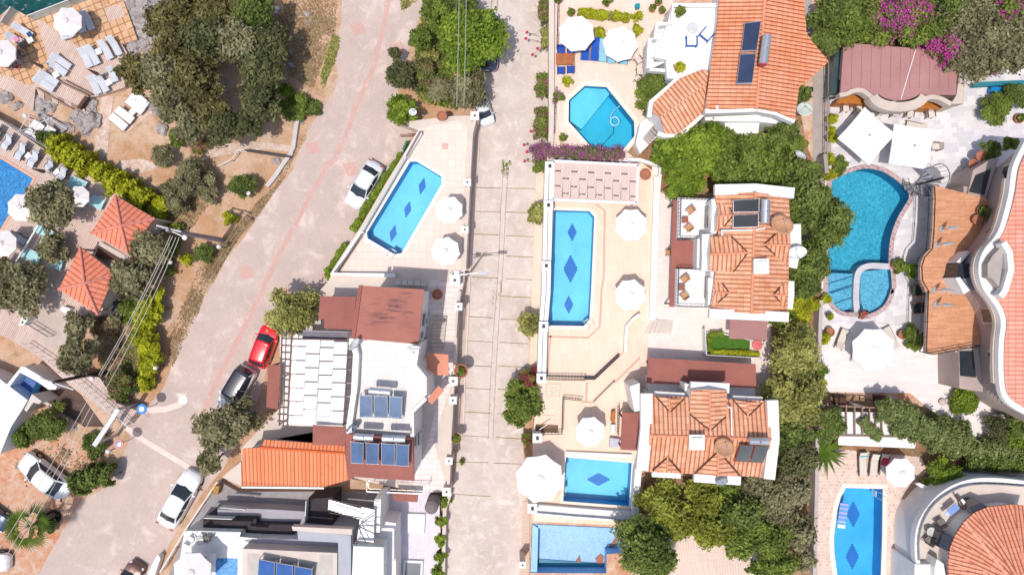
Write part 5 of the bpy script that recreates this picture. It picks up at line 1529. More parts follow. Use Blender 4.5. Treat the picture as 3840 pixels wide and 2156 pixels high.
for spec in ('H 1142 252 1912 290', 'H 1138 600 1898 632', 'H 1145 252 1140 600', 'H 1910 290 1896 632'):
 a, b = PW(spec, 4.02); m.beam(a, b, .2, .16)
m.build('frame', metal_white, P2)
m = MB()
for k in range(1, 10):
 x = 1150 + k * 75.5; m.beam(at('H', x, 262 + x * .0, 3.84), at('H', x - 12, 622, 3.84), .12, .08)
m.build('beam', metal_white, P2)
for x, y in ((1150, 260), (1905, 300), (1890, 625), (1142, 595)):
 p = at('H', x, y, 3.9); MB().beam((p.x, p.y, DZ), (p.x, p.y, 3.85), .14).build('post', metal_white, P2)
BR = house('bar pavilion with a flat dusty red roof and a wavy stone front', ('E', 800, 650), name='bar_pavilion', cat='pavilion')
arc = lambda cx, cy, rx, ry, a0, a1, n=10: ' '.join(f'{cx + rx * math.cos(R(a0 + (a1 - a0) * i / n)):.1f} {cy - ry * math.sin(R(a0 + (a1 - a0) * i / n)):.1f}' for i in range(n + 1))
roof_spec = 'E 300 388 1340 470 1312 860 1060 862 ' + arc(800, 790, 215, 120, -30, -150) + ' 560 860 ' + '520 820 440 800 380 800 300 835 268 842'
pp = PW(roof_spec, 4.2); MB().prism(pp, 4.0).build('roof', rust_dull, BR)
rim = 'E 262 862 330 850 380 822 450 812 500 835 560 885'
wallmesh(smooth_poly(PW(rim, 4.3), 1, False), .35, 3.6, 4.3).build('parapet', beige, BR)
wallmesh(PW('E ' + arc(800, 850, 235, 118, -172, -8, 14), 4.4), .75, 3.5, 4.4).build('parapet', beige, BR)
wallmesh(smooth_poly(PW('E 1040 890 1100 875 1180 890 1240 925 1270 940', 4.3), 1, False), .35, 3.6, 4.3).build('parapet', beige, BR)
block(BR, 'side_terrace', 'E 1318 862 1350 640 1390 605 1368 938 1270 940', 4.25, DZ, beige)
block(BR, 'wall', 'E 310 430 1300 560 1290 700 290 700', 3.9, DZ, beige_light)
block(BR, 'counter', 'E 232 915 350 845 470 850 560 900 565 945 235 935', 2.7, DZ, wood_orange)
block(BR, 'counter', 'E 860 975 1040 895 1130 900 1185 940 1185 985 1100 985', 2.7, DZ, wood_orange)
m = MB()
for i in range(11):
 x = 370 + i * 88; m.beam(at('E', x + 6, 395 + (x - 300) * .062, 4.215), at('E', x - 4, 800, 4.215), .025, .02)
m.build('seam', plain('roof_seam', (.33, .165, .155)), BR)
m = MB().beam(at('E', 957, 425, 4.23), at('E', 815, 900, 4.23), .05, .02); m.build('cable', plastic_white, BR)
block(BR, 'side_window', 'E 225 470 290 430 272 840 190 858', 3.2, DZ, glassy('slate_glass', (.05, .09, .10)))
railing('railing', 'E 170 560 215 480', DZ, .9, metal_dark, None, parent=BR)
BV = house('big curved pink beige villa with a timber roof terrace at the right edge', ('J', 1800, 900), name='curved_villa')
TZ = 4.4
timber = brick('roof_terrace_timber', lin((224, 168, 130)), lin((202, 144, 108)), lin((186, 130, 98)), 1.1, .14, .012, 0, .75, .12, .37, .1, stain=lin((160, 116, 90)), scale=1.6, lo=.58, hi=.72)
tspec = 'J 1112 472 1612 595 1565 780 1530 880 1440 1020 1318 1162 1305 1300 1350 1400 O 1385 130 1450 220 1520 400 1535 580 1105 668 1035 655 1050 230 1060 100 J 1040 1440 990 1330 988 1200 1015 1110 1080 1040 1098 860 1108 600'
tp = PW(tspec, TZ); MB().prism(tp, TZ - .3).build('terrace_slab', facade, BV)
MB().prism([Vector((p.x + 2.6, p.y, p.z)) for p in tp], DZ, TZ - .31).build('lower_storey', facade, BV)
V, F = holes_fill(tp, [], TZ + .006); obj('roof_terrace', V, F, timber, BV)
railing('railing', 'O 1535 590 1110 672 1045 655 1060 240 1065 100', TZ, .95, metal_dark, None, parent=BV, step=1.0, th=.05)
railing('railing', 'J 1075 1440 1010 1330 1005 1200 1030 1120 1100 1045 1115 870 1125 590 1120 480', TZ, .95, metal_dark, None, parent=BV, step=1.0, th=.05)
wallspec = 'J 1612 595 1565 780 1530 880 1440 1020 1318 1162 1305 1300 1350 1400 O 1385 130 1450 220 1520 400 1535 580 O 1340 640 O 1340 900 O 1500 1020 O 1640 1120 O 2300 1250 O 2300 0 J 2300 300 J 1928 120 J 1480 300 J 1420 540'
cor = 'J 1990 60 1870 290 1850 420 1835 560 1760 850 1695 975 1600 1070 1560 1180 1562 1280 1600 1400 O 1690 180 1750 290 1770 400 1748 520 1740 700 1745 900 1765 1040 1850 1120 1990 1190'
lo = smooth_poly(PW('J 1420 540 1470 330 1700 170 1928 20', DZ), 1, False)
lower = 'J 1700 300 1640 440 1612 595 1575 780 1530 880 1440 1020 1318 1162 1305 1300 1350 1400 O 1385 130 1450 220 1520 400 1540 580 1545 700 1560 1000 1640 1080 1760 1150 1990 1300'
Lp = smooth_poly(PW(lower, TZ), 2, False); Up = smooth_poly(PW(cor, 8.0), 2, False)
def resample(P, n):
 ds = [0]
 for a, b in zip(P, P[1:]): ds.append(ds[-1] + (b - a).length)
 out = []
 for i in range(n):
  t = ds[-1] * i / (n - 1); k = max(j for j in range(len(ds)) if ds[j] <= t + 1e-9); k = min(k, len(P) - 2)
  out.append(P[k].lerp(P[k + 1], (t - ds[k]) / max(1e-9, ds[k + 1] - ds[k])))
 return out
N_ = 60; a_ = resample(Lp, N_); b_ = resample(Up, N_)
V = [Vector((p.x, p.y, DZ)) for p in a_] + a_ + [Vector((p.x, p.y, 7.7)) for p in b_]
F = [(i, i + 1, N_ + i + 1, N_ + i) for i in range(N_ - 1)] + [(N_ + i, N_ + i + 1, 2 * N_ + i + 1, 2 * N_ + i) for i in range(N_ - 1)]
obj('wall', V, F, facade, BV)
wallmesh(b_, .75, 7.55, 8.0).build('cornice', white_top, BV)
wallmesh([Vector((p.x - .35, p.y, p.z)) for p in b_[8:52]], .25, 7.2, 7.5).build('dentil_band', beige, BV)
rp = [Vector((p.x, p.y, 7.9)) for p in b_] + [W(nat('O', 2500, 1190), 9.5), W(nat('J', 2500, 60), 9.5)]
V, F = holes_fill(rp, [], 7.9)
cx = max(p.x for p in rp)
V = [Vector((v.x, v.y, 7.9 + max(0, (v.x - min(p.x for p in b_)) * .12))) for v in V]
obj('roof', V, F, rooftile('faded_pink_tile', lin((218, 156, 138)), lin((228, 168, 150)), lin((228, 142, 108)), .34, .5, stain=.7, dk=.78), BV, uvroof=True)
for sp, z, nm in (('J 1470 330 1640 230 1700 230 1580 595 1420 545', 4.3, 'wing'), ('O 1338 620 1520 610 1560 1010 1345 980', 4.3, 'wing')): block(BV, nm, sp, z, DZ, facade)
block(BV, 'window', 'J 1490 380 1630 320 1570 560 1430 530', 4.34, 4.2, glass_dark); block(BV, 'window', 'O 1345 640 1470 640 1495 880 1352 865', 4.34, 4.2, glass_dark)
def tiltwin(spec, z0, z1, nm='window', pane=glass_dark):
 """window lying in the leaning upper wall: four pixels, outer pair at z0, inner pair at z1"""
 q = PX(spec); P = [W(q[0], z0), W(q[1], z1), W(q[2], z1), W(q[3], z0)]
 c = sum(P, Vector()) / 4; n = (P[1] - P[0]).cross(P[3] - P[0]).normalized()
 if n.x > 0: n = -n
 f = [c + (p - c) * 1.22 + n * .04 for p in P]; g = [p + n * .08 for p in P]
 o = obj(nm, f + [p - n * .2 for p in f], [(0, 1, 2, 3), (4, 7, 6, 5), (0, 4, 5, 1), (1, 5, 6, 2), (2, 6, 7, 3), (3, 7, 4, 0)], beige_light, BV)
 obj('pane', g + [p - n * .03 for p in g], [(0, 1, 2, 3), (4, 7, 6, 5), (0, 4, 5, 1), (1, 5, 6, 2), (2, 6, 7, 3), (3, 7, 4, 0)], pane, o)
tiltwin('O 1545 265 1640 262 1672 378 1570 382', 5.5, 7.0); tiltwin('O 1612 655 1650 655 1675 915 1640 905', 5.6, 7.0)
tiltwin('J 1750 310 1815 285 1770 500 1700 540', 5.6, 7.0); tiltwin('J 1640 840 1700 790 1640 870 1560 920', 5.4, 6.6)
block(BV, 'balcony', 'J 1500 1170 1600 1070 1720 960 1735 1000 1760 1300 1700 1400 1600 1446 1560 1350', 7.0, 6.7, white_top)
block(BV, 'dark_opening', 'J 1340 1180 1500 1170 1485 1310 1318 1300', 6.0, 4.41, glass_dark)
block(BV, 'balcony', 'J 1318 1162 1420 1062 1440 1075 1350 1185', 5.6, TZ, white_top); block(BV, 'bay_window', 'J 1370 1310 1500 1310 1540 1400 O 1560 90 O 1450 90 O 1400 20', 6.0, TZ, glassy('bay_glass', (.22, .24, .30)))
block(BV, 'bay_wall', 'J 1310 1305 1350 1300 1440 1420 O 1430 100 O 1385 130 O 1340 40', 6.15, TZ, white_top)
block(BV, 'inner_terrace', 'J 1640 1110 1735 1010 1735 1180 1700 1400 O 1700 60 O 1640 -10 J 1600 1300 J 1600 1180', 8.7, 7.8, plain('grey_beige_floor', (.42, .36, .33)))
parapet(BV, 'J 1745 985 1800 1080 1815 1230 1760 1420 O 1720 150', 8.75, .45, .3, white_top)
RV = house('round villa with curved balconies and a fan shaped orange tile roof in the lower right corner', ('V', 1500, 1100), name='round_villa')
RV['label'] = 'round villa with curved white balconies and a fan shaped orange roof'
outer = smooth_poly(PW('V 935 1350 915 1150 935 980 1000 850 1100 730 1220 640 1350 590 1480 565 1700 570 2000 610 2400 620', 4.3), 2, False)
fl = [p.copy() for p in outer] + [W(nat('V', 2400, 1900), 4.3), W(nat('V', 935, 1900), 4.3)]
MB().prism(fl, DZ).build('wall', white_wall, RV)
V, F = holes_fill([Vector((p.x, p.y, 4.306)) for p in fl], [], 4.306); obj('balcony_floor', V, F, beige_light, RV)
wallmesh(outer, .35, 4.3, 4.9).build('balcony_wall', white_top, RV)
inn = resample(smooth_poly(PW('V 985 1310 975 1150 1000 1000 1060 870 1160 760 1290 680 1400 635 1600 620 2000 650 2400 660', 5.2), 2, False), 28)
m = MB(); g = MB()
for a, b in zip(inn, inn[1:]):
 m.beam(a, b, .06); m.beam(Vector((a.x, a.y, 4.3)), Vector((a.x, a.y, 5.2)), .05); g.beam(a - Vector((0, 0, .42)), b - Vector((0, 0, .42)), .015, .7)
m.build('railing', metal_grey, RV); g.build('glass_panel', plain('smoky_glass', (.42, .43, .42), .1), RV)
apexp = nat('V', 1980, 1700)
fan = PX('V 1250 1446 1245 1320 1260 1200 1310 1080 1390 960 1480 880 1600 830 1830 805 2000 830')
zr = 8.6; ap = W(apexp, zr)
ed = [W(p, 6.0) for p in fan] + [W(nat('V', 1250, 1900), 6.0)]
ed = [ed[-1]] + ed[:-1]
V = []; F = []
for a, b in zip(ed, ed[1:]):
 k = len(V); V += [a, b, ap, a - Vector((0, 0, .15)), b - Vector((0, 0, .15))]; F += [(k, k + 1, k + 2), (k + 1, k, k + 3, k + 4)]
obj('roof', V, F, roof_orange, RV, uvroof=True)
MB().prism([p.lerp(ap, .05) for p in ed] + [Vector((ap.x, ap.y, 6))], 4.3, 5.85).build('upper_wall', white_wall, RV)
for p in (ed[5],): ridge_cap(p, ap, RV, .16, plain('pale_ridge', lin((236, 170, 142)), .85))
block(RV, 'window', 'V 1190 1070 1300 1110 1250 1230 1155 1190', 5.9, 4.4, glass_dark); block(RV, 'window', 'V 1440 830 1530 790 1600 820 1450 880', 5.9, 4.4, glass_dark)
block(RV, 'porch', 'V 940 1345 1130 1350 1110 1900 930 1900', 5.0, DZ, white_top)
block(RV, 'wall', 'V 1140 1300 1200 1340 1220 1446 1220 1700 1120 1700 1120 1380', 5.6, 4.3, white_wall)
block(RV, 'strut', 'V 945 620 980 610 1140 680 1100 720', 3.0, 2.7, white_top)
MB().prism(resample([W(p, 1.8) for p in PX('V 1040 500 960 590 860 720 820 850 810 1100')], 16) + [W(nat('V', 920, 1100), 1.8), W(nat('V', 1060, 560), 1.8)], DZ).build('lower_terrace', plain('brown_terrace', (.36, .25, .20)), RV)
MV = house('modern grey and white terraced house with glass railings at the bottom', ('Q', 1000, 1200), 0, name='modern_house')
grey_w = plain('cool_grey_render', (.42, .43, .48), .8, .06); grey_f = plain('mauve_grey_floor', (.40, .38, .42), .8, .06)
char = plain('charcoal_deck', (.05, .04, .045), .8, .2, 3)
block(MV, 'floor', 'Q 700 690 1430 690 1900 700 R 580 700 R 840 700 R 850 1900 Q -100 1900 Q 240 1030 Q 540 600', .5, -.1, plain('grey_boards', (.34, .31, .32), .85, .15, 2))
block(MV, 'terrace', 'Q 520 835 980 850 1310 870 1310 995 870 950 520 940', 2.2, .4, grey_f)
block(MV, 'terrace', 'Q 390 930 870 940 870 985 1240 990 1200 1100 730 1090 730 1060 390 1010', 3.0, .4, char)
block(MV, 'terrace', 'Q 220 1050 730 1065 730 1100 890 1110 1200 1120 1610 1160 1610 1900 100 1900 180 1300', 4.0, .4, white_top)
block(MV, 'roof_edge', 'Q 760 1130 1200 1120 1610 1150 1605 1250 1280 1250 930 1240', 4.1, 4.0, grey_f)
block(MV, 'wall', 'Q 1240 1040 1725 1085 1725 1900 1610 1900 1610 1150 1250 1130', 5.2, .4, grey_w)
block(MV, 'parapet', 'Q 1190 1005 1740 1030 1735 1082 1200 1042', 5.6, 5.0, beige_light)
block(MV, 'roof', 'Q 745 1205 1600 1245 1600 1900 745 1900', 5.4, 4.0, beige_light)
block(MV, 'roof_recess', 'Q 790 1250 900 1255 890 1300 1440 1330 1440 1260 1560 1265 1560 1900 790 1900', 5.415, 5.40, plain('pale_concrete', (.55, .50, .46)))
block(MV, 'wall', 'R 60 1170 330 1190 325 1900 30 1900', 5.6, .4, white_top)
block(MV, 'wall', 'R 300 955 445 975 445 1900 330 1900 330 1190 240 1150', 3.6, .4, white_wall)
block(MV, 'stair_tower', 'Q 1330 760 1560 740 1560 1000 1310 985', 3.4, .4, char)
block(MV, 'wall', 'R 250 760 310 760 300 1060 240 1060', 4.8, .4, white_wall)
m = MB(); rails = MB()
for i in range(10):
 a, b = at('Q', 1540 + i * 32, 765 + i * 9, 4.6 + i * .06), at('Q', 1535 + i * 32, 855 + i * 10, 4.6 + i * .06); m.beam(a, b, .28, .05)
m.build('stair_tread', plastic_white, MV)
block(MV, 'landing', 'Q 1820 830 1940 850 1930 1150 1780 1130', 5.3, 5.2, plastic_white)
for spec in ('Q 1540 760 1940 850', 'Q 1530 880 1830 930', 'Q 1790 1000 1930 900', 'Q 1790 1000 1990 990', 'Q 1790 1000 1960 1080', 'Q 1790 1000 1860 1150', 'Q 1740 1030 1740 1170', 'Q 1780 1030 1780 1170'):
 a, b = PW(spec, 5.9); rails.beam(a, b, .06)
rails.build('stair_rail', metal_dark, MV)
heater(['Q 892 1300 1038 1328 1030 1520 880 1490', 'Q 1052 1332 1202 1358 1195 1550 1045 1525', 'Q 1216 1362 1375 1390 1368 1580 1210 1555'], 5.9, 'three deep blue collectors on the beige roof of the modern house', [('Q', 960, 1650, 1330, 1700, .3, 6.6)], glass=glassy('deep_blue_glass', (.03, .10, .32), .12, .9))
gl_g = plain('greenish_glass', (.50, .58, .57), .1, .04)
for sp, z in (('Q 240 1045 730 1058 715 1100 880 1115', 4.0), ('Q 395 930 650 940', 3.0), ('Q 540 835 770 855', 2.2), ('Q 1320 775 1310 960', 3.4), ('R 330 1195 330 1500', 5.6), ('R 60 1185 325 1195', 5.6)):
 railing('glass_railing', sp, z, .8, metal_white, None, parent=MV, step=1.2, glass=gl_g)
block(MV, 'small_pool', 'Q 505 1290 700 1295 700 1500 500 1500', 4.02, 3.9, liner_h)
slab('terrace', 'R 310 700 840 700 840 900 850 1100 800 1900 430 1900 R 445 980 R 310 950', .55, -.1, brick('lilac_yard_tile', lin((226, 218, 226)), lin((214, 206, 216)), lin((196, 188, 198)), .5, .25, .012, R(86), .6, .05))
for i, (sp, lb, gm_) in enumerate((('R 550 890 710 895 700 1075 545 1065', 'square skylight with sun glare in its colour in the lilac yard', glassy('sun_glare_pane', (.62, .68, .74), .25, 1.0)), ('R 515 1310 690 1318 680 1520 505 1510', 'square dark skylight at the bottom of the lilac yard', glassy('navy_skylight', (.04, .06, .10), .1, .9)))):  # first pane's pale colour stands for sun glare on the glass
 pp = PW(sp, .8); c = sum(pp, Vector()) / 4; t = thing('skylight', lb, 'skylight', (c.x, c.y, .55))
 MB().prism(pp, .5, .8).build('frame', white_top, t)
 MB().prism([c + (p - c) * .78 for p in pp], .79, .815).build('pane', gm_, t)
UM = house('closed brown canvas barrel shaped shelter at the corner by the yard', ('R', 770, 820), .5, name='barrel_cistern', cat='cistern')
UM['label'] = 'upright grey brown cistern at the corner of the yard by the road'
c = at('R', 765, 835, 3.2); MB().tube((c.x, c.y, .5), (c.x, c.y, 3.2), .58, .55, 24).build('cylinder', plain('grey_brown_tank', (.22, .18, .17), .7), UM)
MB().lathe((c.x, c.y, 3.2), [(.55, 0), (.3, .18), (.08, .22), (0, .22)], 24).build('lid', plain('grey_brown_lid', (.20, .17, .16), .7), UM)
block(A, 'canopy', 'R 410 710 645 720 640 785 440 775', 2.9, 2.8, rust_roof)
railing('balcony_railing', 'R 185 600 180 690 440 700 700 712 705 660', 2.6, .9, metal_grey, 'grey steel balcony railing at the south foot of the tall white house', step=.6)
for lb, cs, apx, z in (('upper square kiosk with a four sided red tile roof', 'F 1040 562 1396 768 1152 1085 820 902', 'F 1092 835', 4.4), ('lower square kiosk with a four sided red tile roof', 'K 722 -178 1040 62 882 432 530 202', 'K 762 152', 4.4)):
 C_ = PW(cs, z - 1.0); ap = W(PX(apx)[0], z + .1); c = sum(C_, Vector()) / 4
 K_ = thing('kiosk', lb, 'kiosk', (c.x, c.y, 0))
 for i in range(4):
  a, b = C_[i], C_[(i + 1) % 4]
  Pq = [a, b, ap] if (b - a).cross(ap - a).z > 0 else [b, a, ap]
  V = Pq + [p - Vector((0, 0, .12)) for p in Pq]
  obj('roof', V, [(0, 1, 2), (5, 4, 3), (0, 3, 4, 1), (1, 4, 5, 2), (2, 5, 3, 0)], roof_kiosk, K_, uvroof=True)
  ridge_cap(a, ap, K_, .13, plain('pink_ridge', lin((218, 140, 122)), .85))
 MB().prism([c + (p - c) * .82 for p in C_], .3, z - 1.12).build('wall', beige_light, K_)
 for p in C_:
  q = c + (p - c) * .93; MB().beam((q.x, q.y, .3), (q.x, q.y, z - 1.1), .18).build('post', beige, K_)
SB = house('beige flat roof between the two red tile kiosks', ('F', 1000, 1000), .5, name='service_block', cat='outbuilding')
block(SB, 'roof', 'F 905 975 1160 1120 1140 1160 890 1010', 2.9, 2.7, beige); block(SB, 'wall', 'F 900 990 1100 1120 1080 1160 860 1110', 2.0, DZ - .1, wood_dark)
WB = house('white flat roofed building cut by the left edge below the plank walk', ('K', 60, 1250), 0, name='white_block', cat='building')
block(WB, 'roof', 'K -500 800 0 1015 90 1085 250 1205 200 1290 100 1446 P 0 350 P -500 500', 2.2, -.1, white_top)
block(WB, 'wall', 'K 190 905 225 905 515 1080 500 1110 440 1110 330 1035 180 955 85 1085 60 1065', 2.3, -.1, white_top)
block(WB, 'wall', 'K 288 1150 378 1215 350 1240 300 1225 240 1310 220 1290', 2.3, -.1, beige_light)
block(WB, 'wall', 'K 395 1205 470 1250 460 1270 385 1230', .8, -.1, beige_light)
sheet('brown_courtyard', 'K 215 905 310 870 480 1040 600 1050 730 1160 940 1446 760 1446 380 1200 250 1180 330 1060', .04, plain('brown_courtyard_stone', (.13, .085, .07), .9, .25, 1.5))
for Vx, spx, z_, ts in ((V2, 'U 1130 555 75 508', 5.6, ((.12, .2), (.42, .52), (.72, .8))), (V1, 'I 1320 1385 660 1362', 5.6, ((.2, .3), (.65, .75))), (V2, 'N 1160 1190 U 1130 555', 6.0, ((.3, .5),))):
 P_ = PW(spx, z_);
 for t0, t1 in ts: win(Vx, P_[1], P_[0], 1 - t1, 1 - t0, 2.6, 3.9)
# ================================================================ FREE STANDING THINGS
wall('garden_wall', 'G 1870 -10 1735 215', .38, DZ - .3, DZ + .6, white_top, 'white parapet wall at the north west tip of the slanted pool terrace')
wall('garden_wall', 'G 1345 885 1070 1270 1640 1285', .36, DZ - .3, DZ + .6, white_top, 'white parapet wall along the road south west of the slanted pool')
railing('balustrade', 'G 1345 905 1110 1255', DZ + .2, .5, plain('taupe_baluster', (.25, .2, .2)), 'dark baluster row inside the parapet south west of the slanted pool', step=.35, th=.09)
railing('balustrade', 'B 1870 1190 G 1745 210', DZ + .2, .5, MATS['taupe_baluster'], 'grey baluster row at the north west tip of the slanted pool terrace', step=.35, th=.12)
railing('glass_railing', 'G 1740 215 1350 880', DZ, .8, glass_pale, 'pale glass railing along the west side of the slanted pool', step=2.0, th=.06, glass=glass_pale)
wall('garden_wall', 'C 445 1040 H 405 0 380 420 340 1240', .26, -.1, DZ + .75, beige_light, 'long low cream wall between the slanted pool terrace and the concrete road')
wall('garden_wall', 'M 300 100 275 250 262 530 245 860', .22, -.1, DZ + .55, beige_light, 'low cream wall between the tall white house and the concrete road')
wall('garden_wall', 'M 238 920 215 1446 R 915 680', .22, -.1, DZ + .55, beige_light, 'low cream wall south east of the tall white house by the clay pots')
railing('railing', 'M 290 280 272 520', DZ + .5, .5, metal_dark, 'dark railing on the cream wall beside the tall white house', step=.3)
railing('railing', 'M 246 1120 225 1446', DZ + .5, .5, metal_dark, 'dark railing on the cream wall near the long canopy pots', step=.3)
for i, (t, x, y, s, lb) in enumerate((('C', 435, 1050, .7, 'square cream wall pillar at the north corner of the slanted pool terrace'), ('H', 368, 445, .6, 'square cream pillar on the road wall beside the upper round umbrella'),
  ('H', 345, 872, .6, 'square cream pillar on the road wall between the two round umbrellas'), ('H', 255, 1328, .9, 'wide cream pillar by the street lamp at the terrace stairs'),
  ('M', 287, 240, .65, 'cream pillar at the top of the white house road wall'), ('M', 240, 912, .75, 'cream pillar just below the clay pot on the white house wall'),
  ('M', 237, 1085, .65, 'cream pillar south of the white house gate gap'), ('R', 925, 412, .6, 'cream pillar at the south of the white tiled strip'), ('R', 903, 690, .7, 'last cream pillar of the white house wall beside the cistern'),
  ('R', 1590, 1350, .55, 'low cream pillar beside the drained pool'))):
 z1 = DZ + .95; c = at(t, x, y, z1); p = thing('wall_pillar', lb, 'pillar', (c.x, c.y, 0), 'pillars of the road walls')
 MB().box((c.x, c.y, z1 / 2), (s * .85, s * .85, z1)).build('shaft', beige_light, p); MB().box((c.x, c.y, z1 + .05), (s, s, .1)).build('cap', white_top, p)
 MB().box((c.x, c.y, z1 + .12), (s * .22, s * .22, .08)).build('lamp', metal_dark, p)
RWS = 'H 1108 300 1098 650 1085 1180 1078 1446 M 1052 430 1038 870'
for off, nm in ((-20, 'west'), (22, 'east')):
 sp = ' '.join(tok for tok in RWS.split())
 pts = PX(RWS); pts = [(x + off / 2.41, y) for x, y in pts]
 P_ = [W(q, DZ + 1.0) for q in pts]
 wall('garden_wall', P_, .34, -.1 if nm == 'west' else DZ - .1, DZ + 1.0, white_wall, f'long white {"outer" if nm == "west" else "inner"} wall of the double wall beside the long pool')
P_ = [W(q, DZ + .8) for q in PX(RWS)]; o = wallmesh(P_, .3, DZ - .1, DZ + .55).build('planter_slot', plain('slot_grey', (.23, .2, .21)))
tag(o, 'dark grey slot between the two long white walls by the pool', 'planter')
for x, y, t, lb in ((1112, 300, 'H', 'square white pillar with a dark lamp below the purple bougainvillea'), (1100, 652, 'H', 'square white pillar beside the round yellow green tree'), (1080, 1198, 'H', 'square white pillar halfway along the long pool'),
     (1056, 418, 'M', 'square white pillar at the south corner of the long pool'), (1036, 885, 'M', 'square white pillar beside the red flowers'), (1000, 1425, 'M', 'square white pillar above the largest white umbrella'), (S_ := 232, 840, 'S', 'square white pillar at the corner of the drained pool')):
 z1 = DZ + 1.25; c = at(t, x, y, z1); p = thing('wall_pillar', lb, 'pillar', (c.x, c.y, 0), 'white pillars of the pool wall')
 MB().box((c.x, c.y, z1 / 2), (.66, .66, z1)).build('shaft', white_wall, p); MB().box((c.x, c.y, z1 + .05), (.78, .78, .1)).build('cap', white_top, p)
 MB().box((c.x, c.y, z1 + .16), (.22, .26, .14)).build('lamp', metal_dark, p)
wall('garden_wall', 'C 1130 -200 1128 1180 H 1110 280', .45, -.1, DZ + .45, beige_light, 'cream wall between the pink flower beds and the eight sided pool terrace')
railing('railing', 'C 1172 780 1150 1200', DZ, .9, metal_dark, 'dark railing along the eight sided pool terrace', step=.5)
railing('railing', 'C 1190 20 1180 420', DZ, .9, metal_dark, 'dark railing beside the blue cushioned table', step=.5)
wall('garden_wall', 'H 1140 238 1928 240 I 190 60 165 300', .3, DZ, DZ + .5, white_wall, 'white wall between the purple bougainvillea and the beige pergola')
wall('garden_wall', 'I 155 150 135 700 110 1446', .5, DZ, DZ + .35, white_wall, 'long low white wall between the peach terrace and the balcony villa')
wall('garden_wall', 'S 1240 330 1190 500 1165 850 1200 960', .55, DZ, DZ + 1.2, white_wall, 'white retaining wall east of the small one diamond pool')
wall('garden_wall', 'S 260 855 700 890 1150 925', .85, DZ, DZ + .5, white_wall, 'white wall between the small pool and the drained pool')
railing('railing', 'S 260 890 600 920 1150 958', DZ, .8, metal_grey, 'grey railing with thick rollers above the drained pool', step=1.5, th=.12)
wall('garden_wall', 'S 535 345 1130 372', .3, DZ, DZ + .3, white_top, 'thin white ledge north of the small one diamond pool')
wall('boundary_wall', 'I 1672 -50 1690 120', .3, DZ, DZ + 1.3, concrete, 'concrete boundary wall at the north of the teal pool')
wall('boundary_wall', 'N 1640 -60 1625 300 1610 900 1600 1446 U 1600 600 1590 1000 1580 1446', .3, DZ, DZ + 1.1, plain('grey_boundary', (.50, .44, .42)), 'long grey boundary wall between the east trees and the marble terrace')
railing('railing', 'D 1705 560 1700 900 1690 1446 I 1680 80', DZ, 1.0, metal_grey, 'grey fence rail along the concrete lane east of the largest villa', step=.9)
railing('railing', 'M 1085 870 1430 878 1425 905 1085 900', DZ, .8, metal_dark, 'dark railing around the small stair at the foot of the peach terrace', step=.25)
wall('garden_wall', 'M 1430 890 1515 892 1740 680', .2, DZ, DZ + .5, metal_dark, 'thin dark edged stair wall running diagonally across the peach terrace')
wall('garden_wall', 'M 1515 1110 1700 925', .14, DZ, DZ + .6, beige_light, 'thin cream diagonal wall beside the bottom of the peach stair')
wall('curved_wall', 'M 1795 650 1800 520 1810 420 1870 350 1925 310', .22, DZ, DZ + .7, white_top, 'curved thin white wall at the south east of the peach terrace')
railing('railing', 'M 1235 1070 1225 1390 1040 1395', DZ, .9, metal_dark, 'black railing around the sunken brown stair near the large umbrella', step=.25)
railing('railing', 'M 1235 1072 1405 1090', DZ, .9, metal_dark, 'short black railing by the saw toothed shadow', step=.25)
railing('railing', 'M 1740 1145 1735 1400', DZ, .9, metal_dark, 'black railing west of the red brown canopy beside the round umbrella', step=.25)
railing('railing', 'E 1400 620 2400 560', DZ, .9, metal_white, 'white slatted fence below the pink flowering trees in the upper right', step=.5)
wall('boundary_wall', 'E 1470 765 2400 720', .35, DZ, DZ + .5, plain('teal_wall', (.03, .22, .28)), 'dark teal low wall near the upper right corner')
wall('boundary_wall', 'E 1385 640 1375 940', .12, DZ, DZ + 1.0, beige, 'beige end wall east of the bar pavilion')
railing('sea_railing', 'A 0 200 92 62', .5, 1.0, metal_white, 'white sea railing on the short west edge of the wooden deck', step=1.2, glass=glass_pale)
railing('sea_railing', 'A 240 145 620 0 780 -60', .5, 1.0, metal_white, 'white sea railing with glass on the long north edge of the wooden deck', step=1.2, glass=glass_pale)
railing('railing', 'A 20 1095 330 1280 440 1345', DZ, .9, metal_grey, 'grey railing between the rocky slope and the curved loungers', step=.9)
railing('railing', 'K 200 700 430 850 700 1060 1000 1320 1160 1446', DZ, 1.0, metal_grey, 'long grey railing on the south west edge of the plank walk', step=.6)
railing('railing', 'F 350 830 60 1300', DZ, 1.1, metal_white, 'white railing between the bright blue pool and the aqua loungers', step=2.2, th=.09)
railing('railing', 'K 240 515 430 630', DZ, .9, metal_dark, 'short dark railing on the plank walk near the white box', step=.7)
railing('railing', 'Q 520 600 240 1020 0 1420', .02, 1.0, plain('cream_fence', (.70, .64, .58)), 'cream double rail fence beside the white sedan on the road', step=1.0, th=.1)
wall('retaining_wall', 'B 760 1060 740 1180 720 1330 700 1370 G 700 180 640 260 560 380 480 480', .35, 0, .35, plain('pale_stone_edge', (.60, .55, .53)), 'thin pale stone kerb wall at the west side of the cobbled road')
wall('fence', 'G 280 150 690 212', .10, 0, .7, plain('dark_steel', (.06, .06, .07), .5), 'long dark steel gate rail lying along the upper garden path')
railing('pipe_frame', 'G 275 150 220 160 160 240 40 300', 0, .7, metal_white, 'white pipe rail at the west end of the dark gate rail', step=2)
gb = thing('gate_beam', 'white steel beam laid across the end of the plank walk at the lower left', 'gate', at('P', 1050, 30, 0))
MB().beam(at('K', 1075, 1285, 3.2), at('P', 855, 275, 3.2), .34, .25).build('beam', metal_white, gb)
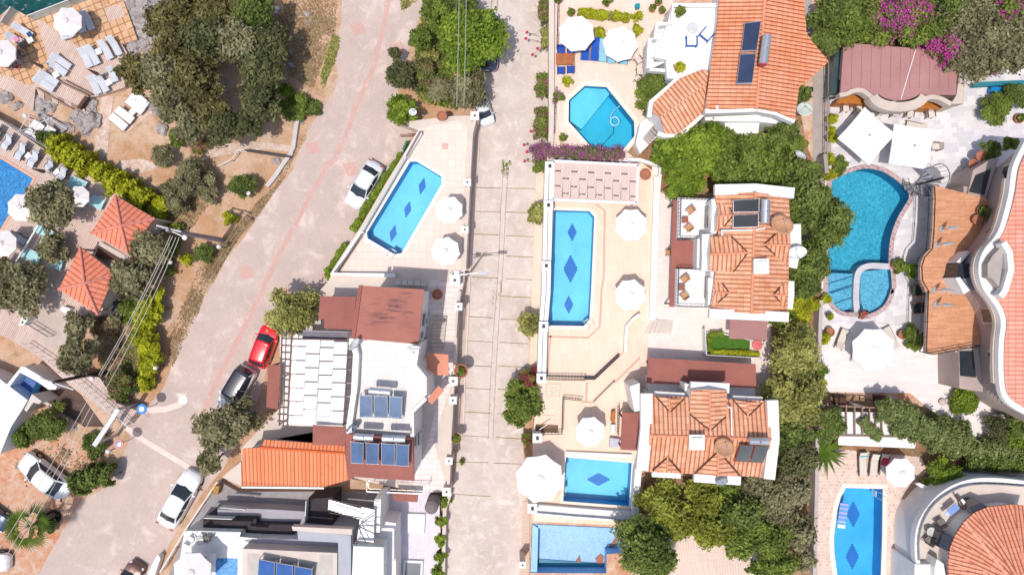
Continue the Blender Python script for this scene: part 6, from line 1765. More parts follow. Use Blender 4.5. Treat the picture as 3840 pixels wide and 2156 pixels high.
for px in (('K', 1070, 1290), ('P', 870, 250)):
 p = at(*px, 3.1); MB().beam((p.x, p.y, 0), (p.x, p.y, 3.1), .18).build('post', metal_grey, gb)
MB().beam(at('K', 1060, 1310, 2.9), at('P', 830, 300, 2.9), .06).build('cable', metal_dark, gb)
umbrella(('H', 202, 692), 51, 'upper round white umbrella beside the slanted pool', DZ)
umbrella(('H', 168, 1066), 53, 'lower round white umbrella beside the slanted pool', DZ, rz=.2)
umbrella(('H', 1850, 828), 60, 'northern white umbrella east of the long three diamond pool', DZ)
umbrella(('M', 1842, 136), 58, 'southern white umbrella east of the long three diamond pool', DZ, rz=.1)
umbrella(('S', 756, 156), 56, 'round white umbrella between the black stair railing and the red brown canopy', DZ, rz=.1)
umbrella(('S', 298, 570), 88, 'largest white umbrella overhanging the road beside the one diamond pool', DZ, rz=.15)
umbrella(('C', 1358, 300), 66, 'left white umbrella over the blue loungers at the eight sided pool', DZ, rz=.1)
umbrella(('C', 1752, 395), 64, 'right white umbrella over the blue loungers at the eight sided pool', DZ, rz=.25)
umbrella(('E', 500, 1235), 103, 'left square white umbrella by the bar, turned like a diamond', DZ, 'umb4', R(49))
umbrella(('E', 905, 1330), 102, 'right square white umbrella touching the diamond turned one', DZ, 'umb4', R(-8))
umbrella(('O', 575, 632), 80, 'octagonal white umbrella over the teak loungers on the marble terrace', DZ)
umbrella(('V', 822, 525), 55, 'white umbrella at the north end of the bowed blue pool', DZ)
umbrella(('A', 600, 192), 54, 'cream umbrella shading loungers on the wooden deck by the sea', .5, 'umb8b')
umbrella(('A', 8, 478), 52, 'cream umbrella cut by the left edge above a round dark shadow', .5, 'umb8b')
umbrella(('F', 180, 670), 52, 'cream umbrella half over the bright blue hotel pool', DZ, 'umb8b')
umbrella(('F', 18, 995), 50, 'cream umbrella cut by the left edge below the bright blue pool', DZ, 'umb8b')
umbrella(('F', 700, 570), 40, 'shaded white umbrella under the big olive tree', DZ, 'umb8b')
umbrella(('Q', 285, 1420), 72, 'cream umbrella on the modern house terrace at the bottom edge', 4.0, 'umb8b')
for (px, z, k, lb) in ((('A', 455, 640), .5, 'furl_b', 'furled brown umbrella between the middle deck loungers'), (('A', 945, 705), .5, 'furl_b', 'furled brown umbrella beside the loungers under the trees'),
      (('F', 470, 365), DZ, 'furl_b', 'furled brown umbrella by the curved pool loungers'),
      (('J', 1180, 868), TZ, 'furl_w', 'top furled white umbrella on the timber roof terrace'), (('J', 1135, 1008), TZ, 'furl_w', 'second furled white umbrella on the timber roof terrace'),
      (('O', 1120, 90), TZ, 'furl_w', 'third furled white umbrella on the timber roof terrace'), (('O', 1130, 222), TZ, 'furl_w', 'lowest furled white umbrella on the timber roof terrace')):
 c = at(px[0], px[1], px[2], z); spawn(k, 'furled_umbrella', lb, 'umbrella', (c.x, c.y, z), 0, 1, 'furled umbrellas')
G1 = 'grey white loungers on the wooden deck'
for k, (hx, hy, fx, fy, lb) in enumerate(((140, 235, 285, 325, 'deck lounger with a blue towel near the west sea railing'), (75, 325, 200, 385, 'deck lounger with a pink towel above the cream umbrella'),
  (760, 110, 828, 268, 'deck lounger half shaded east of the big cream umbrella'), (715, 140, 750, 292, 'dark shaded deck lounger under the east rim of the cream umbrella'),
  (548, 230, 588, 358, 'deck lounger whose foot sticks out left below the cream umbrella'), (600, 220, 652, 338, 'deck lounger whose foot sticks out right below the cream umbrella'),
  (742, 445, 815, 608, 'first from the left of four deck loungers in a row'), (800, 422, 880, 582, 'second from the left of four deck loungers in a row'),
  (920, 378, 1000, 535, 'third from the left of four deck loungers in a row'), (1000, 342, 1080, 500, 'last on the right of four deck loungers in a row'),
  (485, 505, 632, 610, 'uppermost of the four slanted deck loungers by the furled umbrella'), (455, 565, 595, 670, 'second of the four slanted deck loungers'),
  (368, 660, 520, 758, 'third of the four slanted deck loungers'), (328, 710, 482, 812, 'lowest of the four slanted deck loungers by the furled umbrella'),
  (825, 695, 890, 850, 'left deck lounger of the pair next to the trees'), (885, 680, 962, 830, 'right deck lounger of the pair next to the trees'), (1000, 615, 1040, 740, 'deck lounger mostly hidden under the tree crowns'))):
 lounger('lng_grey', 'A', hx, hy, fx, fy, lb, .5, G1, .82)
G2 = 'white loungers on the earth terrace'
for hx, hy, fx, fy, lb in ((1210, 850, 1330, 962, 'uppermost white lounger on the bare earth terrace'), (1165, 905, 1290, 1015, 'second white lounger on the bare earth terrace'),
  (1065, 990, 1195, 1095, 'third white lounger on the bare earth terrace'), (1010, 1050, 1135, 1160, 'lowest white lounger on the bare earth terrace')):
 lounger('lng_white', 'A', hx, hy, fx, fy, lb, .05, G2)
for hx, hy, fx, fy, lb in ((300, 1120, 380, 1180, 'white sofa left on the grey platform in the rocks'), (420, 1170, 480, 1215, 'white sofa right on the grey platform in the rocks'), (255, 1185, 300, 1260, 'bluish shaded seat left below the grey platform'), (385, 1235, 400, 1310, 'bluish shaded seat right below the grey platform')):
 lounger('lng_white', 'A', hx, hy, fx, fy, lb, .4, G2, 1.2)
G3 = 'curved grey loungers by the hotel pool'
for hx, hy, fx, fy, lb in ((115, 20, 30, 140, 'second curved grey lounger from the left by the hotel pool'), (240, 95, 150, 235, 'third curved grey lounger from the left by the hotel pool'), (355, 165, 265, 300, 'fourth curved grey lounger from the left by the hotel pool'),
  (485, 250, 425, 330, 'fifth curved grey lounger beside the furled umbrella'), (610, 315, 510, 450, 'last curved grey lounger beside the olive tree'), (5, -60, -60, 60, 'curved grey lounger cut by the left edge')):
 lounger('lng_curve', 'F', hx, hy, fx, fy, lb, DZ, G3)
lounger('lng_curve', 'F', 110, 905, 230, 985, 'grey lounger in the round shade below the bright blue pool', DZ, G3)
lounger('lng_curve', 'F', -10, 1170, 80, 1235, 'grey lounger at the left edge beside the white railing', DZ, G3)
G4 = 'aqua daybeds behind the hotel pool'
for hx, hy, fx, fy, lb in ((345, 835, 470, 950, 'aqua daybed between the two smaller olive trees, upper'), (215, 1075, 355, 1145, 'aqua daybed at the middle of the white railing'), (450, 1160, 560, 1195, 'aqua daybed nearest the lower kiosk'), (95, 1245, 145, 1295, 'aqua daybed at the south end of the white railing'),
  (640, 430, 770, 490, 'aqua daybed north east of the big olive tree'), (830, 600, 930, 650, 'blue daybed left of the upper kiosk'), (-20, 1470, 60, 1560, 'aqua daybed at the left edge below the olive trees')):
 lounger('lng_aqua', 'F', hx, hy, fx, fy, lb, DZ, G4)
G5 = 'blue loungers beside the eight sided pool'
for k, hx, hy, fx, fy, lb in (('lng_blue', 1440, 370, 1428, 545, 'first royal blue lounger from the left under the left umbrella'), ('lng_blue', 1532, 345, 1512, 550, 'second royal blue lounger between the two umbrellas'),
  ('lng_sky', 1598, 355, 1590, 560, 'pale blue lounger beside the second royal blue one'), ('lng_sky', 1675, 420, 1668, 572, 'pale blue lounger half under the right umbrella'), ('lng_sky', 1790, 440, 1778, 580, 'pale blue lounger whose foot shows below the right umbrella')):
 lounger(k, 'C', hx, hy, fx, fy, lb, DZ, G5, 1.05)
G6 = 'teak loungers with cream cushions'
for t, hx, hy, fx, fy, lb in (('O', 250, 620, 320, 440, 'teak lounger left of the octagonal umbrella'), ('O', 770, 610, 680, 420, 'teak lounger right of the octagonal umbrella'), ('O', 400, 740, 470, 560, 'teak lounger mostly under the octagonal umbrella')):
 lounger('lng_teak', t, hx, hy, fx, fy, lb, DZ, G6)
lounger('lng_teak', 'E', 1040, 1170, 860, 1130, 'cream striped bench above the right square umbrella', DZ, G6, 1.2)
for hx, hy, fx, fy, lb in ((470, 330, 478, 555, 'peach lounger with a turquoise cushion by the bowed pool'), (585, 345, 565, 555, 'plain peach lounger by the bowed pool'), (670, 345, 660, 545, 'peach lounger with a red towel by the bowed pool')):
 spawn_l = lounger('lng_teak', 'V', hx, hy, fx, fy, lb, DZ, G6)
for (px, z, k, lb, rz) in ((('A', 885, 462), .5, 'tab_white', 'small white table between the two pairs of the lounger row', .4), (('A', 497, 672), .5, 'tab_white', 'small white table among the four slanted loungers', .6), (('A', 975, 742), .5, 'tab_white', 'small white table beside the pair next to the trees', .5),
      (('A', 1192, 1010), .05, 'tab_white', 'small white table on the bare earth terrace', .8), (('F', 250, 205), DZ, 'tab_white', 'small white table between curved loungers, left', .9), (('F', 510, 352), DZ, 'tab_white', 'small blue shaded table beside the last curved lounger', .9),
      (('A', 262, 358), .5, 'tab_white', 'small white table between the towel loungers', .5)):
 table(k, px, lb, z, rz)
def towel(px, z, w, l, rz, mat, label, cat='towel'):
 c = at(*px, z); m = MB(); n = 6
 V = []; F = []
 for i in range(n + 1):
  for j in range(4): V.append(Vector(((j / 3 - .5) * w, (i / n - .5) * l, .02 * math.sin(i * 1.7 + j))))
 for i in range(n):
  for j in range(3): F.append((i * 4 + j, i * 4 + j + 1, (i + 1) * 4 + j + 1, (i + 1) * 4 + j))
 M3 = Matrix.Rotation(rz, 3, 'Z'); o = obj(cat.replace(' ', '_'), [c + M3 @ v for v in V] + [c + M3 @ v - Vector((0, 0, .04)) for v in V], F + [tuple(28 + q for q in reversed(f)) for f in F], mat)
 return tag(o, label, cat)
towel(('A', 262, 312), .98, .35, .4, .6, plain('navy_towel', (.03, .08, .2)), 'navy towel on the lounger near the west sea railing')
towel(('A', 145, 355), 1.0, .4, .5, .6, F_PINK if False else plain('pink_towel', (.75, .25, .38)), 'pink towel on the lounger above the cream umbrella')
towel(('V', 485, 360), 2.05, .6, .35, .1, plain('turquoise_cushion', (.01, .45, .52)), 'turquoise cushion at the head of a peach lounger', 'cushion')
towel(('V', 680, 410), 2.0, .6, .9, -.3, plain('red_towel', (.6, .05, .1)), 'red towel hanging over the third peach lounger')
def ring(px, z, R0, r0, mat, label, cat='swim ring', sq=1.0):
 c = at(*px, z); V = []; F = []; n, m_ = 28, 10
 for i in range(n):
  a = 2 * math.pi * i / n
  for j in range(m_):
   b = 2 * math.pi * j / m_; V.append(c + Vector(((R0 + r0 * math.cos(b)) * math.cos(a), (R0 + r0 * math.cos(b)) * math.sin(a), r0 * math.sin(b) * sq)))
 for i in range(n):
  for j in range(m_): F.append((i * m_ + j, ((i + 1) % n) * m_ + j, ((i + 1) % n) * m_ + (j + 1) % m_, i * m_ + (j + 1) % m_))
 return tag(obj(cat.replace(' ', '_'), V, F, mat, smooth=True), label, cat)
ring(('A', 155, 608), .6, .2, .05, plain('pink_rubber', (.75, .3, .3)), 'pink swim ring lying below the cream umbrella at the left edge')
ring(('C', 1700, 1098), DZ - .08, .36, .09, plain('pale_blue_hose', (.25, .60, .78), .3), 'coiled pale blue pool hose floating in the eight sided pool', 'pool hose')
m = MB(); pp = smooth_poly(PW('C 1745 960 1690 1000 1658 1060 1665 1100', DZ - .1), 2, False)
for a, b in zip(pp, pp[1:]): m.tube(a, b, .05, .05, 6)
tag(m.build('pool_hose', MATS['pale_blue_hose']), 'curved loose end of the pale blue pool hose', 'pool hose')
m = MB(); pp = PW('C 1690 1130 1690 1200 1600 1300 1560 1360', DZ - 1.2)
for a, b in zip(pp, pp[1:]): m.tube(a, b, .03, .03, 6)
tag(m.build('cleaning_pole', plain('dark_blue_hose', (.0, .12, .25))), 'dark thin hose on the floor of the eight sided pool', 'hose')
ring(('P', 480, 925), .2, .45, .2, tyre, 'old tractor tyre lying in the shade behind the white sedan on the dirt', 'tyre')
am = thing('air_bed', 'blue and pink patterned air bed floating in the bowed pool', 'air bed', at('V', 288, 895, DZ - .1))
a0, a1 = at('V', 303, 795, DZ - .05), at('V', 272, 1000, DZ - .05); dd = (a1 - a0)
rz = math.atan2(dd.y, dd.x); L0 = dd.length; cc = (a0 + a1) / 2
m = MB(); mp = MB()
for i in range(9):
 p = a0.lerp(a1, (i + .5) / 10.5); (m if i % 2 else mp).box((p.x, p.y, DZ - .04), (L0 / 11, .72, .12), rz)
m.build('chamber', plain('airbed_blue', (.10, .35, .72), .4), am); mp.build('chamber', plain('airbed_lilac', (.42, .42, .72), .4), am)
MB().box((a1.x, a1.y, DZ - .02), (.32, .66, .16), rz).build('pillow', plain('airbed_white', (.7, .8, .88), .4), am)
ladder(('G', 1600, 1085), DZ, R(-120) + 0, 'steel ladder at the south corner of the slanted pool')
ladder(('M', 1470, 400), DZ, R(-50), 'steel ladder at the south east corner of the long pool')
ladder(('S', 500, 695), DZ, R(180), 'steel ladder at the west side of the one diamond pool')
ladder(('V', 668, 735), DZ, 0, 'steel ladder at the east side of the bowed pool')
ks = resample(smooth_poly(PW('J 712 1205 640 1200 530 1195 450 1225 418 1280 410 1446 O 410 200 420 290', DZ - .02), 2, False), 30)
tag(wallmesh(ks, .5, DZ - 1.3, DZ + .02).build('pool_divider', plain('pale_divider_stone', (.58, .56, .62))), 'curved pale stone divider between the teal pool and its paddling pool', 'pool divider')
stepm = pooltile('light_blue_step_mosaic', (.20, .50, .75), .12, (.45, .72, .88), .8)
o = MB().prism(PW('J 160 1262 405 1268 398 1446 O 405 250 290 286 205 215 155 120', DZ - .35), DZ - 1.3).build('pool_steps', stepm); tag(o, 'light blue mosaic steps in the south west of the teal pool', 'pool steps')
m = MB()
for sp in ('J 160 1258 405 1268', 'J 155 1360 410 1280', 'J 160 1440 410 1355', 'O 180 120 405 45', 'O 210 215 405 145', 'O 285 285 415 235'):
 a, b = PW(sp, DZ - .33); m.beam(a, b, .07, .03)
tag(m.build('step_edge', plain('navy_step_tile', (.01, .08, .22)), ), 'dark blue edge lines of the steps in the teal pool', 'step edges')
o = MB().prism(PW('J 455 1250 690 1225 710 1300 O 710 60 680 170 600 265 480 315 450 240 448 40 J 448 1350', DZ - .45), DZ - 1.3).build('paddling_pool_floor', stepm); tag(o, 'shallow light blue floor of the paddling pool', 'pool floor')
car('car_silver', 'G', 1480, 268, 1245, 665, 'silver white sedan parked beside the hedge of the slanted pool terrace')
car('car_red', 'L', 395, 900, 535, 520, 'bright red car parked under the leafy tree')
car('car_suv', 'L', 320, 915, 95, 1290, 'white car with a long black roof partly under the olive tree')
car('car_white', 'P', 1495, 1000, 1760, 515, 'white sedan parked on the cobbled road beside the cream fence')
car('car_white', 'P', 620, 710, 200, 385, 'white sedan parked on the orange dirt beside the dark bush')
car('car_brown', 'P', 1060, 1640, 1250, 1340, 'dark brown car cut by the bottom edge of the photo')
car('car_silver', 'P', -330, 1330, 85, 1330, 'silver car cut by the left edge near the bottom with pink things inside')
car('car_navy', 'P', -250, 800, 60, 1010, 'dark car at the left edge beside the fan palm')
car('car_navy', 'C', 540, 640, 560, 110, 'navy car hidden under the large bright green tree')
car('car_silver', 'C', 470, 880, 560, 1130, 'pale car hidden under the dark tree by the cream pillar')
c = at('P', 1390, 1370, .9); t = thing('dinghy', 'long pale boat standing on the road edge beside the brown car', 'boat', (c.x, c.y, 0))
a, b = at('P', 1345, 1500, .7), at('P', 1425, 1265, .7)
MB().prism([a + Vector((-.35, 0, 0)), a + Vector((.35, 0, 0)), b + Vector((.28, -.25, 0)), b + Vector((.1, .1, 0)), b + Vector((-.25, -.4, 0))], .1, .8).build('hull', plastic_white, t)
MB().prism([a + Vector((-.2, .1, 0)), a + Vector((.2, .1, 0)), b + Vector((.15, -.5, 0)), b + Vector((-.12, -.6, 0))], .79, .85).build('seat', metal_grey, t)
def globe_lamp(px, lb, z0=0.0, h=1.5):
 c = at(px[0], px[1], px[2], z0 + h); t = thing('globe_lamp', lb, 'garden lamp', (c.x, c.y, z0), 'white globe garden lamps')
 MB().tube((c.x, c.y, z0), (c.x, c.y, z0 + h - .1), .045, .035, 8).build('pole', metal_dark, t); m = MB().ball((c.x, c.y, z0 + h + .05), .2, 16, 10)
 m.build('globe', plain('opal_glass', (.82, .82, .84), .25, .02), t, smooth=True)
for px, lb in ((('G', 52, 1025), 'white globe lamp at the road verge beside the dry grass'), (('G', 318, 540), 'white globe lamp on the dark bush west of the road'), (('F', 1540, 1163), 'white globe lamp beside the narrow lawn hedge'),
    (('K', 1405, 910), 'white globe lamp on the yellow green hedge by the road'), (('K', 835, 1008), 'white globe lamp at the plank walk below the power pole'), (('P', 978, 325), 'white globe lamp beside the dark bush at the gate beam'), (('A', 232, 1050), 'white globe lamp in the rocky slope by the grey platform')):
 globe_lamp(px, lb)
pole = thing('power_pole', 'tall concrete power pole with crossarms in the dry garden west of the road', 'power pole', at('G', 90, 968, 0))
bx = at('G', 90, 968, 0); top = Vector((bx.x - .1, bx.y + .1, 9.6))
MB().tube(bx, top, .22, .13, 10).build('pole', plain('pole_concrete', (.30, .27, .26)), pole)
arm = MB().beam(top + Vector((-.9, .35, -.3)), top + Vector((.9, -.1, -.3)), .12);
for k in (-.8, -.3, .3, .8): arm.tube(top + Vector((k, .1, -.25)), top + Vector((k, .1, 0)), .05, .03, 6)
arm.build('crossarm', metal_grey, pole)
MB().ball(top + Vector((1.0, -.5, -.6)), .2, 12, 8, .5).build('lamp_head', plastic_white, pole, smooth=True)
MB().beam(top + Vector((0, 0, -.5)), top + Vector((1.0, -.5, -.6)), .05).build('lamp_arm', metal_grey, pole)
pole2 = thing('power_pole', 'dark power pole at the plank walk where the overhead wires end', 'power pole', at('K', 905, 985, 0))
b2 = at('K', 935, 950, 0); t2 = Vector((b2.x, b2.y, 6.5)); MB().tube(b2, t2, .16, .12, 8).build('pole', metal_dark, pole2)
MB().beam(t2 + Vector((-1.2, .3, -.2)), t2 + Vector((1.4, -.6, -.2)), .1).build('crossarm', metal_grey, pole2)
def wire(a, b, lb, sag=.4, r=.022, mat=None):
 m = MB(); P = [a.lerp(b, i / 14) - Vector((0, 0, sag * 4 * (i / 14) * (1 - i / 14))) for i in range(15)]
 for p, q in zip(P, P[1:]): m.tube(p, q, r, r, 5, False)
 tag(m.build('overhead_wire', mat or plain('pale_wire', (.55, .5, .46))), lb, 'wire', 'overhead wires')
wl = ['overhead wire from the power pole to the plank walk, westmost', 'overhead wire over the yellow green hedge, second from west', 'overhead wire over the yellow green hedge, third from west', 'overhead wire from the power pole to the plank walk, eastmost']
for k, (x0, y0, x1, y1) in enumerate(((1540, 925, 890, 980), (1560, 930, 905, 990), (1590, 940, 950, 1000), (1620, 945, 975, 1070))):
 wire(at('F', x0, y0, 9.3), at('K', x1, y1, 6.4), wl[k])
wl = ['overhead wire across the brown courtyard and the orange dirt, westmost', 'overhead wire across the brown courtyard and the orange dirt, middle', 'overhead wire across the brown courtyard and the orange dirt, eastmost']
for k, (x1, y1) in enumerate(((-60, 1300), (20, 1330), (60, 1360))): wire(at('K', 900 + k * 40, 1000 + k * 30, 6.4), at('P', x1, y1, 6.4), wl[k])
wl = ['long blurred overhead wire above the bright green tree, left', 'long blurred overhead wire above the bright green tree, right']
for k, x in enumerate((285, 350)): wire(at('C', x + 12, -300, 11), at('C', x - 14, 960, 8.5), wl[k], .3, .035, plain('grey_green_wire', (.30, .34, .28)))
sl = thing('street_lamp', 'grey street lamp with a twin head at the corner of the concrete road', 'street lamp', at('H', 372, 1290, 0))
b0 = at('H', 372, 1290, 0); t0 = Vector((b0.x, b0.y, 7.5)); MB().tube(b0, t0, .11, .07, 10).build('pole', metal_grey, sl)
h = MB().beam(t0, t0 + Vector((1.3, .1, .15)), .07); h.build('arm', metal_grey, sl)
MB().box(t0 + Vector((1.6, .12, .12)), (.75, .28, .14)).build('lamp_head', plain('lamp_housing', (.5, .5, .54), .4), sl)
m = MB().beam(t0 + Vector((-.8, -.15, -.6)), t0 + Vector((.8, .1, -.6)), .08).beam(t0 + Vector((-.7, .2, -1)), t0 + Vector((.5, .4, -1)), .05); m.box(t0 + Vector((-.4, .1, -.5)), (.4, .3, .3)); m.build('crossarm', metal_grey, sl)
dish(('B', 1802, 1018), 2.9, .34, 'small white round lamp dish above the bright shrub north of the slanted pool', R(60), 1.2, mast=2.8)
dish(('L', 1262, 690), 8.6, .55, 'white satellite dish at the west parapet of the tall white house', R(-35), .35, mast=1.2)
dish(('L', 1812, 712), 8.4, .55, 'white satellite dish at the east parapet of the tall white house', R(-90), .3, mast=1.1)
dish(('D', 1485, 995), 3.4, .62, 'pale green round satellite dish east of the largest villa', R(120), 1.3, plain('pale_green_dish', (.60, .66, .60), .5), 1.8)
dish(('D', 1445, 1410), 3.0, .5, 'white satellite dish tilted among the shrubs by the concrete lane', R(60), .9, mast=1.4)
dish(('R', 40, 108), 8.0, .5, 'blue grey satellite dish at the south west roof corner of the tall white house', R(-60), .4, plain('blue_dish', (.22, .3, .42), .4), 1.0)
heater(['L 1322 1160 1435 1162 1434 1362 1320 1362', 'L 1452 1165 1572 1168 1574 1368 1450 1364', 'L 1592 1170 1705 1175 1702 1378 1586 1368'], 8.0, 'solar heater with three grey blue collectors on the white terrace', [('L', 1408, 1118, 1602, 1134, .26, 8.7)], glass=panel_light)
heater(['R 36 240 152 250 147 440 38 434', 'R 172 250 290 258 284 446 174 442', 'R 312 254 434 262 430 453 314 448'], 8.6, 'solar heater with three collectors on the left of the red brown south roof', [('R', 65, 194, 245, 204, .26, 9.1)], glass=glassy('steel_blue_glass', (.06, .12, .25), .15, 1.0))
heater(['R 446 262 562 268 556 464 444 457'], 8.6, 'solar heater with a single collector on the right of the red brown south roof', [('R', 320, 208, 532, 216, .26, 9.1)], glass=MATS['steel_blue_glass'])
table('tab_wood', ('C', 1250, 535), 'orange wooden dining table by the eight sided pool terrace', DZ, 0, 1.0, h=.75)
for px, rz, lb in ((('C', 1212, 455), math.pi, 'blue armchair at the upper left of the orange table'), (('C', 1300, 465), math.pi, 'blue armchair at the upper right, half under the umbrella'), (('C', 1212, 635), 0, 'blue armchair at the lower left of the orange table'), (('C', 1300, 628), 0, 'blue armchair at the lower right of the orange table')):
 chair('chair_blue', px, lb, DZ, rz, .95, 'blue armchairs around the orange table')
GC = 'cream chairs at the bar'
for x, y, lb in ((310, 980, 'first cream bar chair from the left'), (430, 985, 'second cream bar chair from the left'), (625, 1010, 'third cream bar chair from the left'), (755, 1020, 'fourth cream bar chair from the left'), (890, 1030, 'fifth cream bar chair from the left'), (1080, 1035, 'last cream bar chair on the right')):
 chair('chair_cream', ('E', x, y), lb, DZ, math.pi + random.Random(x).uniform(-.2, .2), 1.15, GC)
chair('chair_cream', ('E', 1130, 1330), 'cream chair east of the right square umbrella', DZ, R(90), 1.2, GC)
for px, rz, k, lb in ((('I', 455, 455), R(130), 'chair_wood', 'honey coloured chair north on the upper balcony'), (('I', 440, 610), R(40), 'chair_wood', 'honey coloured chair south on the upper balcony'),
     (('I', 405, 1075), R(130), 'chair_wood', 'honey coloured chair north on the lower balcony'), (('I', 400, 1225), R(40), 'chair_wood', 'honey coloured chair south on the lower balcony')):
 chair(k, px, lb, 4.3, rz, 1.0, 'wooden balcony chairs')
table('tab_red', ('I', 410, 540), 'square red brown table between the chairs of the upper balcony', 4.3, 0, .9); table('tab_red', ('I', 380, 1150), 'square red brown table between the chairs of the lower balcony', 4.3, 0, .9)
chair('chair_wood', ('I', 262, 838), 'honey coloured chair half under the red brown strip', DZ, R(90), 1.0, 'wooden balcony chairs')
for x, y, rz, lb in ((468, 372, 0, 'blue framed chair left on the white roof terrace'), (605, 310, R(-40), 'blue framed chair right on the white roof terrace')):
 c = at('D', x, y, 5.3); t = thing('chair', lb, 'chair', (c.x, c.y, 4.8), 'blue framed chairs on the roof terrace'); Mz = Matrix.Rotation(rz, 3, 'Z'); m = MB(); g = lambda a, b_: Vector((c.x, c.y, 5.3)) + Mz @ Vector((a, b_, 0))
 bl = plain('cobalt_paint', (.01, .10, .42), .5); w2 = .42
 for a, b_ in (((-w2, .4), (-w2, -.4)), ((-w2, -.4), (w2, -.4)), ((w2, -.4), (w2, .4))): m.beam(g(*a), g(*b_), .09, .1)
 m.build('armrest', bl, t); MB().box(Vector((c.x, c.y, 5.15)), (.8, .75, .08), rz).build('seat', plastic_white, t)
 for a in (-w2, w2):
  for b_ in (-.38, .38): q = g(a, b_); MB().beam((q.x, q.y, 4.8), (q.x, q.y, 5.28), .05).build('leg', bl, t)
for px, rz, lb in ((('C', 1910, 545), .6, 'white framed patio chair below the right umbrella'), (('C', 1915, 725), .8, 'white patio chair near the eight sided pool'), (('D', -5, 650), 0, 'dark patio chair at the foot of the white stepped terrace')):
 chair('chair_cream', px, lb, DZ, rz, 1.1, 'patio chairs near the stepped terrace')
for px, rz, lb in ((('A', 200, 400), .6, 'dark frame chair right of the umbrella on the sea deck'), (('A', 155, 485), .3, 'dark frame chair in the round shade on the sea deck'), (('A', 90, 590), .3, 'dark frame chair below the left umbrella on the sea deck')):
 chair('chair_wire', px, lb, .5, rz, 1.0, 'dark chairs on the sea deck')
chair('chair_dark', ('O', 960, 90), 'orange framed armchair in the shade of the timber terrace, upper', DZ, R(100), 1.2, 'armchairs under the timber terrace')
chair('chair_dark', ('O', 975, 250), 'charcoal armchair in the shade of the timber terrace, lower', DZ, R(100), 1.1, 'armchairs under the timber terrace')
chair('chair_wire', ('V', 1170, 970), 'square woven chair on the curved balcony', 4.3, R(30), 1.1, 'wire chairs on the curved balcony'); chair('chair_wire', ('V', 1065, 1130), 'dark slatted chair lower on the curved balcony', 4.3, R(50), 1.1, 'wire chairs on the curved balcony')
table('tab_round', ('V', 1100, 1060), 'round glass table on the curved balcony', 4.3, 0, .8, h=.74)
bl = thing('laundry_rack', 'drying rack with blue and white towels on the curved balcony', 'laundry rack', at('V', 1300, 850, 4.3))
MB().box(at('V', 1290, 850, 5.2), (.9, .55, .05), R(40)).build('towel', plain('lavender_towel', (.22, .32, .62)), bl); MB().box(at('V', 1250, 880, 5.1), (.7, .35, .05), R(40)).build('towel', plain('pale_towel', (.55, .58, .72)), bl)
MB().beam(at('V', 1310, 720, 5.2), at('V', 1400, 850, 5.2), .14, .1).build('frame', wood_dark, bl); MB().box(at('V', 1390, 810, 5.15), (1.0, .4, .06), R(-50)).build('board', plastic_white, bl)
for i, (sp, lb) in enumerate((('V 798 832 878 835 876 915 796 912', 'upper dark mat beside the bowed pool'), ('V 795 965 873 967 871 1047 793 1045', 'middle dark mat beside the bowed pool'), ('V 758 1260 872 1263 868 1380 752 1375', 'lowest and largest dark mat beside the bowed pool'))):
 o = MB().prism(PW(sp, DZ + .1), DZ, DZ + .06).build('rubber_mat', plain('slate_mat', (.11, .10, .12), .8)); tag(o, lb, 'mat', 'dark mats beside the bowed pool')
for nm, sp, z0, z1, mat, lb, cat in (('planter_box', 'M 1672 1185 1706 1185 1702 1280 1668 1280', DZ, DZ + .6, wood_orange, 'orange planter box beside the round umbrella terrace', 'planter'), ('storage_chest', 'M 1668 1305 1704 1305 1702 1388 1665 1388', DZ, DZ + .5, plastic_white, 'low white chest below the orange planter box', 'chest'),
  ('grey_bench', 'S 935 205 1020 215 1020 290 930 295', DZ, DZ + .5, plain('lilac_bench', (.55, .52, .62)), 'lilac cushioned bench beside the red brown canopy', 'bench'), ('waste_container', 'K 1000 310 1085 330 1055 440 970 430', 0, 1.3, plain('charcoal_container', (.05, .05, .07), .5), 'charcoal container beside the lower kiosk', 'container'),
  ('white_box', 'K 205 440 265 460 210 530 165 530', DZ, DZ + .9, plastic_white, 'white serving box on the plank walk', 'box'), ('tray_table', 'K 560 355 640 380 600 430 540 395', DZ, DZ + .5, plastic_white, 'small white table on the plank walk near the lower kiosk', 'table'),
  ('wicker_basket', 'Q 490 640 540 640 520 720 470 715', .5, 1.2, plain('wicker_yellow', (.45, .26, .07), .8, .3, 8), 'yellow basket by the cream fence of the modern house', 'basket'), ('bin', 'K 180 655 240 680 225 720 175 700', 0, .9, wood_dark, 'dark wooden bin at the start of the plank walk', 'bin'),
  ('cream_mat', 'F 900 555 965 575 940 625 885 600', DZ, DZ + .4, plain('cream_box', (.62, .60, .5)), 'cream box in the small white frame left of the upper kiosk', 'box'), ('blue_crate', 'C 1885 35 1928 30 1928 70 1890 75', DZ, DZ + .5, plain('teal_plastic', (.0, .30, .36), .4), 'teal crate at the top edge near the flower pots', 'crate'),
  ('green_bench', 'G 1740 65 1760 68 1722 155 1705 148', .05, .8, plain('green_paint', (.01, .22, .09), .5), 'narrow green bench outside the slanted pool wall', 'bench'), ('wooden_bench', 'B 1688 1212 1798 1212 1798 1228 1688 1230', DZ, DZ + .5, wood_mid, 'thin wooden bench at the north corner of the slanted pool terrace', 'bench'),
  ('red_floor_drain', 'C 140 1295 195 1295 192 1350 137 1350', DZ, DZ + .03, plain('pink_tile', (.66, .42, .38)), 'square pink drain tile in the slanted pool terrace', 'drain'), ('blue_planter', 'E 1635 785 1785 790 1780 835 1630 830', DZ, DZ + .6, plain('bright_blue_glaze', (.01, .22, .55), .3), 'bright blue trough planter near the upper right corner', 'planter')):
 pp = PW(sp, z1); m = MB().prism(pp, z0 + .02, z1)
 o = m.build(nm, mat, bevel=.03); tag(o, lb, cat)
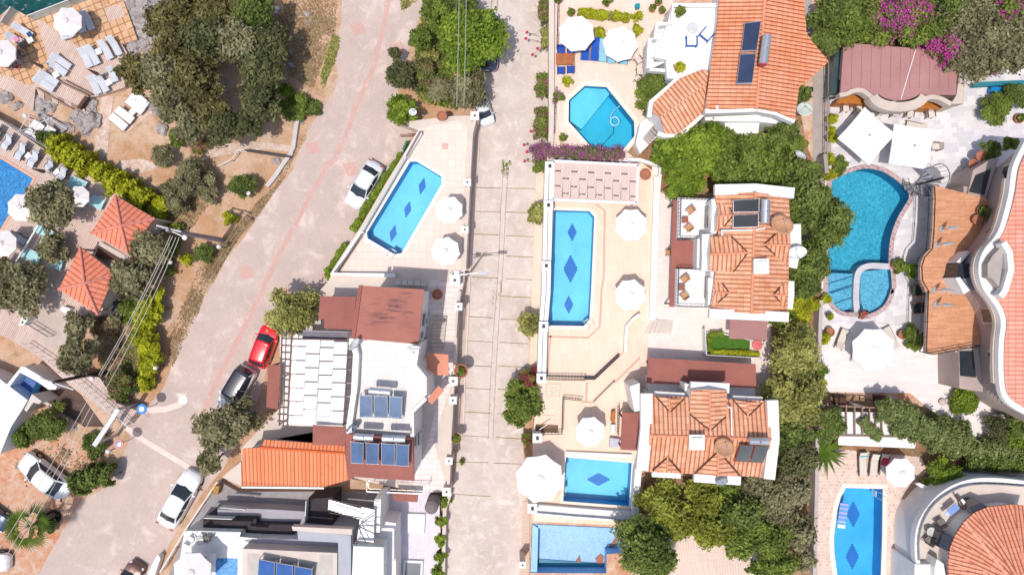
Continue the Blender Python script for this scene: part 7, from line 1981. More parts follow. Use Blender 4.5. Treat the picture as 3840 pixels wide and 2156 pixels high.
st_ = thing('sunken_stair', 'brown sunken stair between the wooden deck platforms', 'stairs', at('A', 640, 830, .5))
for i in range(7): block(st_, 'step', f'A {330 + i * 62} {790 + i * 28} {395 + i * 62} {820 + i * 28} {420 + i * 62 - 20} {900 + i * 20} {350 + i * 60} {880 + i * 18}', .56 - i * .0 + .002 * i, .5, wood_mid if i % 2 else plank2)
m = MB().beam(at('A', 545, 745, .75), at('A', 800, 870, .75), .12).beam(at('A', 575, 725, .75), at('A', 830, 860, .75), .12); m.build('handrail', wood_mid, st_)
MB().beam(at('A', 790, 880, .8), at('A', 715, 985, .8), .3, .3).build('stringer', wood_dark, st_)
MB().beam(at('A', 330, 795, .7), at('A', 660, 990, .7), .1).build('handrail', wood_mid, st_)
gp = thing('lounge_platform', 'grey platform with a wire frame in the rocks below the sea deck', 'platform', at('A', 480, 1130, .2))
block(gp, 'floor', 'A 400 1030 620 1150 530 1230 320 1100', .35, 0, plain('grey_board', (.36, .32, .31), .9)); m = MB()
for sp in ('A 170 1190 260 1040', 'A 260 1150 480 1060', 'A 260 1040 270 1160', 'A 270 1160 160 1190', 'A 430 1060 600 1170', 'A 270 1160 330 1280', 'A 400 1070 440 1150'): a, b = PW(sp, 2.3); m.beam(a, b, .035)
m.build('wire_frame', metal_white, gp)
for sp in ('A 260 1040', 'A 600 1170', 'A 170 1190'): p = PW(sp, 2.3)[0]; MB().beam((p.x, p.y, 0), p, .05).build('post', metal_white, gp)
for lb, sp, n, z in (('cream plank stair east of the peach terrace', 'N 100 110 340 125 330 240 45 240', 7, DZ + .12), ('cream stair treads north of the tall white house', 'L 1640 120 1928 130 1928 175 1640 165', 5, 2.2), ('shaded stair between the tall white house and its road wall', 'M 60 330 180 330 150 640 30 640', 9, 1.8)):
 q = PX(sp); c = W(q[0], z); t = thing('stair', lb, 'stairs', (c.x, c.y, z - .1))
 for i in range(n):
  f0, f1 = i / n, (i + .94) / n
  if sp.startswith('M'): g4 = [(q[0], q[3], f0), (q[1], q[2], f0), (q[1], q[2], f1), (q[0], q[3], f1)]
  else: g4 = [(q[0], q[1], f0), (q[0], q[1], f1), (q[3], q[2], f1), (q[3], q[2], f0)]
  pp = [W((a[0] + (b[0] - a[0]) * f, a[1] + (b[1] - a[1]) * f), z) for a, b, f in g4]
  zz = z - .02 * i; MB().prism(pp, zz - .15 - (1.0 if z > 1.7 else 0), zz).build('tread', beige if sp[0] == 'M' else beige_light, t)
pit = thing('sunken_stair', 'brown sunken stair pit by the largest umbrella', 'stairs', at('M', 1100, 1350, DZ))
block(pit, 'floor', 'M 985 1300 1190 1310 1185 1380 985 1370', DZ + .02, DZ, plain('brown_pit', (.20, .12, .07))); MB().beam(at('M', 1020, 1350, DZ + .9), at('M', 1110, 1290, DZ + .9), .06).build('handrail', metal_white, pit)
sp_ = thing('spiral_stair', 'black steel spiral stair between the square umbrellas and the timber terrace', 'spiral stair', at('J', 1030, 460, DZ))
c = at('J', 1035, 445, DZ + 1.5); MB().tube((c.x, c.y, DZ), (c.x, c.y, 5.4), .09, .09, 10).build('column', metal_dark, sp_)
sm = plain('grey_step_plate', (.24, .23, .25), .6)
for i in range(14):
 a = R(-200 + i * 24); z = DZ + .2 + i * .2; m = MB(); r_ = 1.15
 V = [Vector((c.x, c.y, z)), Vector((c.x + r_ * math.cos(a), c.y + r_ * math.sin(a), z)), Vector((c.x + r_ * math.cos(a + .38), c.y + r_ * math.sin(a + .38), z))]
 m.add(V + [v - Vector((0, 0, .04)) for v in V], [(0, 1, 2), (5, 4, 3), (0, 3, 4, 1), (1, 4, 5, 2), (2, 5, 3, 0)]); m.build('step', sm, sp_)
m = MB()
P_ = [Vector((c.x + 1.18 * math.cos(R(-200 + i * 12)), c.y + 1.18 * math.sin(R(-200 + i * 12)), DZ + 1.1 + i * .1)) for i in range(29)]
for a, b in zip(P_, P_[1:]): m.beam(a, b, .04)
for p in P_[::2]: m.beam(p, p - Vector((0, 0, .9)), .025)
m.build('handrail', metal_dark, sp_)
rk = random.Random(5); rock_m = two_tone('pale_grey_rock', (.50, .44, .43), (.36, .31, .30), (.62, .57, .55), .9, 3, rough=.95, bmp=1.0)
def rock(px, s, lb, z=0.0, g='boulders at the shore'):
 bm = bmesh.new(); bmesh.ops.create_icosphere(bm, subdivisions=3, radius=1); ph = [rk.uniform(0, 6) for _ in range(6)]
 sc = (s * rk.uniform(.8, 1.3), s * rk.uniform(.7, 1.2), s * rk.uniform(.45, .8)); c = at(px[0], px[1], px[2], z); rz = rk.uniform(0, 3)
 for v in bm.verts:
  n = v.co; k = 1 + .22 * math.sin(3.1 * n.x + ph[0]) * math.sin(2.7 * n.y + ph[1]) + .14 * math.sin(6.3 * n.z + ph[2] + 4 * n.x) + .08 * math.sin(13 * n.y + ph[3]) * math.cos(11 * n.x + ph[4])
  v.co = Vector((n.x * sc[0], n.y * sc[1], n.z * sc[2])) * k
 bmesh.ops.rotate(bm, verts=bm.verts, matrix=Matrix.Rotation(rz, 3, 'Z')); me = bpy.data.meshes.new('rock'); bm.to_mesh(me); bm.free(); me.materials.append(rock_m)
 o = bpy.data.objects.new('rock', me); o.location = c; COL.objects.link(o); tag(o, lb, 'rock', g)
for x, y, s in ((1150, 20, .9), (1200, 60, 1.1), (1290, 30, 1.0), (1340, 90, 1.2), (1230, 130, .9), (1290, 170, 1.1), (1380, 150, 1.0), (1330, 230, 1.2), (1250, 220, .7), (1420, 60, .9), (1430, 190, .8), (1300, 290, .8), (1360, 330, .8), (1230, 410, .9), (1310, 400, .7), (1180, -60, 1.0), (1300, -60, 1.1), (1400, -40, 1.0)):
 rock(('A', x, y), s * .8, 'pale grey boulder on the shore between the sea deck and the dark trees')
for x, y, s in ((380, 940, .7), (440, 950, .8), (480, 920, .6), (360, 990, .6), (700, 1030, .7), (760, 1080, .9), (820, 1020, .7), (850, 1080, .7), (790, 1130, .7), (690, 1060, .6), (820, 930, .6), (60, 880, .6), (1400, 950, .6), (1430, 1000, .5), (1470, 1170, .5), (620, 1150, .5), (160, 960, .5)):
 rock(('A', x, y), s, 'pale grey boulder in the rocky slope below the sea deck', g='boulders in the slope')
for t, x, y, s in (('B', 700, 590, .3), ('B', 850, 130, .25), ('B', 870, 200, .25), ('B', 780, 690, .2), ('B', 700, 470, .25), ('G', 580, 250, .4), ('F', 1420, 520, .4), ('F', 1390, 560, .35), ('B', 800, 1110, .25), ('B', 900, 1010, .3), ('B', 530, 1230, .2), ('P', 680, 120, .2), ('P', 820, 560, .12), ('P', 460, 300, .12), ('B', 720, 45, .15)):
 rock((t, x, y), s, 'small pale stone on the bare dry ground west of the cobbled road', g='stones on the dry ground')
bw = thing('covered_boat', 'small white object wrapped in plastic on the dry slope at the top', 'sack', at('B', 573, 90, .2)); MB().ball(at('B', 575, 80, .25), .22, 12, 8, .8).ball(at('B', 570, 115, .2), .15, 10, 8, .8).build('wrapping', plastic_white, bw, smooth=True)
tag(MB().beam(at('B', 428, 145, .1), at('B', 422, 235, .1), .12, .06).build('plank', wood_orange), 'orange plank lying by the dark trees at the top', 'plank')
sg = thing('round_sign', 'round blue and white sign on a pole at the end of the plank walk', 'sign', at('K', 1275, 1290, 0)); c = at('K', 1280, 1285, 2.4)
MB().tube((c.x, c.y, 2.35), (c.x, c.y, 2.4), .42, .42, 24).build('disc', plain('sign_blue', (.02, .25, .65), .4), sg); MB().tube((c.x, c.y, 2.4), (c.x, c.y, 2.42), .22, .22, 20).build('emblem', plastic_white, sg); MB().tube((c.x, c.y, 0), (c.x, c.y, 2.35), .04, .04, 8).build('pole', metal_grey, sg)
mr = thing('traffic_mirror', 'round traffic mirror with a red rim at the bend below the gate beam', 'mirror', at('P', 1070, 262, 0)); c = at('P', 1070, 262, 2.2)
MB().tube((c.x, c.y, 2.15), (c.x, c.y, 2.2), .42, .42, 24).build('rim', plain('pink_red_rim', (.62, .3, .3)), mr); MB().ball((c.x, c.y, 2.12), .33, 20, 10, .4).build('mirror', chrome, mr, smooth=True); MB().tube((c.x, c.y, 0), (c.x, c.y, 2.15), .04, .04, 8).build('pole', metal_grey, mr)
skin = plain('tanned_skin', (.34, .13, .07), .6, .05, 5)
def person(px, z0, joints, radii, edges, lb, extra):
 c = at(px[0], px[1], px[2], z0); root = thing('person', lb, 'person', (c.x, c.y, z0))
 me = bpy.data.meshes.new('body'); me.from_pydata([Vector(j) for j in joints], edges, []); o = bpy.data.objects.new('body', me); COL.objects.link(o); o.parent = root
 me.materials.append(skin); md = o.modifiers.new('skin', 'SKIN'); me.skin_vertices if me.skin_vertices else None
 bm = bmesh.new(); bm.from_mesh(me); lay = bm.verts.layers.skin.verify()
 bm.verts.ensure_lookup_table()
 for v, r in zip(bm.verts, radii): v[lay].radius = (r, r); v[lay].use_root = v.index == 0
 bm.to_mesh(me); bm.free(); sb = o.modifiers.new('sub', 'SUBSURF'); sb.levels = 1; sb.render_levels = 2; md.use_smooth_shade = True
 for nm, fn, mat in extra: m = fn(Vector((c.x, c.y, z0))); m.build(nm, mat, root, smooth=True)
 return root
J_ = [(0, 0, .48), (0, .05, .75), (0, .08, 1.0), (0, .1, 1.12), (0, .12, 1.25), (.18, .08, 1.02), (.26, -.12, .85), (.14, -.32, .8), (-.18, .08, 1.02), (-.28, -.1, .82), (-.16, -.34, .78), (.1, 0, .47), (.14, -.42, .5), (.14, -.5, .08), (.14, -.62, .04), (-.1, 0, .47), (-.14, -.42, .5), (-.14, -.5, .08), (-.14, -.62, .04), (.06, -.4, .79), (-.08, -.42, .77)]
Rr = [.14, .13, .14, .06, .10, .07, .05, .035, .07, .05, .035, .1, .075, .05, .04, .1, .075, .05, .04, .025, .025]
E_ = [(0, 1), (1, 2), (2, 3), (3, 4), (2, 5), (5, 6), (6, 7), (7, 19), (2, 8), (8, 9), (9, 10), (10, 20), (0, 11), (11, 12), (12, 13), (13, 14), (0, 15), (15, 16), (16, 17), (17, 18)]
person(('Q', 420, 1275), 4.0, J_, Rr, E_, 'tanned person with a pale cap seated by the small pool of the modern house', [('cap', lambda b: MB().ball(b + Vector((0, .13, 1.3)), .115, 14, 8, .8), plastic_white), ('swim_shorts', lambda b: MB().ball(b + Vector((0, -.05, .48)), .2, 14, 8, .7), plain('navy_shorts', (.03, .06, .15)))])
chair('chair_white', ('Q', 470, 1280), 'white chair under the seated person by the small pool', 4.0, math.pi, 1.1, 'white chairs on the modern terrace');
for x, y, rz, lb in ((350, 1085, .5, 'upper left chair at the round table of the modern terrace'), (425, 1115, 1.2, 'right chair at the round table of the modern terrace'), (270, 1130, -.5, 'left chair at the round table of the modern terrace')): chair('chair_white' if x < 400 else 'chair_wire', ('Q', x, y), lb, 4.0, rz, .95, 'chairs on the modern terrace')
table('tab_round', ('Q', 345, 1140), 'round pale table on the modern terrace', 4.0, 0, .8, h=.74)
J2 = [(0, 0, .95), (0, .02, 1.2), (0, .04, 1.42), (0, .05, 1.52), (0, .06, 1.64), (.19, .04, 1.43), (.24, .0, 1.15), (.24, -.15, .95), (-.19, .04, 1.43), (-.3, -.1, 1.2), (-.3, -.32, 1.2), (.1, 0, .92), (.11, .05, .5), (.11, 0, .08), (.11, -.14, .04), (-.1, 0, .92), (-.12, -.12, .5), (-.12, -.1, .08), (-.12, -.24, .04), (.24, -.2, .88), (-.3, -.4, 1.22)]
person(('O', 1640, 1210), DZ, J2, Rr, E_, 'person in a white shirt and dark hair walking near the dark bush at the right', [('shirt', lambda b: MB().ball(b + Vector((0, .03, 1.22)), .21, 16, 10, 1.5), cloth), ('hair', lambda b: MB().ball(b + Vector((0, .09, 1.7)), .115, 14, 8, .9), black_trim), ('trousers', lambda b: MB().tube(b + Vector((.1, .01, .95)), b + Vector((.11, .03, .12)), .11, .08, 12).tube(b + Vector((-.1, .01, .95)), b + Vector((-.12, -.1, .12)), .11, .08, 12), plain('pale_trousers', (.5, .48, .48)))])
person(('O', 440, 292), DZ - .1, J_, Rr, E_, 'person in a red shirt sitting on the mauve rim of the teal pool', [('shirt', lambda b: MB().ball(b + Vector((0, .06, .85)), .2, 14, 10, 1.3), plain('red_shirt', (.5, .01, .02))), ('hair', lambda b: MB().ball(b + Vector((0, .14, 1.3)), .11, 14, 8, .9), black_trim)])
# ================================================================ TREES, SHRUBS, HEDGES
GW = 'crowns of the dark wood at the top left'
for x, y, r, h, mt, lb in ((410, 55, 3.0, 5.5, L_SCRUB, 'olive green tree at the top of the dark wood beside the rocks'), (480, 15, 3.6, 6, L_SCRUB, 'dark tree at the top edge of the wood, left'), (560, 20, 3.8, 6.5, L_SCRUB, 'dark tree at the top edge of the wood, middle'), (632, 30, 3.6, 6, L_DARK, 'dark tree at the top edge of the wood, right'),
  (440, 110, 3.2, 6, L_SCRUB, 'dark tree behind the sea deck boulders'), (520, 95, 3.6, 7, L_PINE, 'tall dark tree in the upper middle of the wood'), (600, 105, 3.6, 6.5, L_OLIVE, 'olive green tree in the upper middle of the wood'), (675, 115, 3.2, 6, L_PINE, 'dark tree at the upper east side of the wood'),
  (345, 185, 2.9, 5, L_SCRUB, 'olive green tree leaning over the deck loungers'), (410, 185, 3.4, 6, L_OLIVE, 'olive green tree east of the deck loungers'), (490, 190, 3.6, 6.5, L_SCRUB, 'olive green tree at the heart of the wood'), (655, 185, 3.6, 6.5, L_PINE, 'wide dark tree at the east side of the wood'),
  (440, 255, 3.4, 6, L_OLIVE, 'olive green tree at the south west of the wood'), (530, 270, 3.6, 6, L_SCRUB, 'olive green tree at the south of the wood'), (655, 255, 3.0, 6, L_PINE, 'tall dark tree at the south east of the wood'), (480, 310, 3.0, 5.5, L_OLIVE, 'olive tree above the pink oleander'), (560, 320, 3.0, 5.5, L_PINE, 'dark tree at the south foot of the wood'), (620, 315, 2.2, 5, L_PINE, 'small dark tree at the south foot of the wood')):
 tree(('Z', x, y), r, h, mt, lb, 'wood_tree', group=GW, leafsize=.24, dens=.9)
shrub(('Z', 500, 362), 1.5, 1.6, L_MID, 'pink flowering oleander at the foot of the wood', flowers=F_PINK, fl_n=900, name='oleander')
shrub(('Z', 445, 345), 1.5, 2.2, L_MID, 'bright green bush west of the pink oleander')
shrub(('B', 645, 820), 1.2, 1.6, L_BRIGHT, 'round bright green bush east of the wood'); shrub(('B', 790, 920), 1.2, 1.5, L_MID, 'round green bush beside the road verge')
shrub(('B', 730, 1000), 1.7, .9, L_MID, 'low green ground bush at the road verge'); shrub(('B', 620, 370), .9, 1.1, L_MID, 'small green bush beside the dark wood'); shrub(('B', 540, 670), 1.5, 2.4, L_BRIGHT, 'light green climber at the east side of the wood')
shrub(('B', 900, 970), 1.3, .6, L_DARK, 'flat dark bush touching the cobbled road'); shrub(('B', 560, 230), 1.6, .8, DRY, 'dry brown scrub at the top beside the wood', name='dry_bush')
shrub(('B', 620, 960), .9, 1.0, L_BRIGHT, 'small green bush south of the round bright bush'); shrub(('B', 380, 1200), .6, 1.0, L_BRIGHT, 'tiny bright bush above the garden path')
for px, r, h, mt, lb in ((('F', 1480, 215), 1.7, 2.2, L_OLIVE, 'sparse small olive tree west of the upper garden path'), (('F', 1720, 410), 2.7, 3.4, L_OLIVE, 'wide grey green olive tree in the dry garden'), (('F', 1560, 500), 1.7, 2.6, L_OLIVE, 'olive tree south west of the wide grey green one'), (('F', 1620, 640), 1.6, 2.4, L_OLIVE, 'low olive tree above the power pole'), (('F', 1880, 540), 1.5, 2.2, L_OLIVE, 'small olive tree east of the wide grey green one'),
     (('G', 270, 480), 1.9, 2.4, L_DARK, 'dark green bush behind a globe lamp west of the road'), (('G', 150, 770), 1.0, 1.2, L_LIME, 'small yellow green bush below the dark green bush'), (('F', 1685, 1145), .9, 1.2, L_LIME, 'small round yellow green bush beside the dark one'), (('F', 1840, 1090), 1.5, 1.6, L_DARK, 'dark green bush beside the small yellow green one'), (('F', 1600, 860), .9, 1.1, L_BRIGHT, 'bright small bush beside the power pole')):
 shrub(px, r, h, mt, lb, dens=.8)
GO = 'olive trees of the hotel'
for px, r, h, lb in ((('F', 470, 650), 4.0, 6.0, 'big olive tree between the bright blue pool and the upper kiosk'), (('F', 480, 1030), 2.5, 4.6, 'olive tree below the big one beside an aqua daybed'), (('K', 170, 190), 4.2, 6.0, 'big dark olive tree at the left, west of the lower kiosk'), (('F', 1330, 1030), 3.2, 5.2, 'dark olive tree at the south east corner of the upper kiosk'),
     (('K', 1180, 110), 3.4, 5.4, 'dark olive tree east of the lower kiosk'), (('K', 720, 530), 2.2, 4.0, 'small olive tree south of the lower kiosk'), (('K', 700, 800), 3.2, 5.4, 'wide olive tree over the plank walk'), (('K', 60, 60), 2.6, 4.4, 'olive tree cut by the left edge beside the white railing'), (('K', 1040, 480), 1.2, 2.4, 'little olive tree below the charcoal container')):
 tree(px, r, h, L_OLIVE, lb, 'olive_tree', group=GO, leafsize=.24, dens=.85, z0=0, ch=h * .6)
tree(('L', 215, 1400), 3.3, 6.0, L_OLIVE, 'olive tree over the front of the white car with the black roof', 'olive_tree', leafsize=.24, dens=.8)
tree(('Q', 560, 130), 3.9, 6.4, L_OLIVE, 'big olive tree at the corner of the orange tiled annex', 'olive_tree', leafsize=.24, dens=.75); tree(('Q', 440, 420), 2.0, 4.2, L_OLIVE, 'small olive tree above the cream fence corner', 'olive_tree', leafsize=.24, dens=.8)
tree(('L', 720, 400), 4.0, 5.2, L_GOLD, 'dense leafy tree above the red car', dens=1.1)
hedge('A 440 1300 560 1340 F 560 160 700 230 760 300 900 350 1080 470 1250 580 1330 640', 2.4, 2.2, L_LIME, 'long yellow green hedge running from the rocks to the upper kiosk', leafsize=.26, bumpy=.3)
shrub(('F', 1430, 700), 1.9, 2.0, L_LIME, 'yellow green bush at the east corner of the upper kiosk', leafsize=.22); shrub(('F', 440, 70), 1.5, 2.0, L_DARK, 'dark bush at the start of the yellow green hedge')
for px, r, h, lb in ((('K', 1370, 300), 1.9, 2.6, 'yellow green shrub at the top of the roadside column'), (('K', 1330, 460), 2.0, 2.6, 'second yellow green shrub of the roadside column'), (('K', 1320, 650), 1.7, 2.4, 'third yellow green shrub of the roadside column'), (('K', 1360, 770), 1.8, 2.4, 'fourth yellow green shrub of the roadside column'), (('K', 1370, 870), 1.6, 2.2, 'fifth yellow green shrub with the globe lamp'), (('K', 1340, 950), 1.1, 1.6, 'sixth small yellow green shrub of the column'), (('K', 1315, 1040), 1.3, 1.7, 'last round yellow green shrub of the column')):
 shrub(px, r, h, L_LIME, lb, group='yellow green shrubs beside the road', leafsize=.2)
hedge('F 1530 1280 1500 1170 1560 1030 1600 950', 1.0, .9, L_MID, 'narrow green hedge below the power pole')
shrub(('K', 1180, 400), 1.8, 1.6, L_MID, 'green bush under the wires east of the charcoal container'); shrub(('K', 960, 620), 2.2, .8, DRY, 'dry straw coloured bush under the wires', name='dry_bush', dens=1.0); shrub(('K', 980, 770), 1.6, .5, DRY, 'low dry straw patch under the wires', name='dry_bush')
shrub(('K', 1080, 1080), 2.3, 2.2, L_DARK, 'large oleander with pink blossoms at the end of the plank walk', flowers=F_PINK, fl_n=1000, name='oleander'); shrub(('K', 1230, 620), 1.0, 1.2, L_MID, 'small green bush between the yellow green shrubs')
shrub(('P', 440, 60), 2.5, 2.6, L_DARK, 'big round green bush beside the white flat roof'); shrub(('P', 210, 190), 1.6, 1.7, L_MID, 'reddish green bush beside the big round one'); shrub(('P', 860, 270), 2.0, 1.1, L_DARK, 'dark low bush under the gate beam')
hedge('P 680 640 850 540 1000 560', 2.4, 2.4, L_DARK, 'long dark bush beside the white sedan on the dirt', leafsize=.2, dens=1.2)
fan_palm(('P', 200, 1040), 2.1, 4.2, L_BRIGHT, 'bright fan palm at the lower left corner'); shrub(('P', 400, 980), 1.4, 1.8, L_DARK, 'dark shrub between the fan palm and the old tyre')
tree(('C', 420, 370), 5.2, 7.5, L_BRIGHT, 'large bright green tree on the island between the two roads', leafsize=.26, dens=.95, lobes=16); tree(('C', 90, 70), 2.4, 4, L_MID, 'green tree at the top left of the island'); tree(('C', 300, 10), 2.6, 4.5, L_DARK, 'dark tree at the top edge of the island')
tree(('C', 380, 800), 3.3, 4.8, L_OLIVE, 'dark dusty tree above the cream pillar at the end of the island'); tree(('C', 120, 800), 2.0, 3.4, L_OLIVE, 'grey green tree at the lower left of the island'); tree(('B', 1860, 350), 1.9, 3.2, L_MID, 'small green tree at the west tip of the island')
tree(('B', 1700, 680), 2.3, 3.6, L_PINE, 'dark spiky pine at the west side of the island', elong=3.2); tree(('B', 1640, 480), 1.0, 2.6, L_PINE, 'small pine branch reaching over the cobbled road', elong=3.0); tree(('B', 1700, 990), 2.5, 3.4, L_BRIGHT, 'bright green bush beside the small round dish', dens=1.1)
shrub(('B', 1880, 680), 2.2, 2.2, L_DARK, 'pink flowering oleander in the middle of the island', flowers=F_PINK, fl_n=900, name='oleander'); shrub(('C', 40, 500), 1.2, 1.2, L_GOLD, 'pale yellow shrub on the island')
grass_patch('undergrowth', 'B 1880 100 C 100 60 260 200 200 500 300 800 300 1000 0 950 B 1850 900 1780 600 1850 400', 4500, L_MID, 0, .14, .25)
GF = 'flower beds beside the cream wall'
hedge('C 1075 -80 1065 100 1085 200', 1.3, 1.6, L_MID, 'uppermost flower bed with pink blossoms along the cream wall', flowers=F_PINK, fl_n=900, group=GF); hedge('C 1080 260 1090 430', 1.2, 1.4, L_GOLD, 'yellowish flower bed below the uppermost one', group=GF)
hedge('C 1070 680 1050 780 1045 870', 1.7, 1.7, L_MID, 'middle flower bed with pale pink blossoms', flowers=F_PINK, fl_n=500, group=GF); hedge('C 1050 980 1045 1120 1040 1250', 1.7, 1.7, L_MID, 'lowest flower bed with salmon blossoms', flowers=F_PINK, fl_n=900, group=GF)
shrub(('C', 1190, 880), .8, 1.4, L_MID, 'mauve climber on the cream wall between the beds', z0=DZ, flowers=F_PURPLE, fl_n=120)
hedge('C 960 1400 1060 1340 1140 1400 1250 1380 1370 1400 H 1500 180 1600 215 1700 190 1780 210', 1.5, 1.5, L_DARK, 'purple bougainvillea hedge south of the eight sided pool', z0=DZ - .6, flowers=F_PURPLE, fl_n=6000, name='bougainvillea'); shrub(('H', 1040, 280), 1.3, 2.2, L_MID, 'green base of the bougainvillea beside the white pillar')
hs = thing('wild_stalks', 'long red tipped flower stalks leaning over the concrete road at the top', 'plant', at('C', 1060, 400, .3)); m = MB(); m2 = MB()
for sp in ('C 990 315 905 315', 'C 1010 372 895 370', 'C 1050 430 1000 460', 'C 1060 430 955 515', 'H 960 260 885 262', 'C 1000 1240 940 1200', 'C 990 1320 880 1322', 'C 960 1390 905 1385'):
 a, b = PW(sp, 1.2); m.tube(a, b + Vector((0, 0, .5)), .03, .015, 5); m2.ball(b + Vector((0, 0, .5)), .14, 8, 6)
m.build('stalk', plain('brown_stalk', (.30, .2, .14)), hs); m2.build('blossom', plain('carmine_petal', (.6, .05, .12)), hs)
for x, y in ((1400, 115), (1510, 125), (1600, 130), (1700, 140), (1800, 150)): pass
hedge('C 1370 115 1450 110 1560 130 1640 132', .9, .9, L_LIME, 'clipped yellow green hedge left of the white flowers at the top', z0=DZ, leafsize=.13); hedge('C 1690 135 1780 150 1835 160', 1.0, .9, L_LIME, 'clipped yellow green hedge right of the white flowers at the top', z0=DZ, leafsize=.13)
shrub(('C', 1565, 300), .9, 1.0, L_LIME, 'yellow green bush between the two umbrellas', z0=DZ); shrub(('C', 1270, 738), .72, 1.2, L_LIME, 'round clipped yellow green ball by the pool terrace pillar', z0=DZ, leafsize=.1, dens=1.2); shrub(('C', 1910, 275), .8, 1, L_LIME, 'yellow green ball bush near the stepped terrace', z0=DZ); shrub(('C', 1900, 160), .8, .9, L_LIME, 'yellow green potted ball at the top', z0=DZ)
pot_plant(('C', 1300, 118), DZ, 'mauve flower pot left of the clipped hedge', L_MID, pr=.4); pot_plant(('C', 1660, 150), DZ, 'pot of white flowers between the clipped hedges', L_GOLD, pr=.4); pot_plant(('C', 1625, 20), DZ, 'green pot at the top edge of the villa terrace', L_MID, pr=.5); pot_plant(('C', 1185, 0), DZ, 'brown potted plant at the top by the railing', L_MID, pr=.4); pot_plant(('C', 1230, 1250), DZ, 'small green pot above the bougainvillea', L_MID, pr=.4)
shrub(('D', 110, 790), 2.3, 2.6, L_MID, 'green bush between the eight sided pool and the wing roof', z0=DZ); shrub(('D', 60, 960), 1.4, 1.8, L_MID, 'lower green bush beside the white outer stair', z0=DZ)
pot_plant(('D', 358, 115), 4.8, 'dark green pot in the corner of the white roof terrace', L_MID, pr=.55); pot_plant(('D', 345, 615), 4.8, 'grassy pot on the lower white roof terrace', L_LIME, pr=.55); pot_plant(('D', 255, 145), DZ, 'orange clay pot left of the white roof terrace', L_MID, pr=.3)
for x, y in ((110, 80), (200, 95), (165, 20)): pot_plant(('D', x, y), DZ, f'small potted plant in the group of three at the top, {"left" if x == 110 else "right" if x == 200 else "upper"} one', L_MID, pr=.35)
tree(('D', 560, 1330), 4.6, 5.0, L_BRIGHT, 'wide bright green tree south of the tiled wing roof', z0=DZ, leafsize=.24, lobes=15); tree(('D', 260, 1390), 3.0, 3.6, L_BRIGHT, 'bright green tree beside the end of the bougainvillea', z0=DZ); tree(('D', 780, 1290), 2.6, 4, L_MID, 'bright tree below the white porch', z0=DZ)
hedge('I 650 180 900 90 1100 60 1300 120', 6.0, 3.4, L_MID, 'broad dense green thicket north of the balcony villa', z0=DZ, leafsize=.26, dens=.8, cat='thicket', name='thicket'); tree(('D', 1000, 1400), 3.4, 4.6, L_MID, 'mid green tree between the thicket and the porch', z0=DZ)
shrub(('I', 380, 220), 2.5, 2.8, L_BRIGHT, 'light green bush at the north of the upper balcony', z0=DZ); tree(('D', 1290, 1200), 2.6, 3.6, L_DARK, 'dark tree below the corner of the largest villa', z0=DZ); tree(('D', 1180, 1340), 2.4, 3.6, L_DARK, 'dark feathery tree beside the lane', z0=DZ)
shrub(('D', 1480, 840), 1.3, 1.6, L_DARK, 'dark shrub strip beside the largest villa wall', z0=DZ); shrub(('D', 1430, 1300), 1.2, 1.4, L_MID, 'green shrub beside the concrete lane', z0=DZ)
GD = 'dark trees west of the teal pool'
for px, r, h, lb in ((('I', 1480, 140), 2.6, 5, 'upper dark tree of the group west of the teal pool'), (('I', 1480, 380), 4.2, 6.4, 'widest dark tree reaching over the balcony villa roof'), (('I', 1680, 560), 4.0, 6.2, 'dark tree overhanging the teal pool'), (('I', 1540, 900), 3.6, 5.4, 'dark tree south of the white parapet dish'), (('I', 1480, 1120), 2.6, 4.4, 'lowest dark tree of the group west of the teal pool')):
 tree(px, r, h, L_DARK, lb, z0=DZ, group=GD, dens=1.05)
shrub(('I', 1450, 1310), 2.4, 2.8, L_LIME, 'yellow green bush at the south east corner of the balcony villa', z0=DZ); shrub(('N', 1300, 170), 1.8, 3, L_MID, 'green bush below the yellow green one', z0=DZ)
GG = 'pale yellow green trees east of the canopy villa'
tree(('N', 1410, 400), 4.2, 5.4, L_GOLD, 'upper round pale yellow green tree', z0=DZ, group=GG, lobes=18, dens=1.1, spread=.75); tree(('N', 1400, 820), 4.4, 5.6, L_GOLD, 'lower round pale yellow green tree', z0=DZ, group=GG, lobes=18, dens=1.1, spread=.75)
shrub(('N', 1610, 600), 1.3, 2.2, L_MID, 'green shrub between the two pale round trees', z0=DZ); shrub(('N', 1640, 690), .7, 1.2, L_LIME, 'small yellow green pot bush at the terrace edge', z0=DZ); tree(('N', 1180, 1290), .1 + 2.4, 4.6, L_DARK, 'dark tree at the lower east of the canopy villa', z0=DZ) if False else None
tree(('N', 1400, 1150), 3.0, 5.0, L_DARK, 'dark tree below the lower pale round tree', z0=DZ); tree(('U', 1400, 380), 3.4, 5.0, L_PINE, 'dusky green tree east of the grey green collectors', z0=DZ); tree(('U', 1050, 640), 2.8, 4.4, L_OLIVE, 'grey olive tree at the south east corner of the canopy villa', z0=DZ); tree(('U', 1350, 650), 3.2, 4.8, L_OLIVE, 'grey olive tree beside the boundary wall', z0=DZ); tree(('U', 1200, 830), 3.4, 4.8, L_OLIVE, 'wide grey olive tree in the south garden', z0=DZ)
GS = 'trees of the south garden'
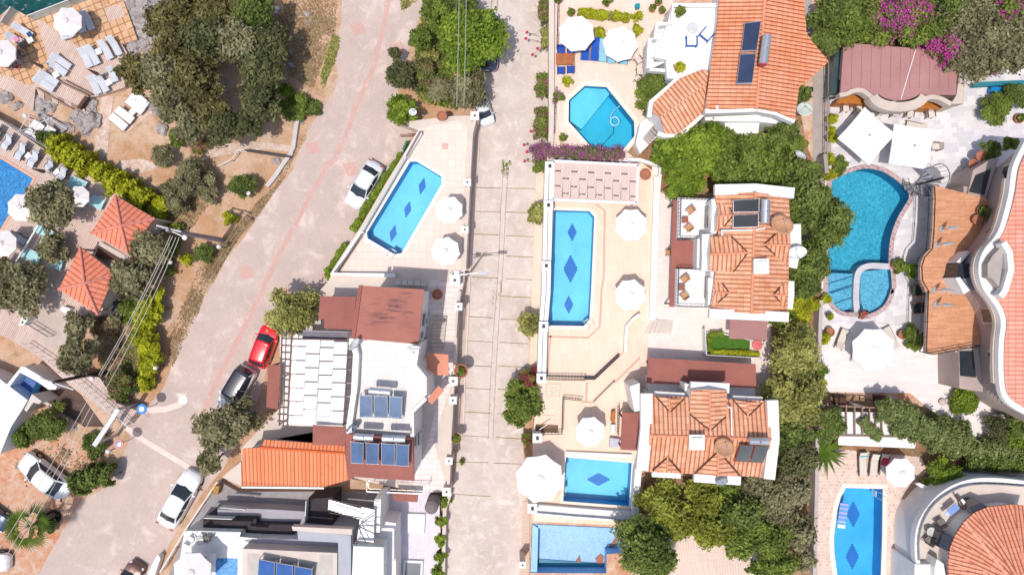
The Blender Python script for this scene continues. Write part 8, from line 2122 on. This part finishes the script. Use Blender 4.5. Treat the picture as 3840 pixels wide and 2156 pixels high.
for px, r, h, mt, lb in ((('U', 200, 780), 3.6, 4.6, L_YG, 'yellow green tree beside the white railing of the one diamond pool'), (('U', 300, 960), 3.4, 4.6, L_YG, 'yellow green tree above the plank terrace'), (('U', 600, 760), 3.4, 4.6, L_YG, 'yellow green tree below the round rusty dish gable'), (('U', 640, 1000), 3.6, 4.8, L_YG, 'yellow green tree in the middle of the south garden'), (('U', 880, 880), 3.4, 5.4, L_DARK, 'dark green tree in the middle of the south garden'), (('U', 900, 1120), 3.4, 5.0, L_MID, 'mid green tree above the plank terrace corner'), (('U', 1180, 1080), 3.4, 5.0, L_MID, 'mid green tree east in the south garden'), (('U', 1420, 1050), 3.0, 4.6, L_OLIVE, 'olive tree at the lower boundary wall'), (('U', 1250, 1330), 3.0, 4.6, L_MID, 'green tree at the bottom of the south garden'), (('U', 780, 650), 2.0, 4, L_MID, 'green tree beside the grey parapet dish'), (('U', 1080, 1400), 1.8, 3.2, L_MID, 'small green tree at the bottom edge by the plank terrace'), (('U', 1480, 1300), 1.9, 3.4, L_OLIVE, 'sparse olive at the bottom boundary wall')):
 tree(px, r, h, mt, lb, z0=DZ, group=GS, dens=.9)
tree(('S', 1240, 1180), 4.6, 6.5, L_DARK, 'big dark tree shading the drained pool', z0=DZ, dens=.8, lobes=14); tree(('S', 1350, 1330), 3.2, 5, L_MID, 'green tree below the big dark one at the bottom edge', z0=DZ)
tree(('H', 1000, 725), 1.75, 2.8, L_GOLD, 'round yellow green tree in front of the white wall beside the long pool', dens=1.2); tree(('M', 925, 400), 2.1, 3.0, L_GOLD, 'yellow green tree in front of the white wall at the pool corner', dens=1.2); tree(('M', 850, 1120), 3.4, 3.8, L_MID, 'green tree leaning over the concrete road by the red flowers', dens=1.1)
shrub(('M', 925, 880), 1.5, 2.6, L_MID, 'crimson flowering shrub above the road side green tree', flowers=F_RED, fl_n=1100, name='bougainvillea'); shrub(('S', 190, 215), .9, 1.6, L_MID, 'small crimson flowering shrub beside the white pillar', flowers=F_RED, fl_n=90, name='bougainvillea')
for x, y in ((885, 770), (860, 960), (850, 1130), (845, 1280), (830, 1410)): shrub(('R', x, y), .95, 1.3, L_BRIGHT, {770: 'uppermost', 960: 'second', 1130: 'third', 1280: 'fourth', 1410: 'lowest'}[y] + ' green wall shrub between the lilac yard and the road', group='green shrubs on the yard wall', z0=.1)
wall('garden_wall', 'R 940 700 885 850 870 1446 850 1900', .3, 0, .9, beige_light, 'low cream wall under the row of green shrubs by the road')
hedge('G 1700 190 1640 290 1570 380 1480 540 1400 640 1330 780 1260 880', .9, 1.2, L_BRIGHT, 'green hedge between the silver sedan and the slanted pool'); hedge('G 1200 1000 1100 1160 1030 1260 1060 1320 1400 1325', .9, 1.0, L_BRIGHT, 'green hedge around the south tip of the slanted pool terrace')
grass_patch('verge_grass', 'G 850 0 830 60 740 200 640 400 500 600 380 780 220 960 80 1180 0 1340 -60 1400 -60 1200 60 1000 250 800 400 620 560 470 680 240 740 120', 3200, DRY, .02, .11, .05)
grass_patch('verge_grass', 'B 1080 300 1150 350 1100 560 1060 640 1000 800 960 780 1000 560', 900, L_GOLD, .02, .12, .07); grass_patch('verge_grass', 'K 1500 700 1800 0 1928 0 1800 400 1560 900', 1200, DRY, .02, .11, .05)
grass_patch('verge_grass', 'B 640 0 1120 0 1100 300 900 800 700 700 620 500', 4500, DRY, .0, .12, .07); grass_patch('weeds', 'B 1690 0 1850 0 1700 110', 160, L_GOLD, .02, .12, .05)
grass_patch('undergrowth', 'F 1250 700 1700 300 1928 600 1700 900 1500 900', 2400, DRY, 0, .12, .08); grass_patch('undergrowth', 'K 880 450 1300 500 1300 1000 900 950', 3500, DRY, 0, .13, .1)
grass_patch('lawn_grass', 'K 1130 700 1200 560 1300 560 1290 700 1290 1000 1080 1010 1050 950 1120 830', 3500, L_MID, .03, .1, .06); grass_patch('weeds', 'P 100 300 600 260 900 400 740 740 300 800 60 500', 500, DRY, .02, .16, .08)
pot_plant(('M', 310, 822), DZ, 'large round clay pot with a green top on the white house road wall', L_MID, r=.55, h=.7, pr=.42); pot_plant(('M', 268, 1430), DZ, 'small dark clay pot with a plant south on the road wall', L_MID, r=.4, pr=.4); pot_plant(('M', 95, 130), DZ, 'brown clay pot in the shade below the terrace stairs', plant=False, r=.42, h=.6); pot_plant(('R', 1043, 418), .12, 'tiny round weed tuft on the concrete road', L_DARK, r=.1, h=.1, pr=.28)
pot_plant(('C', 135, 1048), DZ, 'brown clay urn on the north wall of the slanted pool terrace', plant=False, r=.4, h=.6); pot_plant(('I', 50, 130), DZ, 'red brown clay bowl north east of the peach terrace', plant=False, r=.45, h=.4)
lb_ = thing('raised_lawn', 'raised lawn box with a clipped border and a glass edge between the villas', 'lawn bed', at('N', 800, 330, DZ)); block(lb_, 'bed', 'N 605 230 760 240 1000 300 1090 300 1085 430 605 430', DZ + .4, DZ, white_top); block(lb_, 'turf', 'N 615 240 750 250 995 305 990 420 615 420', DZ + .42, DZ + .3, plain('bright_turf', (.07, .17, .02), .95, .25, 6))
block(lb_, 'mosaic_slab', 'N 1000 302 1110 305 1090 400 995 395', DZ + .43, DZ + .3, plain('cream_slab', (.7, .58, .52)))
hedge('N 640 410 800 415 950 420 1080 430', .55, .5, L_LIME, 'clipped yellow green border south of the raised lawn', z0=DZ + .4, leafsize=.12); hedge('N 640 400 625 300 640 250 750 245', .6, .5, L_BRIGHT, 'clipped green border west of the raised lawn', z0=DZ + .4, leafsize=.12)
rs = thing('rose_carpet', 'large pink rose shaped mat beside the raised lawn', 'mat', at('N', 1060, 345, DZ + .5)); m = MB()
for i in range(9): a = i * .7; m.ball(at('N', 1060 + 28 * math.cos(a), 345 + 28 * math.sin(a), DZ + .55), .2, 8, 6, .4)
m.ball(at('N', 1060, 345, DZ + .6), .2, 10, 6, .6); m.build('petal', plain('rose_pink', (.72, .18, .2)), rs)
railing('glass_railing', 'N 590 200 600 435 1100 462', DZ, 1.1, metal_white, 'glass railing around the raised lawn', step=1.2, glass=glass_pale)
shrub(('N', 1545, 600), .5, .8, F_RED if False else L_MID, 'small shrub beside the pink box between the pale trees', z0=DZ); tag(MB().prism(PW('N 1488 585 1560 578 1560 655 1500 655', DZ + 1.2), DZ).build('pink_box', plain('pink_box', (.62, .26, .22)), bevel=.03), 'pink square box between the two pale round trees', 'box')
GP = 'yellow green shrubs along the marble terrace'
for t, x, y, r in (('E', 200, 1080, .75), ('E', 190, 1180, .6), ('E', 190, 1250, .75), ('E', 170, 1420, .7), ('J', 170, 240, .8), ('J', 170, 380, .85), ('O', 145, 175, .7), ('O', 170, 330, .5), ('O', 135, 510, .65), ('O', 130, 550, .55), ('O', 100, 930, .6)):
 shrub((t, x, y), r, 1.2, L_LIME, 'round yellow green shrub on the narrow wall west of the marble terrace', z0=DZ, group=GP)
shrub(('J', 260, 285), 1.2, 1.0, L_MID, 'spreading green shrub north west of the teal pool', z0=DZ); pot_plant(('O', 180, 470), DZ, 'dark urn beside the left teak lounger', plant=False, r=.35, h=.7)
shrub(('J', 920, 1240), 1.2, 1.5, L_BRIGHT, 'bright green bush between the teal pool and the timber terrace', z0=DZ); shrub(('J', 820, 1200), 1.0, 1.2, L_MID, 'green shrub in the terracotta corner by the teal pool', z0=DZ); pot_plant(('J', 775, 1190), DZ, 'terracotta pot at the east rim of the teal pool', plant=False, r=.35, h=.5)
shrub(('O', 930, 520), 1.7, 1.5, L_MID, 'green creeper below the timber terrace', z0=DZ); pot_plant(('O', 835, 495), DZ, 'clay pot at the creeper below the timber terrace', plant=False, r=.35, h=.6)
shrub(('O', 1390, 1080), 2.2, 1.2, L_BRIGHT, 'bright green vine on the marble near the curved villa foot', z0=DZ); tag(MB().ball(at('O', 1190, 1100, DZ + .2), .3, 14, 8, .7).build('stone_ball', beige, smooth=True), 'small beige stone ball on the marble terrace', 'stone ball')
shrub(('O', 1720, 1310), 2.2, 1.8, L_PINE, 'dark sparse bush beside the walking person', z0=DZ, dens=.6); tree(('O', 1880, 1330), 2.0, 3, L_DARK, 'dark tree at the right edge beside the walking person', z0=DZ)
pot_plant(('J', 1545, 700), TZ, 'potted palm tuft on the timber roof terrace', L_MID, r=.35, pr=.5); pot_plant(('J', 1510, 780), TZ, 'clay pot on the timber roof terrace', plant=False, r=.38, h=.5); shrub(('J', 1640, 790), 1.0, 1.0, L_MID, 'green plant at the edge of the timber roof terrace', z0=TZ)
pot_plant(('J', 1545, 205), DZ + 1, 'orange clay pot at the north of the curved villa', plant=False, r=.42, h=.6); pot_plant(('J', 1470, 275), DZ + 1, 'brown clay pot at the north of the curved villa', plant=False, r=.36, h=.5); shrub(('J', 1630, 150), 1.4, 1.4, L_DARK, 'dark green plant north of the curved villa', z0=DZ + 1); shrub(('J', 1810, 90), 1.0, 1.0, L_MID, 'green plant at the curved villa north balcony', z0=DZ + 2)
shrub(('E', 1680, 970), 2.1, 2.2, L_MID, 'round green bush on the marble in the upper right', z0=DZ); shrub(('E', 1850, 870), 1.9, 2.0, L_DARK, 'dark green bush beside the blue planter', z0=DZ); pot_plant(('E', 1890, 1070), DZ, 'clay pot with a green plant at the right edge', L_MID, r=.4, pr=.4)
GR = 'crowns behind the bar pavilion'
for px, r, h, mt, lb, fl, fn in ((('E', 180, 130), 3.2, 5, L_DARK, 'green tree beside the lane at the top right', None, 0), (('E', 330, 250), 3.2, 5, L_MID, 'green tree behind the west corner of the bar', None, 0), (('E', 130, 380), 2.4, 4, L_DARK, 'dark tree between the largest villa and the bar', None, 0), (('E', 430, 60), 3.4, 5, L_DARK, 'dark green tree at the top edge behind the bar', None, 0), (('E', 560, 250), 3.0, 4.6, L_MID, 'mid green tree behind the middle of the bar', None, 0),
  (('E', 700, 200), 3.2, 5, L_MID, 'tree with the brightest magenta blossom cluster behind the bar', F_MAG, 1800), (('E', 900, 80), 3.4, 5, L_MID, 'magenta flowering tree at the top edge', F_MAG, 1500), (('E', 950, 260), 3.4, 5, L_MID, 'green tree with scattered magenta behind the bar', F_MAG, 500), (('E', 1180, 130), 3.8, 6, L_DARK, 'dark green tree with few blossoms at the top right', None, 0),
  (('E', 1420, 200), 4.6, 7, L_OLIVE, 'large grey olive tree at the top right', None, 0), (('E', 1650, 350), 4.8, 7, L_OLIVE, 'large grey olive tree near the right edge', None, 0), (('E', 1500, 480), 4.0, 6, L_OLIVE, 'grey olive tree over the white fence', None, 0), (('E', 1700, 120), 3.6, 6, L_MID, 'magenta flowering tree in the top right corner', F_MAG, 1000), (('E', 1880, 250), 3.6, 6, L_OLIVE, 'olive tree cut by the right edge', None, 0), (('E', 1230, 430), 2.8, 5, L_DARK, 'magenta bougainvillea spilling over the bar roof', F_MAG, 7000), (('E', 1620, 590), 1.6, 3.4, L_MID, 'small magenta bougainvillea over the white fence', F_MAG, 700), (('E', 1330, 530), 2.4, 5, L_OLIVE, 'small grey olive at the east end of the bar roof', None, 0), (('E', 1850, 500), 3.0, 5, L_OLIVE, 'low grey olive above the fence at the right edge', None, 0)):
 tree(px, r, h, mt, lb, z0=DZ, group=GR, flowers=fl, fl_n=fn, dens=.85)
VP = thing('vine_pergola', 'pergola overgrown by a green vine with white posts and wooden rafters', 'pergola', at('O', 600, 1280, DZ)); m = MB()
for x in (150, 235, 320, 395, 465, 530, 585, 640, 720, 800): m.beam(at('O', x, 1110 + (x - 150) * .09, 4.0), at('O', x + 4, 1400, 4.0), .09, .14)
m.beam(at('O', 110, 1130, 3.9), at('O', 960, 1170, 3.9), .1); m.beam(at('O', 110, 1400, 3.9), at('O', 960, 1420, 3.9), .1); m.build('rafter', wood_mid, VP)
for x, y in ((120, 1140), (480, 1150), (900, 1170), (120, 1400), (480, 1410), (900, 1420)): p = at('O', x, y, 3.9); MB().beam((p.x, p.y, DZ), (p.x, p.y, 3.9), .14).build('post', plastic_white, VP)
block(VP, 'awning', 'O 250 1190 900 1200 1000 1300 V 940 300 250 270', 3.7, 3.66, cloth)
for x in (160, 215, 280, 345, 405, 460, 520): pass
hedge('O 125 1170 150 1300 230 1420', 3.2, 1.0, L_DARK, 'dark vine over the west end of the white post pergola', z0=3.8, leafsize=.17, dens=.7); hedge('O 600 1190 760 1185 960 1230', 2.4, 1.2, L_VINE, 'thick green vine over the north edge of the white post pergola', z0=3.7, leafsize=.18, dens=.9); hedge('O 760 1275 950 1330 1200 1400', 2.8, 1.4, L_VINE, 'thick green vine over the middle of the white post pergola', z0=3.5, leafsize=.18, dens=.9); hedge('O 1100 1435 1350 1446', 3.0, 1.4, L_VINE, 'green vine mound east of the white post pergola', z0=2.6, leafsize=.18, dens=.9)
hedge('V 1080 130 1250 190 1420 250', 3.8, 2.0, L_VINE, 'broad green vine mound below the pergola', z0=DZ, leafsize=.18, dens=.9); hedge('O 470 1250 520 1330 600 1400 V 640 200', 1.3, .6, L_VINE, 'hanging vine strand across the white awning', z0=3.75, leafsize=.15)
for x in (285, 655): tag(MB().prism(PW(f'O {x - 55} 1045 {x + 45} 1050 {x + 70} 1140 {x - 40} 1145', DZ + .8), DZ, DZ + .5).build('bench', wood_dark, bevel=.03), ('left' if x < 300 else 'right') + ' dark slatted bench in front of the vine pergola', 'bench')
pot_plant(('O', 95, 1040), DZ, 'orange clay pot at the west end of the vine pergola', plant=False, r=.4, h=.5)
spiky(('V', 200, 380), 2.2, 1.6, L_BRIGHT, 'bright green agave with long blades beside the pergola', z0=DZ, n=34, w=.16); hedge('V 1400 350 1600 320 1800 350 2000 370', 2.6, 1.6, L_VINE, 'long green hedge above the round villa', z0=DZ, leafsize=.2); shrub(('V', 1200, 560), 2.6, 2.6, L_BRIGHT, 'bright green bush at the north west of the round villa', z0=DZ); hedge('V 1400 420 1900 440', 1.8, 1.8, L_DARK, 'dark hedge right above the curved balcony', z0=DZ, leafsize=.2)
shrub(('V', 1880, 260), 1.8, 2.2, L_BRIGHT, 'bright bush at the right edge above the hedge', z0=DZ)
